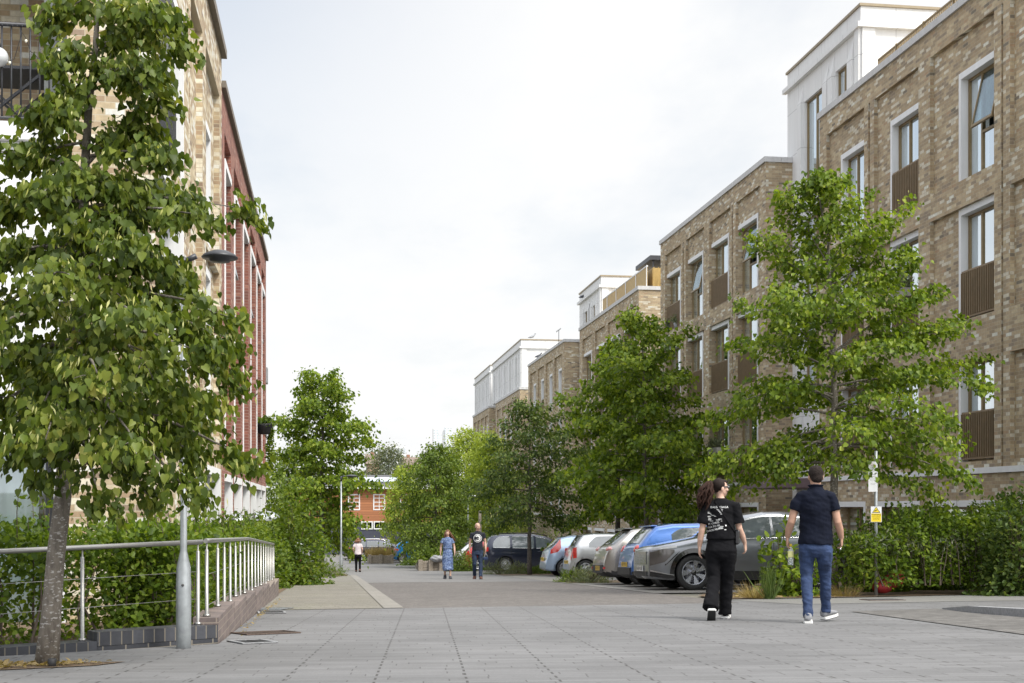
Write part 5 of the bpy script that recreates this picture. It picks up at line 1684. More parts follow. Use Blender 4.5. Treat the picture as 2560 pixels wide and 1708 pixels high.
        for i in range(n):
            a = 2 * math.pi * i / n + .2; da = math.pi / n * c.spw
            tw = c.__dict__.get('twist', 0)
            def pt(rr, aa, yy): return (xw + rr * math.cos(aa), yy, r + rr * math.sin(aa))
            ri, ro = .035, R - .004
            yi, ye = yo - s * .02, yo - s * .006
            a1, a2 = a - da * c.spi, a + da * c.spi
            b1, b2 = a - da + tw, a + da + tw
            vs = [pt(ri, a1, yi), pt(ri, a2, yi), pt(ro, b2, ye), pt(ro, b1, ye)]
            vs += [(p[0], p[1] - s * .05, p[2]) for p in vs]
            rm.add(vs, [(0, 1, 2, 3), (0, 4, 5, 1), (1, 5, 6, 2), (2, 6, 7, 3), (3, 7, 4, 0)], 0)
        rm.lathe((xw, yo - s * .05, r), [(.055, 0), (.055, s * .035), (.03, s * .042), (.0001, s * .042)], 14, m=0 if c.spokes != 7 else 1, axis='Y')
        part('rim', rm, [c.alloy, GLOSSB], w_)


def smooth_poly(a): return a


# grey electric crossover, nose to the street
P_GREY = paint('gunmetal_grey_paint', (.25, .265, .295), .75, .3)


def ariya_extra(c):
    out = []
    for s in (-1, 1):
        # wheel arch cladding and sill
        for xw in (c.xf, c.xr):
            g_ = MB(); vs = []; n = 26
            for i in range(n + 1):
                a = math.radians(-8 + 196 * i / n)
                for rr in (c.rad + .052, c.rad + .145):
                    x, z = xw + rr * math.cos(a), max(.24, c.rad + rr * math.sin(a)); vs.append((x, s * (c.w(min(max(x, 0), c.L), z) + .012), z))
            g_.add(vs, [(2 * i, 2 * i + 1, 2 * i + 3, 2 * i + 2) if s > 0 else (2 * i, 2 * i + 2, 2 * i + 3, 2 * i + 1) for i in range(n)], 0, True); out.append((g_, 'arch_trim', GLOSSB))
        g_ = MB(); c.side(g_, s, [(c.xf + .44, .22), (c.xr - .44, .22)], [(c.xf + .44, .40), (c.xr - .44, .40)], .013); out.append((g_, 'sill_trim', GLOSSB))
        g_ = MB(); c.side(g_, s, [(.02, .52), (.30, .60), (.50, .80)], [(.02, .80), (.30, .88), (.50, .86)], .007); out.append((g_, 'grille_panel', surf('dark_bronze_grille', (.10, .09, .088), .2, .3, coat=1.0)))
        g_ = MB(); c.side(g_, s, [(.30, .52), (.50, .70), (.62, .82)], [(.33, .56), (.53, .76), (.63, .83)], .014); out.append((g_, 'lamp_slash', GLOSSB))
        g_ = MB(); c.side(g_, s, [(.02, .30), (.35, .25), (.52, .25)], [(.02, .40), (.25, .36), (.52, .30)], .010); out.append((g_, 'bumper_trim', GLOSSB))
        g_ = MB(); c.side(g_, s, [(.03, .405), (.22, .365), (.50, .315)], [(.03, .43), (.22, .385), (.50, .33)], .016); out.append((g_, 'bumper_blade', CHROME))
        g_ = MB(); g_.tube([(x, s * (c.w(x, interp(c.belt, x)) + .004), interp(c.belt, x) + .008) for x in np.linspace(1.35, 4.0, 20)], .008, 5); out.append((g_, 'belt_trim', CHROME))
    g_ = MB(); g_.box(-.012, .02, -.5, .5, .55, .82); out.append((g_, 'front_grille', GLOSSB))
    g_ = MB(); g_.box(-.018, .03, -.55, .55, .30, .40); out.append((g_, 'lower_intake', CLADB))
    return out


Car(L=4.60, W=1.85, H=1.66, tp=[(0, .76), (.03, .86), (.12, .91), (.35, .965), (.8, 1.05), (1.15, 1.115), (1.35, 1.18), (1.75, 1.42), (2.1, 1.585), (2.5, 1.655), (2.9, 1.66), (3.4, 1.62), (3.9, 1.49), (4.2, 1.34), (4.42, 1.13), (4.52, .98), (4.57, .78), (4.6, .6)],
    bt=[(0, .32), (.1, .24), (.6, .21), (3.9, .21), (4.45, .30), (4.6, .42)], belt=[(0, 1.02), (1.3, 1.06), (3.3, 1.10), (4.6, 1.15)], win=[(1.50, 2.62), (2.68, 3.42), (3.47, 4.0)], ws=(1.22, 2.08), rw=(3.75, 4.36),
    xf=.92, xr=3.69, rad=.37, rimf=.70, spokes=7, spw=.55, spi=.32, twist=.28, alloy=ALLOYD, clad=.0, corner=.12, front_round=.22,
    tl=([(4.3, .98), (4.55, .96)], [(4.3, 1.02), (4.55, 1.02)]), tl2=(4.44, 4.53, .2, 1.0), hl=([(.05, .85), (.55, .90)], [(.05, .88), (.55, .945)]), hlm=LAMPW, doors=[1.32, 2.65, 3.55], handles=[2.46, 3.38], mirror=GLOSSB,
    plate=((-.024, .46, 'GN74 UGF'), None), extra=ariya_extra).build('crossover_car', 'gunmetal grey electric crossover with black wheel arches, parked nose to the street', 6.66 + 2.30, 26.9, True, P_GREY)

base = dict(clad=0.0)
P_BLUE = paint('bright_blue_paint', (.045, .15, .46), .3, .3)


def golf_extra(c):
    g_ = MB(); g_.bbox(c.L - .66, c.L - .50, -.55, .55, 1.40, 1.435, .015)
    h_ = MB(); h_.box(c.L - .02, c.L + .03, -.62, .62, .30, .46)
    k_ = MB(); k_.tube([(c.L - .20, -.28, 1.0), (c.L - .235, .1, 1.03)], .012, 5)
    return [(g_, 'roof_spoiler', P_BLUE), (h_, 'rear_bumper', CLADB), (k_, 'rear_wiper', BLACKP)]


golf = Car(L=4.2, W=1.76, H=1.48, tp=[(0, .55), (.03, .68), (.2, .77), (.9, .93), (1.15, .99), (1.5, 1.23), (1.85, 1.42), (2.4, 1.48), (3.2, 1.46), (3.6, 1.40), (3.78, 1.24), (3.98, 1.00), (4.08, .93), (4.14, .78), (4.18, .62), (4.2, .5)], bt=[(0, .28), (.1, .2), (4.0, .2), (4.2, .3)], clad=.36,
    belt=[(0, .88), (1.3, .92), (4.2, .97)], win=[(1.42, 2.35), (2.42, 3.27, 0, .35)], ws=(1.10, 1.85), rw=(3.66, 3.98), xf=.88, xr=3.46, rad=.315, rimf=.68, spokes=5, spw=.5, spi=.8, alloy=ALLOY,
    tl=([(3.86, .76), (4.13, .72)], [(3.86, .99), (4.13, .96)]), tl2=None, tlball=(4.03, .63, .85, .10, .175, .13), hl=([(.08, .6), (.5, .7)], [(.08, .7), (.5, .82)]), doors=[1.3, 2.38], handles=[2.2], plate=(None, (4.212, .53, 'LR07 KTE')), extra=golf_extra)
golf.build('hatchback', 'bright blue hatchback with round red tail lamps, parked behind the grey crossover', 6.86 + 2.1, 29.3, False, P_BLUE, 'hatchbacks parked with their tails to the street')

P_SILVB = paint('silver_beige_paint', (.36, .34, .32), .75, .3)
maz = Car(L=4.46, W=1.76, H=1.47, tp=[(0, .55), (.03, .68), (.2, .77), (.9, .93), (1.2, .99), (1.6, 1.23), (2.0, 1.42), (2.5, 1.47), (3.3, 1.44), (3.75, 1.37), (3.98, 1.18), (4.2, 1.00), (4.33, .93), (4.40, .76), (4.44, .62), (4.46, .5)], bt=[(0, .28), (.1, .2), (4.2, .2), (4.46, .34)], clad=.33,
    belt=[(0, .88), (1.3, .92), (4.46, 1.0)], win=[(1.5, 2.45), (2.5, 3.6, 0, .8)], ws=(1.15, 1.95), rw=(3.82, 4.2), xf=.9, xr=3.54, rad=.315, rimf=.68, spokes=5, spw=.5, spi=.8, alloy=ALLOY, tlm=surf('pale_red_lamp', (.55, .25, .24), .12, var=.4, scale=14, coat=1.0),
    tl=([(4.0, .84), (4.36, .80)], [(4.0, .94), (4.36, .93)]), tl2=None, tlball=(4.27, .60, .885, .11, .21, .085), hl=([(.08, .6), (.5, .7)], [(.08, .7), (.5, .82)]), doors=[1.35, 2.47, 3.4], handles=[2.3, 3.2], plate=(None, (4.472, .42, 'BT07 BTU')),
    extra=lambda c: [(MB().bbox(c.L - .78, c.L - .55, -.55, .55, 1.385, 1.43, .02), 'roof_spoiler', GLOSSB), (MB().box(c.L - .01, c.L + .018, -.6, .6, .3, .5), 'rear_bumper', CLADB), (MB().box(c.L - .005, c.L + .022, -.75, -.63, .40, .45).box(c.L - .005, c.L + .022, .63, .75, .40, .45), 'reflector', TLRED)])
maz.build('hatchback', 'silver beige hatchback with a black roof spoiler, between the blue and the small silver cars', 6.78 + 2.23, 31.9, False, P_SILVB, 'hatchbacks parked with their tails to the street')

P_SILV = paint('silver_paint', (.52, .53, .54), .75, .3)
citi = Car(L=3.56, W=1.64, H=1.48, tp=[(0, .5), (.03, .68), (.2, .80), (.65, .95), (.85, 1.02), (1.2, 1.28), (1.5, 1.44), (1.9, 1.48), (2.7, 1.47), (3.08, 1.42), (3.25, 1.22), (3.40, 1.0), (3.46, .9), (3.51, .7), (3.55, .55), (3.56, .45)], bt=[(0, .26), (.1, .2), (3.4, .2), (3.56, .26)],
    belt=[(0, .92), (1.0, .95), (3.56, 1.0)], win=[(1.10, 1.98), (2.04, 2.92, 0, .6)], ws=(.78, 1.5), rw=(3.12, 3.38), xf=.62, xr=3.04, rad=.29, rimf=.68, spokes=6, spw=.48, spi=.6, alloy=ALLOY,
    tl=([(3.34, .66), (3.46, .64)], [(3.34, 1.02), (3.46, .98)]), tl2=(3.40, 3.52, .8, 1.0), hl=([(.06, .6), (.4, .7)], [(.06, .75), (.4, .85)]), doors=[.98, 2.0], handles=[1.85], plate=(None, (3.572, .52, 'LO63 HNB')))
citi.build('hatchback', 'small silver city car with tall narrow tail lamps, nearer of the two small pale cars', 7.95 + 1.78, 42.6, False, P_SILV, 'hatchbacks parked with their tails to the street')
P_ICE = paint('ice_blue_paint', (.36, .47, .63), .6, .3)
fie = Car(L=3.95, W=1.70, H=1.46, tp=[(0, .5), (.03, .66), (.2, .78), (.8, .93), (1.02, .99), (1.4, 1.24), (1.72, 1.41), (2.2, 1.46), (3.0, 1.44), (3.38, 1.37), (3.6, 1.15), (3.76, .98), (3.84, .88), (3.90, .68), (3.94, .52), (3.95, .45)], bt=[(0, .26), (.1, .2), (3.8, .2), (3.95, .28)],
    belt=[(0, .9), (1.0, .93), (3.95, 1.0)], win=[(1.28, 2.2), (2.26, 2.95, 0, .55)], ws=(.95, 1.7), rw=(3.44, 3.74), xf=.78, xr=3.27, rad=.30, rimf=.70, spokes=7, spw=.6, spi=.5, alloy=ALLOY,
    tl=([(3.42, 1.0), (3.55, .86), (3.80, .80)], [(3.42, 1.34), (3.55, 1.18), (3.80, .93)]), tl2=None, hl=([(.06, .6), (.5, .7)], [(.06, .72), (.5, .84)]), doors=[1.15, 2.22], handles=[2.05], plate=(None, (3.965, .62, 'EA08 XRC')))
fie.build('hatchback', 'pale ice blue hatchback with long slanting red tail lamps', 7.55 + 1.97, 45.0, False, P_ICE, 'hatchbacks parked with their tails to the street')

P_NAVY = paint('navy_paint', (.022, .028, .055), .5, .28)
van = Car(L=4.85, W=1.9, H=1.74, tp=[(0, .55), (.03, .7), (.2, .82), (.7, .98), (.95, 1.06), (1.5, 1.40), (1.95, 1.62), (2.5, 1.72), (3.2, 1.74), (4.0, 1.72), (4.5, 1.64), (4.66, 1.4), (4.75, 1.05), (4.80, .85), (4.84, .6), (4.85, .45)], bt=[(0, .28), (.1, .2), (4.7, .2), (4.85, .3)],
    belt=[(0, .98), (1.0, 1.02), (4.85, 1.10)], win=[(1.22, 2.45), (2.55, 3.55), (3.66, 4.45, 0, .55)], ws=(.88, 1.95), rw=(4.54, 4.74), xf=.95, xr=3.87, rad=.33, rimf=.70, spokes=9, spw=.5, spi=.5, alloy=ALLOY, chrome=True,
    tl=([(4.66, .95), (4.78, .93)], [(4.66, 1.15), (4.78, 1.1)]), tl2=(4.745, 4.79, .6, 1.0), hl=([(.06, .65), (.5, .75)], [(.06, .8), (.5, .9)]), doors=[1.3, 2.5, 3.6], handles=[2.3, 2.75], plate=(None, (4.862, .8, 'KN14 VAX')),
    extra=lambda c: [(MB().tube([(x, s * (c.w(x, c.top(x) - .1) - .10), c.top(x) + .05) for x in np.linspace(1.9, 4.4, 16)], .018, 6), 'roof_rail', BLACKP) for s in (-1, 1)])
van.build('minivan', 'dark navy minivan with chrome window trim, behind the slim tree trunk', 7.05 + 2.42, 59.0, False, P_NAVY)
P_RED = paint('red_paint', (.32, .02, .025), .3, .3)
fie.plate = (None, None)
fie.tl2 = (3.78, 3.88, .5, 1.0)
fie.build('hatchback', 'red hatchback whose tail shows beside the bald man', 6.6 + 1.97, 63.4, False, P_RED, 'hatchbacks parked with their tails to the street')
P_WHITE = paint('white_paint', (.70, .71, .72), .0, .35)
maz.plate = (None, None); maz.clad = 0
maz.build('hatchback', 'white hatchback half hidden behind the clipped bush', 6.7 + 2.23, 69.0, False, P_WHITE, 'hatchbacks parked with their tails to the street')
P_CYAN = paint('bright_cyan_blue_paint', (.02, .20, .52), .4, .28)
yar = citi
yar.L = 3.9; yar.H = 1.5
yar.tp = [(0, .5), (.03, .68), (.2, .80), (.75, .95), (.95, 1.02), (1.35, 1.28), (1.7, 1.45), (2.1, 1.50), (3.0, 1.48), (3.40, 1.42), (3.58, 1.22), (3.72, 1.0), (3.80, .9), (3.85, .7), (3.89, .55), (3.9, .45)]
yar.bt = [(0, .26), (.1, .2), (3.7, .2), (3.9, .28)]; yar.win = [(1.2, 2.1), (2.16, 3.15, 0, .7)]; yar.ws = (.9, 1.7); yar.rw = (3.45, 3.71); yar.xf = .75; yar.xr = 3.25; yar.plate = (None, None)
yar.tl = ([(3.5, .82), (3.75, .86)], [(3.5, .93), (3.75, 1.0)]); yar.tl2 = (3.74, 3.83, .6, 1.0); yar.doors = [1.1, 2.12]; yar.handles = [1.9]
q = at(979, 1404, 89)
yar.build('hatchback', 'bright blue hatchback at the far end, tail to the street beside the timber planter', q.x + 1.95, 88.5, False, P_CYAN, 'hatchbacks parked with their tails to the street')
est = Car(L=4.85, W=1.84, H=1.5, tp=[(0, .55), (.03, .68), (.2, .77), (1.1, .95), (1.4, 1.02), (1.9, 1.28), (2.3, 1.44), (2.8, 1.5), (3.8, 1.48), (4.3, 1.42), (4.6, 1.15), (4.74, .95), (4.80, .8), (4.84, .6), (4.85, .5)], bt=[(0, .28), (.1, .2), (4.7, .2), (4.85, .3)],
    belt=[(0, .92), (1.3, .95), (4.85, 1.02)], win=[(1.75, 2.65), (2.72, 3.5), (3.58, 4.3, 0, .5)], ws=(1.32, 2.28), rw=(4.36, 4.68), xf=.92, xr=3.85, rad=.34, rimf=.72, spokes=7, spw=.55, spi=.5, alloy=ALLOY, chrome=True, glass=DGLASS,
    tl=([(4.6, .85), (4.78, .83)], [(4.6, .97), (4.78, .95)]), tl2=None, hl=([(.06, .6), (.5, .7)], [(.06, .72), (.5, .84)]), doors=[1.6, 2.68, 3.6], handles=[2.5, 3.4], plate=(None, None),
    extra=lambda c: [(MB().tube([(x, s * (c.w(x, c.top(x) - .1) - .08), c.top(x) + .045) for x in np.linspace(2.1, 4.3, 16)], .02, 6), 'roof_rail', CHROME) for s in (-1, 1)])
q = at(953, 1397, 92)
est.build('estate_car', 'black estate car with silver roof rails, far behind the woman in the pale top', q.x, 91.6, False, P_NAVY)
P_DG = paint('dark_grey_paint', (.10, .105, .115), .6, .3)
q = at(857, 1394, 95.5)
golf.plate = (None, None); golf.extra = lambda c: []
golf.build('hatchback', 'dark grey hatchback at the far end, half hidden by the woman in the pale top', q.x + 2.1, 94.8, True, P_DG)
q = at(778, 1396, 88)
maz.build('hatchback', 'silver hatchback with red and white lamps behind the dark trunk on the far left', q.x - 2.2, 88.5, True, P_SILV)
# ------------------------------------------------------------------ people
from mathutils import noise as mnoise
SKIN = surf('tanned_skin', (.42, .245, .17), .55, var=.1, scale=18)
SKINP = surf('fair_skin', (.54, .345, .26), .55, var=.08, scale=18)
HAIRB = surf('dark_brown_hair', (.016, .010, .008), .75, var=.45, scale=40, spec=.2)
HAIRW = surf('wavy_brown_hair', (.032, .014, .009), .7, var=.5, scale=30, bmp=.6, spec=.25)
HAIRG = surf('auburn_hair', (.17, .075, .035), .5, var=.45, scale=30, bmp=.5)
HAIRS = surf('short_greying_hair', (.022, .016, .014), .85, var=.5, scale=80, bmp=.6, spec=.2)
BLK = surf('black_cotton', (.007, .007, .0085), .95, var=.25, scale=10, bmp=.2, spec=.15)
NVY = surf('navy_polo_cotton', (.007, .009, .018), .95, var=.25, scale=10, bmp=.2, spec=.15)
NVT = surf('dark_navy_cotton', (.013, .016, .026), .9, var=.2)
PALE = surf('pale_pink_cotton', (.60, .53, .54), .85, var=.1)
SHOEG = surf('grey_mesh_shoe', (.21, .215, .23), .8, var=.25, scale=60)
SOLEW = surf('white_shoe_sole', (.68, .68, .67), .6, var=.06)
SOLEB = surf('black_outsole', (.02, .02, .02), .7)
SHOEB = surf('brown_leather_shoe', (.12, .045, .025), .45)
EYE = surf('dark_eye', (.02, .015, .012), .2)
LIP = surf('lip', (.40, .13, .11), .5)
PRINT = surf('white_shirt_print', (.74, .75, .75), .7, var=.03)


def denim(name, c):
    m, nt, b = newmat(name)
    tc = nd(nt, 'ShaderNodeTexCoord').outputs['Object']
    f = noise(nt, 7, tc, 5, .65); f2 = noise(nt, 160, tc, 2)
    v = mth(nt, 'ADD', mth(nt, 'MULTIPLY', f, .75), mth(nt, 'MULTIPLY', f2, .25))
    nt.links.new(ramp(nt, v, [(.32, tuple(x * .55 for x in c)), (.55, c), (.75, tuple(x * 1.7 for x in c))]), b.inputs['Base Color'])
    b.inputs['Roughness'].default_value = .9
    bump(nt, b, f, .25, .02)
    return m


DENIM = denim('blue_denim', (.022, .042, .105)); DENIMD = denim('dark_denim', (.02, .036, .075))
m, nt, b = newmat('blue_patterned_dress')
tc = nd(nt, 'ShaderNodeTexCoord').outputs['Object']
f = noise(nt, 26, tc, 4, .7)
nt.links.new(ramp(nt, f, [(.35, (.035, .06, .16)), (.52, (.12, .18, .34)), (.68, (.34, .42, .56))]), b.inputs['Base Color']); b.inputs['Roughness'].default_value = .85
DRESS = m


def wrinkle(o, amp, fr, seed=0.0):
    me = o.data
    n = len(me.vertices); nv = [v.normal.copy() for v in me.vertices]
    for v, q in zip(me.vertices, nv):
        p = Vector((v.co.x * fr, v.co.y * fr, v.co.z * fr * 1.9 + v.co.x * fr * .6)) + Vector((seed, seed * 1.7, 0))
        k = mnoise.noise(p) + .5 * mnoise.noise(p * 2.3)
        v.co += q * (amp * k)
    me.update()


def head(mb, c, yaw, r=1.0, jaw=1.0):
    """skull, jaw, nose, ears and brow as overlapping solids; yaw turns the face (0 = +Y)"""
    cs, sn = math.cos(yaw), math.sin(yaw)
    def W(x, y, z): return (c[0] + (x * cs - y * sn) * r, c[1] + (x * sn + y * cs) * r, c[2] + z * r)
    def ball(x, y, z, a, b_, d, n=14, k=10):
        s = len(mb.v); mb.ball((0, 0, 0), a * r, b_ * r, d * r, n, k)
        for i in range(s, len(mb.v)):
            q = mb.v[i]; mb.v[i] = W(x + q[0] / r, y + q[1] / r, z + q[2] / r)
    ball(0, -.008, .022, .077, .094, .088)           # skull
    ball(0, .024, -.040, .060, .066, .070)           # face
    ball(0, .048, -.078, .036 * jaw, .036, .032)     # chin
    ball(0, .072, .012, .05, .022, .018)             # brow
    ball(0, .096, -.022, .011, .018, .022); ball(0, .102, -.033, .016, .013, .010)   # nose
    ball(0, .082, -.058, .024, .012, .010)           # mouth
    for s in (-1, 1):
        ball(s * .045, .062, -.028, .022, .024, .022) # cheeks
        ball(s * .078, -.008, -.018, .010, .020, .032, 10, 8)  # ears
    return W


def hand(mb, w, d, side, inward, L=.175, curl=.9, grip=False):
    """palm, four separate fingers and a thumb; w wrist, d direction down the arm, inward = palm normal"""
    w, d = Vector(w), Vector(d).normalized(); n = Vector(inward); n = (n - d * n.dot(d)).normalized()
    f = d.cross(n) * side                       # towards the thumb side
    if f.dot(Vector(side_fw)) < 0: f = -f
    k = L / .175
    pe = w + d * .088 * k
    mb.tube([w - d * .02, w + d * .02 * k, w + d * .055 * k, pe], [(.021, .027), (.017, .034), (.015, .040), (.012, .040)], 10, ref=n)
    for i, (o, l) in enumerate([(.029, .068), (.010, .077), (-.010, .072), (-.028, .056)]):
        b = pe - d * .008 + f * o * k
        c = curl * (1 + .12 * i); a1 = .35 * c; a2 = .95 * c; a3 = 1.5 * c
        p1 = b + (d * math.cos(a1) + n * math.sin(a1)) * l * .45 * k
        p2 = p1 + (d * math.cos(a2) + n * math.sin(a2)) * l * .32 * k
        p3 = p2 + (d * math.cos(a3) + n * math.sin(a3)) * l * .25 * k
        mb.tube([b - d * .012, b, p1, p2, p3], [.0085 * k, .0088 * k, .0082 * k, .0075 * k, .0062 * k], 8)
    t0 = w + d * .028 * k + f * .026 * k
    t1 = t0 + (d * .6 + f * .65 + n * .25).normalized() * .036 * k
    t2 = t1 + (d * .85 + f * .1 + n * .45).normalized() * .030 * k
    t3 = t2 + (d * .8 - f * .15 + n * .6).normalized() * .020 * k
    mb.tube([w + d * .01 + f * .01, t0, t1, t2, t3], [.015 * k, .0125 * k, .0105 * k, .0095 * k, .0075 * k], 8)
    return pe, f, n


side_fw = (0, 1, 0)


def limb(mb, pts, rad, n=12): mb.tube(pts, rad, n, ref=(1, 0, 0))


def shoe(t, ank, fdir, L, mat, sole, pitch=0.0, nm='shoe', hgt=.085, out=None):
    """shoe > sole: heel under the ankle, toe along fdir, pitched when the heel lifts"""
    f = Vector((fdir[0], fdir[1], 0)).normalized(); s = Vector((f.y, -f.x, 0)); u = Vector((0, 0, 1))
    q = Matrix.Rotation(pitch, 3, s); f2 = q @ f; u2 = q @ u
    a = Vector(ank) - u2 * .085 - f2 * .055     # heel on the sole line
    up = MB(); sm = MB()
    st = [(-.012, .030, .030), (.0, .042, .085), (.05, .044, .098), (.11, .045, .072), (.17, .048, .050), (.23, .042, .038), (L - .02, .030, .026), (L, .012, .015)]
    vs = []; n = 12
    for x, w_, h in st:
        for j in range(n):
            an = 2 * math.pi * j / n
            vs.append(a + f2 * x + s * (w_ * math.cos(an)) + u2 * (.028 + (h * (.5 + .5 * math.sin(an)))))
    fs = [(i * n + j, i * n + (j + 1) % n, (i + 1) * n + (j + 1) % n, (i + 1) * n + j) for i in range(len(st) - 1) for j in range(n)] + [tuple(reversed(range(n))), tuple((len(st) - 1) * n + j for j in range(n))]
    up.add(vs, fs, 0, True)
    o = up.build(nm, mat, t, world=False)
    vs = []
    for x, w_, h in st:
        for (k, z) in ((-1, 0), (1, 0), (1, .024), (-1, .024)): vs.append(a + f2 * (x * 1.01 - .004) + s * k * (w_ + .006) + u2 * z)
    n = 4
    fs = [(i * n + j, i * n + (j + 1) % n, (i + 1) * n + (j + 1) % n, (i + 1) * n + j) for i in range(len(st) - 1) for j in range(n)] + [tuple(reversed(range(n))), tuple((len(st) - 1) * n + j for j in range(n))]
    sm.add(vs, fs, 0)
    p = sm.build('sole', sole, o, world=False)
    if out:
        ob = MB()
        vs = []
        for x, w_, h in st:
            for (k, z) in ((-1, -.008), (1, -.008), (1, -.001), (-1, -.001)): vs.append(a + f2 * (x * .99) + s * k * w_ + u2 * z)
        ob.add(vs, fs, 0); ob.build('outsole', out, o, world=False)
    return o


def stick_print(shirt, name, items, mat, front=False, lift=.004):
    """lay flat shapes in the x-z plane of the person onto the cloth; items = [(verts2d, faces)]"""
    dg = bpy.context.evaluated_depsgraph_get()
    bvh = BVHTree.FromPolygons([v.co for v in shirt.data.vertices], [p.vertices for p in shirt.data.polygons])
    mb = MB()
    for vs, fs in items:
        bm = bmesh.new(); bv = [bm.verts.new((x, 0, z)) for x, z in vs]
        for f in fs:
            try: bm.faces.new([bv[i] for i in f])
            except ValueError: pass
        bmesh.ops.triangulate(bm, faces=bm.faces)
        bm.verts.index_update(); out = []
        for v in bm.verts:
            h = bvh.ray_cast(Vector((v.co.x, 1.0 if front else -1.0, v.co.z)), Vector((0, -1 if front else 1, 0)))
            y = h[0].y if h[0] else 0
            out.append((v.co.x, y + (lift if front else -lift), v.co.z))
        mb.add(out, [[v.index for v in f.verts] for f in bm.faces]); bm.free()
    return mb.build(name, mat, shirt, world=False)


def rect(x0, x1, z0, z1): return ([(x0, z0), (x1, z0), (x1, z1), (x0, z1)], [(0, 1, 2, 3)])


def words(s, x, z, size, flip=1, rot=0.0, align='CENTER'):
    v, f = text_mesh(s, size, align)
    c, sn = math.cos(rot), math.sin(rot)
    return ([(x + flip * (p.x * c - p.y * sn), z + p.x * sn + p.y * c) for p in v], f)


def ringp(cx, cz, r0, r1, a0=0, a1=360, n=40):
    vs = []; fs = []
    for i in range(n + 1):
        a = math.radians(a0 + (a1 - a0) * i / n)
        vs += [(cx + r0 * math.cos(a), cz + r0 * math.sin(a)), (cx + r1 * math.cos(a), cz + r1 * math.sin(a))]
        if i < n: fs.append((2 * i, 2 * i + 1, 2 * i + 3, 2 * i + 2))
    return vs, fs


# ---- man in the navy polo, walking away
p0 = gp(2039, 1556)
t = thing('person', p0, 'man in a dark navy polo and blue jeans walking away, holding a yellow capped bottle', 'person', rz=-math.radians(21))
mb = MB()
WH = head(mb, (0, .02, 1.615), math.radians(14), 1.0)
limb(mb, [(0, -.01, 1.44), (0, 0, 1.50), (0, .012, 1.58)], [(.075, .07), (.058, .062), (.058, .062)])
limb(mb, [(0, 0, .84), (0, 0, .95), (0, .0, 1.10), (0, -.005, 1.28), (0, -.005, 1.38), (0, -.005, 1.47)], [(.155, .105), (.15, .10), (.14, .095), (.145, .10), (.12, .075), (.055, .05)])
LA = [(-.165, -.01, 1.40), (-.225, -.02, 1.25), (-.262, -.03, 1.105), (-.288, .02, 1.02), (-.304, .055, .935)]
RA = [(.165, -.01, 1.40), (.205, -.02, 1.25), (.235, -.03, 1.105), (.258, .02, 1.02), (.279, .06, .925)]
for A_ in (LA, RA): limb(mb, A_, [.040, .046, .043, .043, .027])
side_fw = (0, 1, 0)
hl = hand(mb, LA[-1], (-.05, .12, -1), 1, (1, .1, 0), L=.175, curl=.75)
hand(mb, RA[-1], (.02, .15, -1), 1, (-1, .15, 0), L=.165, curl=1.15)
for s, K, An in ((-1, (-.098, .0, .483), (-.082, -.22, .11)), (1, (.104, .12, .49), (.112, .24, .12))):
    limb(mb, [(s * .092, 0, .88), (s * .097, .02, .70), K, tuple((Vector(K) + Vector(An)) / 2 + Vector((0, -.015, 0))), An], [.066, .056, .040, .036, .030])
mb.ball((0, 0, .86), .165, .11, .1)
body = remeshed(mb, 'body', SKIN, t, .0065, 3)
hb_ = MB()
s_ = len(hb_.v)
for x, y, z, a, b_, d in [(0, -.016, .032, .0835, .096, .088), (0, -.055, -.02, .068, .052, .062), (0, .03, .07, .068, .06, .045)]:
    hb_.ball(WH(x, y, z), a, b_, d, 16, 12)
hair = remeshed(hb_, 'hair', HAIRS, t, .007, 3); wrinkle(hair, .0025, 60)
mb = MB()
limb(mb, [(0, 0, .862), (0, 0, .90), (0, 0, 1.0), (0, -.002, 1.12), (0, -.008, 1.25), (0, -.01, 1.36), (0, -.008, 1.43), (0, -.006, 1.47), (0, -.004, 1.505)], [(.192, .142), (.188, .140), (.176, .132), (.174, .130), (.184, .136), (.182, .125), (.135, .10), (.088, .082), (.068, .070)], 24)
for A_, s in ((LA, -1), (RA, 1)):
    e = Vector(A_[1]).lerp(Vector(A_[2]), .12)
    limb(mb, [(s * .09, -.01, 1.405), (s * .155, -.012, 1.378), tuple(Vector(A_[0]).lerp(Vector(A_[1]), .55)), tuple(e)], [(.064, .076), (.069, .074), (.066, .070), (.066, .070)], 16)
polo = remeshed(mb, 'polo_shirt', NVY, t, .008, 4); wrinkle(polo, .010, 7, 3.1)
mb = MB(); mb.tube([(.066 * math.cos(a), -.002 + .070 * math.sin(a), 1.508 - .006 * math.sin(a)) for a in np.linspace(0, 2 * math.pi, 25)], [(.010, .022)] * 25, 8, ref=(0, 0, 1)); mb.build('collar', NVY, polo, world=False)
mb = MB()
limb(mb, [(0, 0, .72), (0, -.003, .76), (0, -.005, .81), (0, 0, .88)], [(.11, .07), (.160, .115), (.182, .132), (.176, .126)], 24)
for s, K, An in ((-1, (-.098, .0, .483), (-.082, -.20, .12)), (1, (.104, .12, .49), (.112, .23, .13))):
    limb(mb, [(s * .092, -.005, .80), (s * .096, .02, .68), (s * .100, (K[1] + .03) * .7, .58), K, tuple(Vector(K).lerp(Vector(An), .5) + Vector((0, -.022, 0))), tuple(Vector(K).lerp(Vector(An), .85)), An, (An[0], An[1] - .005, An[2] - .045)],
         [(.093, .105), (.084, .092), (.074, .08), (.064, .066), (.060, .062), (.053, .056), (.056, .060), (.054, .060)], 18)
jeans = remeshed(mb, 'jeans', DENIM, t, .008, 5); wrinkle(jeans, .008, 11, 7.7)
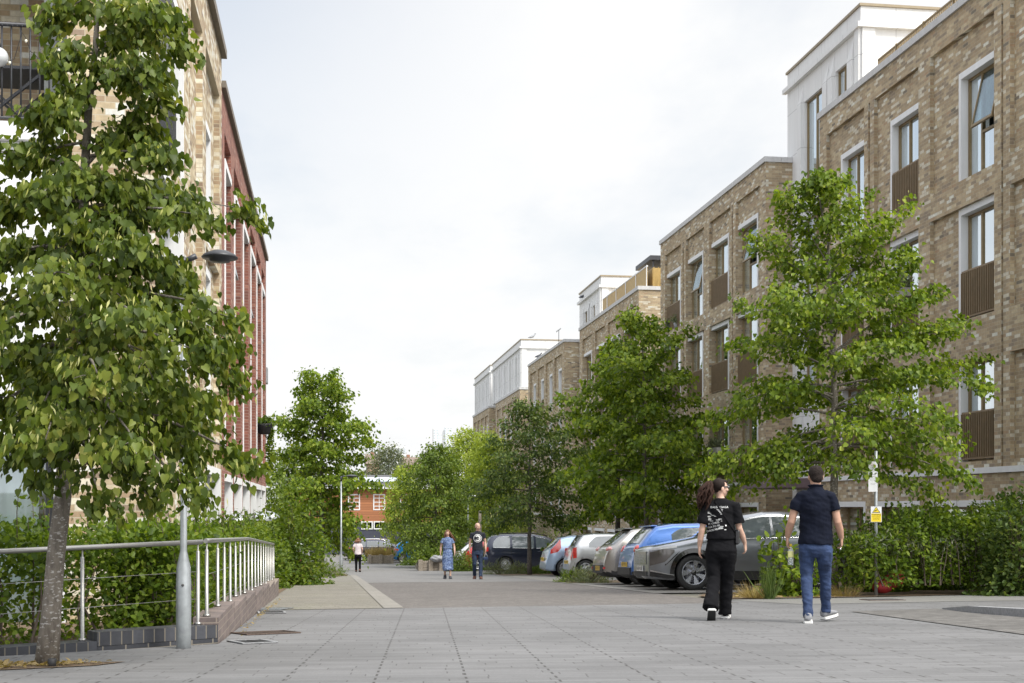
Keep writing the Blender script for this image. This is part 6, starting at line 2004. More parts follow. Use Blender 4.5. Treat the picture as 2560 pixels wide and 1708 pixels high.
pk = [rect(-.155, -.04, .765, .77), rect(-.155, -.15, .68, .765), rect(-.045, -.04, .68, .765), rect(.045, .16, .765, .77), rect(.045, .05, .68, .765), rect(.155, .16, .68, .765), rect(-.003, .003, .62, .86)]
stick_print(jeans, 'pocket_seams', pk, DENIMD, lift=.003)
shoe(t, (-.082, -.205, .095), (-.05, 1), .27, SHOEG, SOLEW, pitch=0, nm='shoe', out=SOLEB)
shoe(t, (.112, .24, .11), (.55, .85), .275, SHOEG, SOLEW, pitch=.10, nm='shoe', out=SOLEB)
mb = MB()
wr_ = Vector(RA[-1]); mb.tube([wr_ + Vector((.03 * math.cos(a), .032 * math.sin(a), -.105)) for a in np.linspace(0, 2 * math.pi, 13)], .003, 5, cap=False)
# the bottle in his left hand is its own thing
mw = Matrix.Rotation(-math.radians(21), 4, 'Z')
hp = Vector(LA[-1]) + Vector((.034, .022, -.105))
bp = p0 + mw @ hp
BOT = thing('water_bottle', bp + Vector((0, 0, -.205)), 'clear drink bottle with a yellow cap, held in the hand of the walking man', 'bottle')
m_, nt_, b_ = newmat('clear_bottle_plastic'); b_.inputs['Base Color'].default_value = (.85, .9, .9, 1); b_.inputs['Roughness'].default_value = .08; b_.inputs['Transmission Weight'].default_value = .75; b_.inputs['IOR'].default_value = 1.2
mb = MB(); mb.lathe((0, 0, 0), [(.0001, .002), (.026, 0), (.030, .008), (.030, .05), (.028, .055), (.030, .06), (.030, .145), (.026, .17), (.014, .19), (.0125, .205)], 20); mb.build('bottle_body', m_, BOT, world=False)
mb = MB(); mb.lathe((0, 0, 0), [(.0308, .085), (.0310, .09), (.0310, .150), (.0304, .155)], 20); mb.build('label_sleeve', surf('pale_yellow_label', (.72, .70, .30), .5, var=.2, scale=30), BOT, world=False)
mb = MB(); mb.lathe((0, 0, 0), [(.0145, .206), (.0150, .208), (.0150, .232), (.0135, .235), (.0001, .235)], 18); mb.build('cap', surf('yellow_cap', (.72, .52, .03), .4), BOT, world=False)
KEY = MB(); kq = p0 + mw @ (wr_ + Vector((-.012, -.02, -.115))); KEY.ball((0, 0, 0), .010, .008, .013, 10, 8); o = KEY.build('key_fob', CHROME, None); o.location = kq
tag(o, 'small shiny key fob in the right fist of the walking man', 'key fob')

# ---- woman in the black printed tee, walking away
p0 = gp(1803, 1548)
t = thing('person', p0, 'woman with a long wavy ponytail and sunglasses in a black printed T-shirt, walking away', 'person', rz=-math.radians(17))
mb = MB()
HYAW = -math.radians(62)
WH = head(mb, (-.012, .0, 1.535), HYAW, .96, .9)
limb(mb, [(0, -.01, 1.36), (-.012, -.002, 1.42), (-.014, .004, 1.50)], [(.07, .06), (.046, .05), (.046, .05)])
limb(mb, [(0, 0, .80), (0, 0, .92), (0, 0, 1.02), (0, 0, 1.18), (0, -.005, 1.30), (0, -.005, 1.39)], [(.16, .115), (.155, .11), (.135, .10), (.14, .115), (.135, .085), (.06, .055)])
LA = [(-.145, -.01, 1.33), (-.19, -.03, 1.19), (-.222, -.045, 1.04), (-.240, -.02, .93), (-.250, .01, .835)]
RA = [(.145, -.01, 1.33), (.182, .0, 1.19), (.208, .0, 1.055), (.245, .05, .965), (.276, .10, .875)]
for A_ in (LA, RA): limb(mb, A_, [.036, .041, .037, .036, .023])
hand(mb, LA[-1], (-.02, .12, -1), 1, (1, .1, 0), L=.165, curl=.65)
hand(mb, RA[-1], (.10, .25, -1), 1, (-1, .3, 0), L=.165, curl=.85)
LEGS = ((-1, (-.088, -.02, .46), (-.112, -.36, .17)), (1, (.062, .10, .46), (.046, .16, .10)))
for s, K, An in LEGS: limb(mb, [(s * .085, 0, .84), (s * .085, .02, .65), K, An], [.07, .06, .04, .03])
mb.ball((0, 0, .82), .16, .115, .1)
remeshed(mb, 'body', SKINP, t, .0065, 3)
hb_ = MB()
for x, y, z, a, b_, d in [(0, -.018, .030, .082, .092, .085), (0, -.05, -.008, .062, .05, .055), (0, .035, .068, .062, .05, .035)]:
    q = WH(x, y, z); hb_.ball(q, a * .96, b_ * .96, d * .96, 16, 12)
hair = remeshed(hb_, 'hair', HAIRB, t, .007, 2)
hb_ = MB()
rg = random.Random(5)
base_ = Vector(WH(0, -.098, .055))
for k in range(34):
    ox, oy = rg.uniform(-1, 1), rg.uniform(-1, 1)
    pts = []; n = 12; end = rg.uniform(.26, .345)
    for i in range(n):
        s = i / (n - 1)
        sp_ = .018 + .058 * min(1, s * 2.2) * (1 - .35 * max(0, s - .7) / .3)
        wv = .012 * math.sin(s * 19 + k * 1.3) * min(1, s * 3)
        pts.append(base_ + Vector((-.035 - .085 * s + ox * sp_ + wv, -.015 * s - .01 + oy * sp_ * .8 + wv * .6, .02 - end * s + .03 * math.sin(s * 3.1))))
    hb_.tube(pts, [.010, .013, .015, .016, .016, .016, .015, .014, .013, .011, .008, .004], 6)
pony = hb_.build('ponytail', HAIRW, hair, world=False)
# sunglasses
mb = MB()
for s in (-1, 1):
    a = Vector(WH(s * .022, .094, .004)); mb.ball(a, .026, .022, .018, 10, 8)
    mb.bar(WH(s * .062, .075, .010), WH(s * .080, -.01, .006), .005, .014)
mb.build('sunglasses', GLOSSB, t, world=False)
mb = MB()
limb(mb, [(0, 0, .935), (0, 0, .98), (0, 0, 1.05), (0, 0, 1.16), (0, -.005, 1.26), (-.002, -.008, 1.33), (-.005, -.006, 1.375), (-.008, -.003, 1.408)], [(.176, .142), (.172, .140), (.166, .134), (.158, .134), (.164, .130), (.158, .112), (.105, .085), (.066, .064)], 24)
for A_, s in ((LA, -1), (RA, 1)):
    limb(mb, [(s * .09, -.01, 1.325), (s * .15, -.012, 1.318), tuple(Vector(A_[0]).lerp(Vector(A_[1]), .7)), tuple(Vector(A_[1]).lerp(Vector(A_[2]), .55))], [(.066, .074), (.072, .078), (.073, .080), (.076, .084)], 16)
tee = remeshed(mb, 't_shirt', BLK, t, .008, 4); wrinkle(tee, .009, 7, 1.3)
it = [words('BALENCIAGA', -.022, 1.305, .034)]
rg = random.Random(3)
for i, (x, w_, z) in enumerate([(-.055, .075, 1.278), (-.045, .06, 1.268), (-.035, .05, 1.258), (-.025, .035, 1.248), (-.02, .022, 1.239)]): it.append(rect(x, x + w_, z, z + .0045))
for z in (1.245, 1.233, 1.221, 1.209, 1.198):
    x = -.155
    while x < -.065:
        w_ = rg.uniform(.012, .04)
        if rg.random() < .6: it.append(rect(x, min(x + w_, -.06), z, z + .0045))
        x += w_ + rg.uniform(.004, .02)
for z in (1.178, 1.166, 1.155, 1.143):
    x = -.150
    while x < .005:
        w_ = rg.uniform(.012, .05)
        if rg.random() < .5: it.append(rect(x, min(x + w_, .01), z, z + .0045))
        x += w_ + rg.uniform(.004, .02)
it += [rect(-.01, .012, 1.223, 1.230), rect(-.015, .025, 1.080, 1.087), rect(-.03, .02, 1.068, 1.075), rect(-.035, .022, 1.056, 1.063), rect(.045, .06, 1.085, 1.102), rect(.035, .058, 1.042, 1.050)]
it += [words('IT COSTS', -.085, 1.118, .030, rot=.2), words('MILA TO BE', -.092, 1.080, .030, rot=.2), words('QUICK MEAN', -.085, 1.042, .030, rot=.22)]
stick_print(tee, 'shirt_print', it, PRINT, lift=.005)
mb = MB()
limb(mb, [(0, 0, .68), (0, -.004, .73), (0, -.010, .80), (0, 0, .87), (0, 0, .95)], [(.11, .07), (.160, .12), (.186, .150), (.172, .134), (.150, .118)], 24)
for s, K, An in LEGS:
    if s < 0: limb(mb, [(-.092, -.005, .78), (-.092, .0, .64), K, tuple(Vector(K).lerp(Vector(An), .5)), (An[0] - .005, An[1] + .01, An[2] + .02), (An[0] - .012, An[1] - .015, An[2] - .02)], [(.096, .118), (.086, .098), (.074, .084), (.080, .088), (.092, .098), (.098, .100)], 18)
    else: limb(mb, [(.088, -.005, .78), (.078, .03, .64), K, (.055, .12, .28), (.046, .14, .12), (.046, .14, .045)], [(.096, .118), (.092, .104), (.084, .092), (.078, .088), (.074, .092), (.076, .098)], 18)
tr = remeshed(mb, 'wide_trousers', BLK, t, .009, 6); wrinkle(tr, .008, 8, 5.2)
shoe(t, (-.112, -.375, .155), (-.05, 1), .25, BLK, SOLEW, pitch=-.75, nm='shoe', out=SOLEB)
shoe(t, (.050, .14, .088), (.1, 1), .25, BLK, SOLEW, pitch=0, nm='shoe', out=SOLEB)
mb = MB()
ang = -math.radians(17); mw = Matrix.Rotation(ang, 4, 'Z')
BG = thing('shoulder_bag', p0 + mw @ Vector((.178, .02, .97)), 'small black shoulder bag at the hip of the woman in the printed T-shirt', 'bag', rz=ang)
mb = MB(); mb.bbox(-.03, .035, -.09, .09, -.10, .075, .02); mb.build('pouch', GLOSSB, BG, world=False)
mb = MB(); bvh = BVHTree.FromPolygons([v.co for v in tee.data.vertices], [p.vertices for p in tee.data.polygons]); pts = []
for i in range(18):
    s = i / 17; x, z = -.07 + .225 * s, 1.37 - .36 * s
    h = bvh.ray_cast(Vector((x, -1, z)), Vector((0, 1, 0))); y = (h[0].y - .006) if h[0] else -.1
    pts.append(Vector((x - .178, y - .02, z - .97)))
mb.tube(pts + [Vector((.0, -.06, .07))], [(.010, .003)] * 18 + [(.008, .003)], 6, ref=(1, 0, .6)); mb.build('strap', BLK, BG, world=False)


# ---- couple and the far walker: same builder, smaller in the picture
def walker(label, p, rz, H, sk, top_mat, leg_mat, shoe_mat, hair_fn, yaw=0.0, stride=.22, female=False, dress=None, arms=None, vox=.011, logo=None, lean=0.0, face=False, sleeve=.55):
    k = H / 1.75; t = thing('person', p, label, 'person', rz=rz)
    v = lambda x, y, z: (x * k, y * k, z * k)
    mb = MB(); WH = head(mb, v(0, .02, 1.64), yaw, k * (.98 if female else 1.02), .85 if female else 1.05)
    sw = .15 if female else .175; hw = .155
    limb(mb, [v(0, -.01, 1.45), v(0, 0, 1.52), v(0, .012, 1.60)], [.07 * k, .052 * k, .052 * k])
    limb(mb, [v(0, 0, .86), v(0, 0, .98), v(0, 0, 1.10), v(0, 0, 1.28), v(0, -.005, 1.40), v(0, -.005, 1.48)], [(.16 * k, .11 * k), (.15 * k, .105 * k), (.135 * k, .10 * k), (.15 * k, .115 * k), (.145 * k, .09 * k), (.065 * k, .055 * k)])
    arms = arms or {-1: [(-sw, 0, 1.42), (-.235, -.04, 1.15), (-.25, .06, .93)], 1: [(sw, 0, 1.42), (.235, -.05, 1.15), (.25, -.02, .92)]}
    for s in (-1, 1):
        A_ = [Vector(v(*q)) for q in arms[s]]
        pts = [A_[0], A_[0].lerp(A_[1], .5), A_[1], A_[1].lerp(A_[2], .5), A_[2]]
        limb(mb, pts, [.052 * k, .047 * k, .04 * k, .038 * k, .026 * k]); d = (A_[2] - A_[1]).normalized()
        hand(mb, A_[2], d * .4 + Vector((0, 0, -1)), 1, (-s, .1, 0), L=.17 * k, curl=.7)
    legs = {-1: ((-.095, .06, .49), (-.095, stride, .09), 0.0), 1: ((.095, .05, .49), (.095, -stride, .12), -.5)}
    for s in (-1, 1):
        K, An, _ = legs[s]
        limb(mb, [v(s * .09, 0, .88), v(*K), v(*An)], [.068 * k, .042 * k, .034 * k])
    mb.ball(v(0, 0, .86), .155 * k, .11 * k, .1 * k)
    remeshed(mb, 'body', sk, t, vox, 3)
    hair_fn(t, WH, k)
    if face:
        e = MB()
        for s in (-1, 1): e.ball(WH(s * .030, .083, .002), .009 * k, .007 * k, .006 * k, 8, 6)
        e.build('eyes', EYE, t, world=False)
        e = MB(); e.ball(WH(0, .093, -.058), .022 * k, .006 * k, .006 * k, 10, 6); e.build('mouth', LIP, t, world=False)
    mb = MB(); b0 = .90 if not dress else 1.08
    limb(mb, [v(0, 0, b0), v(0, 0, 1.0 if not dress else 1.12), v(0, 0, 1.14), v(0, -.003, 1.28), v(0, -.006, 1.38), v(0, -.005, 1.45), v(0, -.003, 1.50)],
         [(.178 * k, .13 * k), (.170 * k, .128 * k), (.158 * k, .122 * k), ((.162 if female else .178) * k, .132 * k), ((.155 if female else .178) * k, .115 * k), (.115 * k, .09 * k), (.065 * k, .064 * k)], 20)
    for s in (-1, 1):
        A_ = [Vector(v(*q)) for q in arms[s]]
        limb(mb, [v(s * .09, -.01, 1.41), v(s * (sw - .01), -.01, 1.41), tuple(A_[0].lerp(A_[1], sleeve))], [.068 * k, .070 * k, (.066 if not dress else .082) * k], 14)
    sh = remeshed(mb, 'dress' if dress else 't_shirt', top_mat, t, vox, 3); wrinkle(sh, .006, 9, H)
    if logo: logo(sh, k)
    if dress:
        mb = MB()
        limb(mb, [v(0, 0, 1.14), v(0, 0, 1.04), v(0, 0, .88), v(0, .0, .65), v(-.01, .02, .42), v(-.02, .04, .30)], [(.14 * k, .11 * k), (.15 * k, .118 * k), (.185 * k, .145 * k), (.195 * k, .165 * k), (.190 * k, .185 * k), (.185 * k, .20 * k)], 24)
        sk_ = remeshed(mb, 'skirt', top_mat, sh, vox, 2); wrinkle(sk_, .016, 7, 2.2)
    else:
        mb = MB()
        limb(mb, [v(0, 0, .76), v(0, -.005, .84), v(0, 0, .93)], [(.172 * k, .125 * k), (.178 * k, .13 * k), (.165 * k, .12 * k)], 20)
        for s in (-1, 1):
            K, An, _ = legs[s]
            limb(mb, [v(s * .09, 0, .83), v(s * .094, .03, .66), v(*K), tuple(Vector(v(*K)).lerp(Vector(v(*An)), .55)), v(An[0], An[1], An[2] - .02)], [(.092 * k, .10 * k), (.082 * k, .088 * k), (.066 * k, .068 * k), (.060 * k, .062 * k), (.056 * k, .062 * k)], 16)
        tr_ = remeshed(mb, 'trousers', leg_mat, t, vox, 2); wrinkle(tr_, .009, 10, 4.4)
    for s in (-1, 1):
        K, An, pt = legs[s]
        shoe(t, v(An[0], An[1], An[2] - .005), (s * .12, 1), .26 * k, shoe_mat, SOLEB, pitch=pt, nm='shoe')
    return t


def bald(t, WH, k):
    b_ = MB()
    for s in (-1, 1): b_.ball(WH(s * .03, .088, .016), .014 * k, .005 * k, .003 * k, 8, 5)
    b_.build('eyebrows', HAIRB, t, world=False)


def long_hair(mat, z1, blow=0.0):
    def fn(t, WH, k):
        hb = MB()
        for x, y, z, a, b_, d in [(0, -.018, .03, .084, .094, .086), (0, -.045, -.02, .074, .06, .075), (0, .05, .075, .058, .045, .028)]: hb.ball(WH(x, y, z), a * k, b_ * k, d * k, 14, 10)
        rg = random.Random(9)
        for i in range(46):
            a = rg.uniform(math.radians(155), math.radians(385)); r = rg.uniform(.06, .088)
            p = Vector(WH(r * math.cos(a), r * math.sin(a) * .8 - .01, .03)); L = rg.uniform(.7, 1.0) * z1 * k
            q = p + Vector((math.cos(a) * .06 - blow * rg.uniform(.3, 1), math.sin(a) * .03 - .02, -L * .5)); e = p + Vector((math.cos(a) * .09 - blow * rg.uniform(.8, 2.0), math.sin(a) * .05 - .02, -L))
            hb.tube([p, q, e], [.018 * k, .017 * k, .006 * k], 6)
        h = hb.build('hair', mat, t, world=False)
    return fn


def cubs(sh, k):
    z = 1.275 * k; s = k
    it = [ringp(0, z, .112 * s, .128 * s), ringp(0, z, .055 * s, .092 * s, 42, 318)]
    it += [words('UBS', -.030 * s, z, .055 * s, flip=-1)]
    stick_print(sh, 'shirt_emblem', it, PRINT, front=True, lift=.006)


q = gx(1194, 41.0)
walker('bald man in a dark T-shirt with a round white emblem, walking towards us', q, math.pi - math.radians(6.6), 1.80, SKINP, NVT, DENIMD, SHOEB, bald, yaw=math.radians(26), stride=.20, logo=cubs, face=True)
mw = Matrix.Rotation(math.pi - math.radians(6.6), 4, 'Z')
hp = q + mw @ Vector((-.262, .085, .80))
BGT = thing('hand_bag', hp, 'small folded denim blue bag hanging from the hand of the bald man', 'bag')
mb = MB(); mb.bbox(-.09, .07, -.03, .03, -.19, -.09, .02); mb.build('pouch', DENIM, BGT, world=False)
mb = MB(); mb.tube([(-.06, 0, -.1), (-.03, 0, -.02), (.0, 0, .02), (.04, 0, -.03), (.05, 0, -.1)], .008, 6); mb.build('strap', surf('grey_strap', (.3, .32, .34), .6), BGT, world=False)
q = gx(1119, 41.6)
walker('woman with long auburn hair in a blue patterned dress, walking towards us', q, math.pi - math.radians(5), 1.60, SKINP, DRESS, DRESS, surf('dark_sandal', (.05, .055, .07), .6), long_hair(HAIRG, .36, .05), yaw=-math.radians(6), stride=.14, female=True, dress=True, face=True)
q = gx(895, 61.0)
walker('woman in a pale pink top and black trousers walking away down the street', q, -math.radians(2), 1.63, SKINP, PALE, BLK, SHOEB, long_hair(HAIRG, .20), stride=.18, female=True, sleeve=.62,
       arms={-1: [(-.15, 0, 1.42), (-.25, -.03, 1.18), (-.20, .14, 1.02)], 1: [(.15, 0, 1.42), (.225, -.05, 1.16), (.20, .10, .98)]}, vox=.012)
# ------------------------------------------------------------------ railings, low wall, lamps, signs, small things
W0 = gp(545, 1607); W1 = gp(0, 1635); wd = (W1 - W0).normalized()
wn = Vector((wd.y, -wd.x, 0)) * (1 if Vector((wd.y, -wd.x, 0)).y > 0 else -1)
xw = W0.x
t = thing('planter_wall', W0, 'low dark blue brick planter wall carrying the steel railings on the left', 'wall')
WE = W0 + wd * 4.5
P268 = gp(268, 1626)
mid = W0 + wd * (P268 - W0).dot(wd)
mb = MB()


def wallseg(mb, a, b, nrm, th, za, zb, h0):
    a2, b2 = a + nrm * th, b + nrm * th
    vs = [(a.x, a.y, za - .3), (b.x, b.y, zb - .3), (b2.x, b2.y, zb - .3), (a2.x, a2.y, za - .3), (a.x, a.y, h0), (b.x, b.y, h0), (b2.x, b2.y, h0), (a2.x, a2.y, h0)]
    mb.add(vs, [(0, 3, 2, 1), (4, 5, 6, 7), (0, 1, 5, 4), (1, 2, 6, 5), (2, 3, 7, 6), (3, 0, 4, 7)])


zt1 = at(545, 1562, (W0.x * SA + W0.y * CA)).z; zt2 = zt1 - .075
e0 = W0 + wd * .002
wallseg(mb, mid, e0, wn, .215, ground(mid.y), ground(W0.y), zt1 - .118)
wallseg(mb, WE, mid - wd * -.004, wn, .215, ground(WE.y), ground(mid.y), zt2 - .118)
mb.build('front_wall', BR_DARK, t)
mb = MB(); o_ = wn * -.004 + wd * .0
wallseg(mb, mid + o_, e0 + o_, wn, .223, zt1 + .185, zt1 + .185, zt1); wallseg(mb, WE + o_, mid + wd * .004 + o_, wn, .223, zt2 + .185, zt2 + .185, zt2)
mb.build('soldier_course', BR_SOLD, t)
# stepped run along the footway
mb = MB(); cp = MB(); S1_ = 25.4; n = 7
y0 = W0.y + .004
for i in range(n):
    a, b = y0 + (S1_ - y0) * i / n, y0 + (S1_ - y0) * (i + 1) / n - .003
    top = ground(a) + .20 + (zt1 - ground(y0) - .20) * (1 - i / n)
    mb.box(xw - .215, xw, a, b, ground(b) - .3, top)
    cp.box(xw - .217, xw + .003, a, b, top + .002, top + .062)
mb.build('side_wall', BR_WALL, t); cp.build('coping', BR_WALL, t)

# railing along the front wall
def railing(label, base, top_pts, posts, wires, rad=.021):
    t = thing('steel_railing', base, label, 'railing')
    mb = MB(); mb.tube(top_pts, rad, 12); mb.build('handrail', STEEL, t)
    for p, zb, zt in posts:
        mb = MB(); mb.lathe((p.x, p.y, 0), [(.0, zb), (.032, zb), (.032, zb + .022), (.017, zb + .024), (.017, zt - .085), (.013, zt - .078), (.0075, zt - .076), (.0075, zt)], 12); mb.build('post', STEEL, t)
    for w_ in wires:
        mb = MB(); mb.tube(w_, .0028, 5); mb.build('wire', STEEL, t)
    return t


fr = lambda x: W0 + wn * .10 + wd * ((gp(x, 1600 + (545 - x) * .0) - W0).dot(wd))
def onwall(x):
    u = (x - 1280) / FPX
    # intersect the ray column with the wall's centre line
    o = W0 + wn * .10; dx, dy = SA + u * CA, CA - u * SA
    den = dx * wd.y - dy * wd.x; k = (o.x * wd.y - o.y * wd.x) / den
    return Vector((dx * k, dy * k, 0)), k
pA, kA = onwall(506); pB, kB = onwall(0)
ztA, ztB = at(506, 1355, kA).z, at(0, 1379, kB).z
pl = pB + (pB - pA) * .6; zl = ztB + (ztB - ztA) * .6
top = lambda p: ztA + (ztB - ztA) * ((p - pA).dot(pB - pA) / (pB - pA).length_squared)
v3 = lambda p, z: Vector((p.x, p.y, z))
posts = []
for x in (206, 495):
    p, k = onwall(x); posts.append((p, zt2 if x < 268 else zt1, top(p)))
p = pl * .75 + pB * .25; posts.append((p, zt2, top(p)))
pe, _ = onwall(493)
railing('straight steel railing with two wires on the front planter wall, behind the leaning tree', v3(pA, zt1), [v3(pl, zl), v3(pB, ztB), v3(pA, ztA)], posts,
        [[v3(pl, zl - dz), v3(pe, top(pe) - dz)] for dz in (.26, .50)])
xr = xw - .108
ys = [12.0 + .80 * i for i in range(18)]
ys[0] = W0.y + .12
zr_ = lambda y: ground(y) + .90 + .10 * min(1, (y - 11.6) / 6)
posts = []
for y in ys:
    i = min(n - 1, int((y - y0) / (S1_ - y0) * n)); a = y0 + (S1_ - y0) * i / n
    posts.append((Vector((xr, y, 0)), ground(a) + .20 + (zt1 - ground(y0) - .20) * (1 - i / n) + .062, zr_(y)))
railing('long steel railing of many posts stepping along the footway on the left', Vector((xr, ys[0], zt1)), [Vector((xr, ys[0] - .1 + (ys[-1] - ys[0] + .15) * i / 24, zr_(ys[0] - .1 + (ys[-1] - ys[0] + .15) * i / 24))) for i in range(25)], posts,
        [[Vector((xr, y, zr_(y) - dz)) for y in ys] for dz in (.30, .58)])


def lamp_post(label, p, h, arm, k=1.0, base_h=.78, headmat=DKMET, polem=GALV):
    t = thing('lamp_post', p, label, 'lamp post', group='lamp posts along the street')
    mb = MB(); mb.lathe((p.x, p.y, p.z), [(.0, -.05), (.068 * k, -.05), (.068 * k, .10), (.070 * k, .11), (.070 * k, base_h * .72), (.066 * k, base_h * .74), (.066 * k, base_h * .84), (.034 * k, base_h), (.032 * k, base_h + .02), (.028 * k, h - .12), (.0, h - .119)], 20); mb.build('pole', polem, t)
    if base_h > .5:
        mb = MB(); mb.lathe((p.x, p.y - .069 * k, p.z + base_h * .66), [(.012, .0), (.012, -.006), (.0, -.0061)], 10, axis='Y'); mb.build('access_bolt', IRON, t)
    a = Vector(arm); e = p + Vector((0, 0, h))
    mb = MB(); mb.lathe((p.x, p.y, p.z), [(.036 * k, h - .22), (.036 * k, h - .02), (.0, h)], 14); mb.tube([e - Vector((0, 0, .05)), e + a * .35], .028 * k, 8)
    c = e + a * 1.0
    o = mb.build('bracket', headmat, t)
    mb = MB(); d = a.normalized()
    r = a.length * (.5 if a.length < .35 else .62)
    mb.lathe((c.x, c.y, c.z), [(.0, .055 * k), (r * .45, .045 * k), (r * .85, .012), (r, -.012), (r * .96, -.022), (r * .6, -.026), (r * .55, -.055 * k), (.0, -.06 * k)], 24); hd = mb.build('lamp_head', headmat, t)
    return t


b = gp(459, 1621)
lamp_post('galvanised lamp post with a dark disc lamp, right in front of the low brick wall', b, at(459, 640, b.x * SA + b.y * CA).z - b.z, (.30 * CA, -.30 * SA, 0), .88, .80)
b = gp(853, 1430); b2 = gx(853, 52); 
lamp_post('slim grey lamp post standing between the planting and the far walking woman', b2, 4.02, (.42, -.06, 0), 1.05, .85, polem=GALV)
b2 = gx(1014, 91)
lamp_post('small distant lamp post in front of the orange house', b2, at(1014, 1271, 91).z - b2.z, (-.5, 0, 0), 1.2, .8, polem=GALV)
b2 = gx(1170, 78)
lamp_post('white headed distant lamp post among the pale trees', b2, at(1170, 1240, 78).z - b2.z, (.35, 0, 0), 1.1, .8, headmat=WHITEP)


def panel(par, p, nrm, w, h, th, mat, name='sign_face'):
    mb = MB(); s = Vector((-nrm.y, nrm.x, 0)); mb.obox(p, s * w / 2, nrm * th / 2, Vector((0, 0, h / 2))); return mb.build(name, mat, par)


def lettering(par, lines, p, nrm, mat, off):
    """lines: [(text, dx, dz, size)] laid on a face; parts of the sign"""
    s = Vector((-nrm.y, nrm.x, 0)); mb = MB()
    for tx, dx, dz, sz in lines:
        v, f = text_mesh(tx, sz)
        mb.add([p + s * (q.x + dx) + Vector((0, 0, q.y + dz)) + nrm * off for q in v], f)
    return mb.build('lettering', mat, par)


# parking notice on the front lamp post
bl = gp(459, 1621); dl = bl.x * SA + bl.y * CA
nr_ = Vector((-SA - .0, -CA, 0)); nr_ = Vector((.16, -.987, 0)).normalized()
c = at(457, 1052, dl) + nr_ * .06
t = thing('parking_notice', c, 'grey notice with small print strapped to the front lamp post, among the leaves', 'sign')
NOTE = surf('grey_notice_sheet', (.40, .42, .43), .5, var=.04)
f = panel(t, c, nr_, .35, .22, .006, NOTE)
L = [('PARKING ENFORCEMENT', 0, .085, .022), ('PERMIT HOLDERS ONLY', 0, .06, .02), ('FAILURE TO DISPLAY A', -.06, .028, .022), ('PERMIT WILL RESULT IN', -.06, .005, .022), ('A PARKING CHARGE NOTICE', 0, -.015, .014), ('Vehicles parked without a valid permit will be charged', 0, -.035, .012), ('Terms apply at all times. By parking here you agree', 0, -.05, .012), ('to pay the charge shown on this notice', 0, -.065, .012), ('Private land', 0, -.085, .012)]
lettering(t, L, c, nr_, INK, .0045)
mb = MB(); mb.obox(c - nr_ * .03, Vector((.04, 0, 0)), Vector((0, .028, 0)), Vector((0, 0, .02))); mb.build('clamp', GALV, t)

# camera warning sign and notice on the right
d = 22.6; b = gx(2190, d); nr_ = Vector((-.34, -.94, 0)).normalized()
t = thing('sign_post', b, 'thin grey post in the corner hedge carrying a notice and the camera warning sign', 'sign post')
mb = MB(); mb.lathe((b.x, b.y, b.z), [(.03, -.05), (.03, at(0, 1128, d).z - b.z), (.0, at(0, 1127, d).z - b.z)], 14); mb.build('pole', GALV, t)
c = at(2190, 1286, d) + nr_ * .045
t = thing('warning_sign', c, 'yellow and white camera warning sign on the thin post, above the hedge', 'sign')
YEL = surf('warning_yellow', (.82, .62, .02), .5, var=.03)
panel(t, c, nr_, .185, .275, .006, WHITEP)
s = Vector((-nr_.y, nr_.x, 0)); cz = c + nr_ * .0045
mb = MB(); mb.add([cz + s * x + Vector((0, 0, z)) for x, z in [(-.07, .028), (.07, .028), (0, .135)]], [(0, 1, 2)]); mb.build('triangle_border', INK, t)
mb = MB(); mb.add([cz + nr_ * .002 + s * x + Vector((0, 0, z)) for x, z in [(-.055, .038), (.055, .038), (0, .119)]], [(0, 1, 2)]); mb.build('triangle', YEL, t)
mb = MB(); q = cz + nr_ * .004
mb.add([q + s * x + Vector((0, 0, z)) for x, z in [(-.024, .056), (.022, .074), (.018, .086), (-.028, .068), (-.03, .044), (-.016, .044), (-.016, .056)]], [(0, 1, 2, 3), (4, 5, 6, 0)]); mb.build('camera_symbol', INK, t)
mb = MB(); mb.add([cz + s * x + Vector((0, 0, z)) for x, z in [(-.085, -.132), (.085, -.132), (.085, .016), (-.085, .016)]], [(0, 1, 2, 3)]); mb.build('text_panel', YEL, t)
lettering(t, [('WARNING', 0, -.008, .034), ('CCTV cameras', 0, -.042, .022), ('in operation', 0, -.066, .022), ('24 hours a day', 0, -.090, .018)], cz, nr_, INK, .002)
c = at(2182, 1192, d) + nr_ * .045
t = thing('parking_notice', c, 'tall white notice with a pink heading on the thin post above the warning sign', 'sign')
panel(t, c, nr_, .155, .53, .006, WHITEP)
cz = c + nr_ * .0045
mb = MB(); s = Vector((-nr_.y, nr_.x, 0))
lettering(t, [('NO', -.03, .235, .03), ('PARKING', .0, .205, .026)], cz, nr_, surf('pink_ink', (.62, .12, .22), .5), .0)
o = lettering(t, [('Private land', 0, .165, .018), ('permit holders', 0, .145, .018), ('only', 0, .125, .018), ('at all times', 0, .10, .016), ('WARNING', 0, .04, .02), ('Charge notice', 0, .0, .014), ('terms and conditions', 0, -.03, .012), ('apply to all vehicles', 0, -.05, .012), ('parked on this land', 0, -.07, .012), ('appeals in writing', 0, -.12, .012), ('within 28 days', 0, -.14, .012)], cz, nr_, INK, .0)

# drain covers, gratings and the manhole
DRIRON = surf('drain_iron', (.04, .04, .041), .95, var=.3, scale=20, spec=.08)


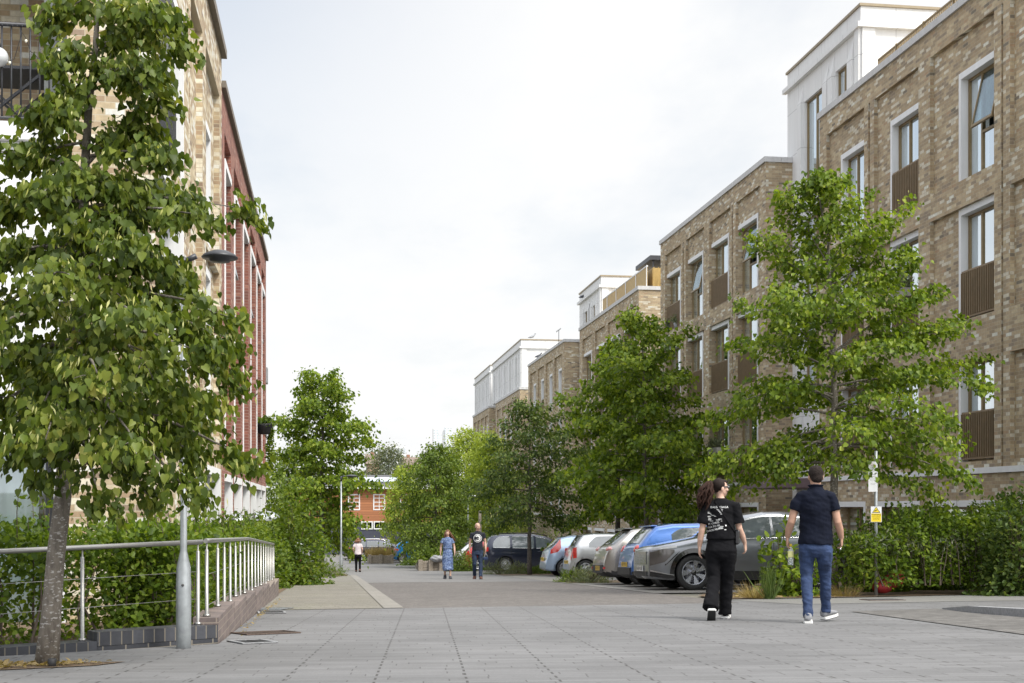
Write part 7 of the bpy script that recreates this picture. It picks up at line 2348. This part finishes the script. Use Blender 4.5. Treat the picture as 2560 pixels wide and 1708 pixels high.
def cover(name, label, pts, mat, bars, frame=.03, cat='drain cover', diag=False):
    P = [gp(*q) for q in pts]                      # near-left, near-right, far-right, far-left
    c = sum(P, Vector()) / 4; t = thing(name, c, label, cat)
    e1 = (P[1] - P[0] + P[2] - P[3]) / 2; e2 = (P[3] - P[0] + P[2] - P[1]) / 2
    L1_, L2_ = e1.length, e2.length; e1.normalize(); e2 = (e2 - e1 * e2.dot(e1)).normalized(); L2_ = max(L2_, .12)
    up = e1.cross(e2).normalized()
    if up.z < 0: up = -up
    c = c + up * .005
    mb = MB(); mb.obox(c - up * .004, e1 * L1_ / 2, e2 * L2_ / 2, up * .006); mb.build('tray', surf('drain_dark', (.015, .015, .015), .95, spec=.05), t)
    mb = MB()
    for k in (-1, 1):
        mb.obox(c + e2 * k * (L2_ / 2 - frame / 2) + up * .003, e1 * L1_ / 2, e2 * frame / 2, up * .005); mb.obox(c + e1 * k * (L1_ / 2 - frame / 2) + up * .004, e1 * frame / 2, e2 * (L2_ / 2 - frame), up * .005)
    mb.build('frame', STONE if bars == 2 else mat, t)
    mb = MB()
    if bars == 2:
        for k in (-1, 1): mb.obox(c + e1 * k * L1_ * .22 + up * .003, e1 * L1_ * .19, e2 * (L2_ / 2 - frame - .01), up * .002)
    else:
        for k in range(bars):
            q = c + e1 * (-L1_ / 2 + frame + (L1_ - 2 * frame) * (k + .5) / bars); mb.obox(q + up * .0024, (e1 * .45 + (e2 * .5 if diag else Vector())) * (L1_ / bars) * .3, (e2 if not diag else e2 - e1 * .3) * (L2_ / 2 - frame) * .95, up * .0006)
    mb.build('cover_plate' if bars == 2 else 'bars', mat, t)


cover('gully_cover', 'twin plate drain cover nearest the corner of the low brick wall', [(578, 1612), (668, 1609), (680, 1600), (594, 1604)], DRIRON, 2)
cover('gully_cover', 'twin plate drain cover at the start of the beige footway', [(640, 1535), (712, 1534), (715, 1529), (648, 1530)], DRIRON, 2)
cover('drain_grating', 'long rusty drain grating between the two twin plate covers', [(586, 1590), (728, 1584), (732, 1578), (606, 1583)], RUSTY, 26, .015, 'drain grating', True)
cover('drain_grating', 'narrow grey drain grating at the edge of the beige footway', [(640, 1526), (715, 1526), (717, 1521), (646, 1521)], GALV, 30, .012, 'drain grating')
P = gp(2206, 1501)
t = thing('manhole_cover', P, 'reddish manhole cover in the footway in front of the corner hedge', 'manhole cover')
mb = MB(); mb.obox(P + Vector((0, 0, .008)), Vector((.30, 0, 0)), Vector((0, .22, -.008)), Vector((0, 0, .006))); mb.build('plate', RUSTY, t)
mb = MB()
for k in range(5): mb.obox(P + Vector((0, -.18 + .09 * k, .016 - .0034 * (k - 2))), Vector((.27, 0, 0)), Vector((0, .008, 0)), Vector((0, 0, .004)))
mb.build('ribs', IRON, t)
mb = MB(); q = gp(130, 1668); mb.lathe((q.x, q.y, q.z), [(.0, -.02), (.03, -.02), (.03, .055), (.026, .06), (.02, .058), (.018, .02), (.0, .018)], 14); tag(mb.build('watering_pipe', BLACKP), 'short black watering pipe end at the foot of the leaning tree', 'pipe')

# red sack under the hedge
c = gx(2225, 22.75)
m_ = surf('red_sack', (.25, .012, .014), .6, var=.3, scale=14, bmp=.4)
mb = MB(); mb.ball((c.x - .15, c.y, c.z + .16), .20, .14, .12); mb.ball((c.x + .05, c.y, c.z + .27), .20, .14, .13); mb.ball((c.x + .2, c.y + .05, c.z + .36), .14, .1, .1)
o = remeshed(mb, 'sack', m_, None, .02, 3); tag(o, 'red sack slumped under the corner hedge', 'sack')

# timber planters and boulder far down the street
def planter(label, xa, xb, y, d, h, deep):
    a, b = gx(xa, d), gx(xb, d); z = min(a.z, b.z)
    t = thing('timber_planter', a, label, 'planter'); k = 0
    for zz in np.arange(0, h - .01, h / 3):
        mb = MB(); mb.bbox(a.x, b.x, a.y, a.y + .14, z + zz + .003, z + zz + h / 3 - .003, .012); mb.bbox(a.x - .002, a.x + .13, a.y + .145, a.y + deep, z + zz + .003, z + zz + h / 3 - .003, .012); mb.bbox(b.x - .13, b.x + .002, a.y + .145, a.y + deep, z + zz + .003, z + zz + h / 3 - .003, .012)
        mb.build('sleeper', TIMBER, t)
    for q in np.linspace(a.x + .1, b.x - .1, 3): mb = MB(); mb.bbox(q - .11, q + .11, a.y - .12, a.y - .004, z - .02, z + h + .06, .015); mb.build('stake', TIMBER, t)
    mb = MB(); mb.box(a.x + .14, b.x - .14, a.y + .145, a.y + deep, z, z + h - .08); mb.build('soil', SOIL, t)
    return a, b


a, b = planter('timber sleeper planter with dry grass in front of the black estate car', 921, 984, 1400, 86, .55, 2.4)
for k in range(3):
    q = a.lerp(b, .2 + .3 * k) + Vector((0, .8, .45)); tuft('ornamental_grass', ['dry yellow grass at the left end of the far timber planter', 'dry yellow grass in the middle of the far timber planter', 'dry yellow grass at the right end of the far timber planter'][k], q, 1.2, .75, 420, [STRAW], 120 + k, lean=.4, group='grasses in the far timber planter')
a, b = planter('timber sleeper planter with a boulder left of the woman in the blue dress', 1046, 1108, 1414, 64, .5, 2.2)
for k in range(2):
    q = a.lerp(b, .3 + .4 * k) + Vector((0, .9, .4)); shrub('ground_plant', ['green plant at the left end of the boulder planter', 'green plant at the right end of the boulder planter'][k], 'plant', q, .65, .6, .75, 1100, .12, [SHRUBL], 130 + k, tipup=.5)
q = a.lerp(b, .75)
mb = MB(); mb.ball((q.x, q.y + .05, q.z + .62), .34, .26, .17, 14, 10); mb.ball((q.x + .2, q.y + .1, q.z + .62), .22, .2, .13)
o = remeshed(mb, 'boulder', STONE, None, .03, 2); wrinkle(o, .05, 4); tag(o, 'pale grey boulder lying on the edge of the timber planter', 'boulder')

# concrete bollard and bare trunks behind the far-left tree
q = gx(792, 70); mb = MB(); mb.lathe((q.x, q.y, q.z), [(.17, -.1), (.17, 1.5), (.15, 1.55), (0, 1.56)], 14); tag(mb.build('bollard', surf('ribbed_dark_timber', (.075, .07, .072), .9)), 'thick dark timber bollard left of the dense tree trunk', 'bollard')
q = gx(1200, 70); mb = MB(); mb.lathe((q.x, q.y, q.z), [(.09, -.1), (.085, 2.6), (.07, 3.2), (0, 3.21)], 12); tag(mb.build('timber_post', TIMBER), 'bare grey timber post rising behind the bald man', 'post')

# things on the buildings
def hood(label, S, k=1.0):
    t = thing('wall_hood', (PL, S, -.0), label, 'wall light', group='grey hooded wall lights on the red block')
    mb = MB(); n = 10; vs = []; z1 = .42
    for i in range(n + 1):
        for j in range(7):
            a = math.pi * i / n; b_ = math.pi / 2 * j / 6
            vs.append((PL + .004 + .46 * k * math.sin(a) * math.cos(b_), S - .26 * k * math.cos(a), z1 + .26 * k * math.sin(b_) * math.sin(a)))
    mb.add(vs, [(i * 7 + j, i * 7 + j + 1, (i + 1) * 7 + j + 1, (i + 1) * 7 + j) for i in range(n) for j in range(6)], 0, True); mb.build('shade', GALV, t)
    mb = MB(); mb.ball((PL + .12, S, z1 + .05), .06, .06, .05, 10, 6); mb.build('bulb_cover', WHITEP, t)


for S, w_ in [(s_on(580, PL), 'nearest of the three grey hooded lights over the doors of the red block'), (s_on(639, PL), 'middle one of the three grey hooded lights over the doors of the red block'), (s_on(663.5, PL), 'farthest of the three grey hooded lights over the doors of the red block')]: hood(w_, S)
# hanging basket at the far end of the red block
c = at(652, 1082, 0.1); S = s_on(650, PL); d_ = S * CA + PL * SA; c = at(651, 1070, d_); c.x = PL + .12
t = thing('window_basket', c, 'black window basket with trailing plants at the far end of the red block', 'planter')
mb = MB(); mb.lathe((c.x, c.y, c.z), [(.0, -.2), (.16, -.18), (.24, .05), (.25, .12), (.22, .12), (.0, .08)], 14); mb.build('pot', BLACKP, t)
rg = np.random.default_rng(4); pp = np.array(c) + rg.normal(0, .13, (500, 3)) * (1, 1, .6) + (0, 0, .18); pq = np.array(c) + rg.normal(0, .06, (500, 3)) + np.stack([np.full(500, .16), np.full(500, .2), rg.uniform(-1.3, .1, 500)], 1)
pa = np.concatenate([pp, pq]); leaf_object('foliage', [(OVAL, pa, rg.normal(0, .6, (1000, 3)) + (0, 0, -.6), rg.normal(0, 1, (1000, 3)), np.full(1000, .09), 0)], [HAZEL], t, c)


def sill_box(label, x0, x1, z, mat, flowers):
    S0_, S1_2 = sR(x1), sR(x0); c = Vector((PR - .12, (S0_ + S1_2) / 2, z))
    t = thing('window_box', c, label, 'window box', group='window boxes hung on the bronze railings')
    mb = MB(); mb.prism([(PR - .23, z), (PR - .20, z - .2), (PR - .03, z - .2), (PR - .01, z)], S0_, S1_2, 'Y'); mb.build('trough', mat, t)
    rg = np.random.default_rng(int(x0)); n = 500; p = np.stack([PR - .12 + rg.normal(0, .06, n), rg.uniform(S0_, S1_2, n), z + np.abs(rg.normal(0, .13, n))], 1)
    leaf_object('foliage', [(SLIM, p, rg.normal(0, .5, (n, 3)) + (0, 0, .6), rg.normal(0, 1, (n, 3)), np.full(n, .16), 0), (OVAL, p[:90] + (0, 0, .1), rg.normal(0, 1, (90, 3)), rg.normal(0, 1, (90, 3)), np.full(90, .06 if flowers else .001), 1)], [GREYL, PINK], t, c)


sill_box('grey window box hung on a railing of the nearest block, above the lime tree', 2243, 2282, 6.12, surf('grey_trough', (.33, .32, .29), .6), False)
sill_box('pale window box with spiky plants on a railing of the second block', 1783, 1806, 2.95, surf('pale_trough', (.5, .48, .44), .6), False)
sill_box('pale window box with red flowers on a railing of the second block', 1727, 1744, 2.95, WHITE, True)
# plant pots on the top-floor sill of the second block
for x, lab in [(1668, 'left one of two plant pots on the top floor sill of the second block'), (1686, 'right one of two plant pots on the top floor sill of the second block')]:
    S = sR(x); c = Vector((PR + .10, S, 8.10)); t = thing('plant_pot', c, lab, 'plant pot', group='pots on the top floor sill')
    mb = MB(); mb.lathe(c, [(.0, .0), (.10, .0), (.14, .24), (.12, .24), (.0, .2)], 12); mb.build('pot', surf('grey_pot', (.28, .29, .31), .7), t)
    rg = np.random.default_rng(int(x)); p = np.array(c) + rg.normal(0, .1, (160, 3)) + (-.05, 0, .38); leaf_object('foliage', [(OVAL, p, rg.normal(0, 1, (160, 3)), rg.normal(0, 1, (160, 3)), np.full(160, .08), 0)], [GREYL], t, c)


# aerial and birds on the far roofs
d_ = 77.5; a = at(1397, 851, d_)
t = thing('roof_aerial', a, 'thin television aerial on the roof of the fourth block', 'aerial')
mb = MB(); tp_ = at(1397, 826, d_); mb.tube([a - Vector((0, 0, .25)), tp_], .018, 6); mb.build('mast', DKMET, t)
mb = MB(); mb.tube([tp_ + Vector((-.16, 0, -.1)), tp_ + Vector((.14, 0, .12))], .012, 5)
for k in range(5): q = tp_ + Vector((-.14 + .06 * k, 0, -.085 + .045 * k)); mb.tube([q + Vector((-.03, -.12, .04)), q + Vector((.03, .12, -.04))], .008, 4)
mb.build('antenna', DKMET, t)


def bird(label, p, mat, k=1.0):
    mb = MB(); f = Vector((.9, .2, .25)).normalized() * k
    mb.tube([p + Vector((0, 0, .10 * k)) - f * .17, p + Vector((0, 0, .10 * k)) - f * .05, p + Vector((0, 0, .11 * k)) + f * .07, p + Vector((0, 0, .14 * k)) + f * .13, p + Vector((0, 0, .17 * k)) + f * .17], [.008 * k, .05 * k, .06 * k, .04 * k, .034 * k], 8)
    mb.ball(p + Vector((0, 0, .20 * k)) + f * .19, .036 * k, .034 * k, .034 * k, 8, 6); mb.tube([p + Vector((0, 0, .20 * k)) + f * .21, p + Vector((0, 0, .195 * k)) + f * .28], [.012 * k, .003 * k], 5)
    for s in (-.02, .02): mb.tube([p + Vector((0, s * k, 0)), p + Vector((0, s * k, .08 * k))], .006 * k, 4)
    o = remeshed(mb, 'bird', mat, None, .012 * k, 1); tag(o, label, 'bird')


GREYB = surf('grey_feathers', (.30, .31, .33), .8, var=.3, scale=20); DARKB = surf('dark_feathers', (.05, .055, .07), .7, var=.3, scale=20)
bird('pale gull standing on the white roof of the fifth block', Vector((PR + .9, s50 + .2, 13.28)), GREYB, 1.7)
bird('dark pigeon on the cornice of the white penthouse of the third block', Vector((Pw - .08, s_on(1459, Pw), 13.08)), DARKB, 1.5)
bird('dark pigeon on the coping of the fourth block', Vector((PR + .05, sR(1342), 10.90)), DARKB, 1.5)

# things on the corner balcony: folded table and string of bulbs
yb = Sf + .55
t = thing('folding_table', (-3.6, yb, zf), 'dark folding table with crossed legs on the corner balcony', 'table')
mb = MB(); mb.obox((-3.75, yb + .15, zf + .74), (.55, 0, 0), (0, .32, -.02), (0, 0, .018)); mb.build('table_top', DKMET, t)
for yy in (-.12, .42):
    mb = MB(); mb.bar((-4.15, yb + yy, zf + .02), (-3.35, yb + yy, zf + .71), .04, .03); mb.build('leg', DKMET, t)
    mb = MB(); mb.bar((-3.35, yb + yy + .034, zf + .02), (-4.15, yb + yy + .034, zf + .71), .04, .03); mb.build('leg', DKMET, t)
t = thing('string_lights', (-3.1, Sf - .02, zf + 1.1), 'string of small round bulbs wound along the balcony railing', 'string lights')
mb = MB(); pts = [Vector((-3.02 - .045 * i, Sf - .02, zf + 1.04 - .38 * abs(math.sin(i * .33)) - .05 * math.sin(i * 1.7))) for i in range(48)]
mb.tube(pts, .004, 4); mb.build('cable', BLACKP, t)
for i in range(1, 46, 4):
    mb = MB(); mb.ball(pts[i] - Vector((0, .01, .028)), .016, .016, .02, 10, 8); mb.build('bulb', surf('frosted_bulb', (.75, .72, .6), .3), t)
t = thing('globe_light', (-3.72, Sf + .02, zf + .72), 'clear round globe on the balcony at the left edge', 'lamp')
mb = MB(); mb.ball((-3.72, Sf - .06, zf + .72), .11, .11, .11, 20, 14); mb.build('globe', surf('pale_globe_glass', (.55, .57, .58), .08, coat=1.0), t)
mb = MB(); mb.lathe((-3.72, Sf - .06, zf + .72), [(.0, .10), (.035, .10), (.035, .15), (.0, .15)], 12); mb.build('holder', BLACKP, t)
# entrance canopies of the right hand blocks
for S_, sh_, lab in [((35.35 + sR(1914.5)) / 2 + .1, 0.0, 'dull purple entrance canopy and white doorway between the first and second blocks'), ((sR(1651.5) + sR(1597)) / 2, -1.0, 'dull purple entrance canopy between the second and third blocks')]:
    g0 = ground(S_); t = thing('entrance_canopy', (PR - .4, S_, g0), lab, 'canopy')
    mb = MB(); mb.bbox(PR - 1.0, PR + .85, S_ - 1.5, S_ + 1.5, g0 + 2.75, g0 + 3.05, .02); mb.build('canopy_roof', surf('dull_purple_metal', (.16, .115, .13), .5), t)
    mb = MB(); mb.box(PR + .72, PR + .86, S_ - 1.3, S_ + 1.3, g0 - .1, g0 + 2.74); mb.build('door_surround', WHITE, t)
    mb = MB(); mb.box(PR + .66, PR + .715, S_ - .55, S_ + .45, g0 - .05, g0 + 2.1); d_ = mb.build('door', BRONZE, t)
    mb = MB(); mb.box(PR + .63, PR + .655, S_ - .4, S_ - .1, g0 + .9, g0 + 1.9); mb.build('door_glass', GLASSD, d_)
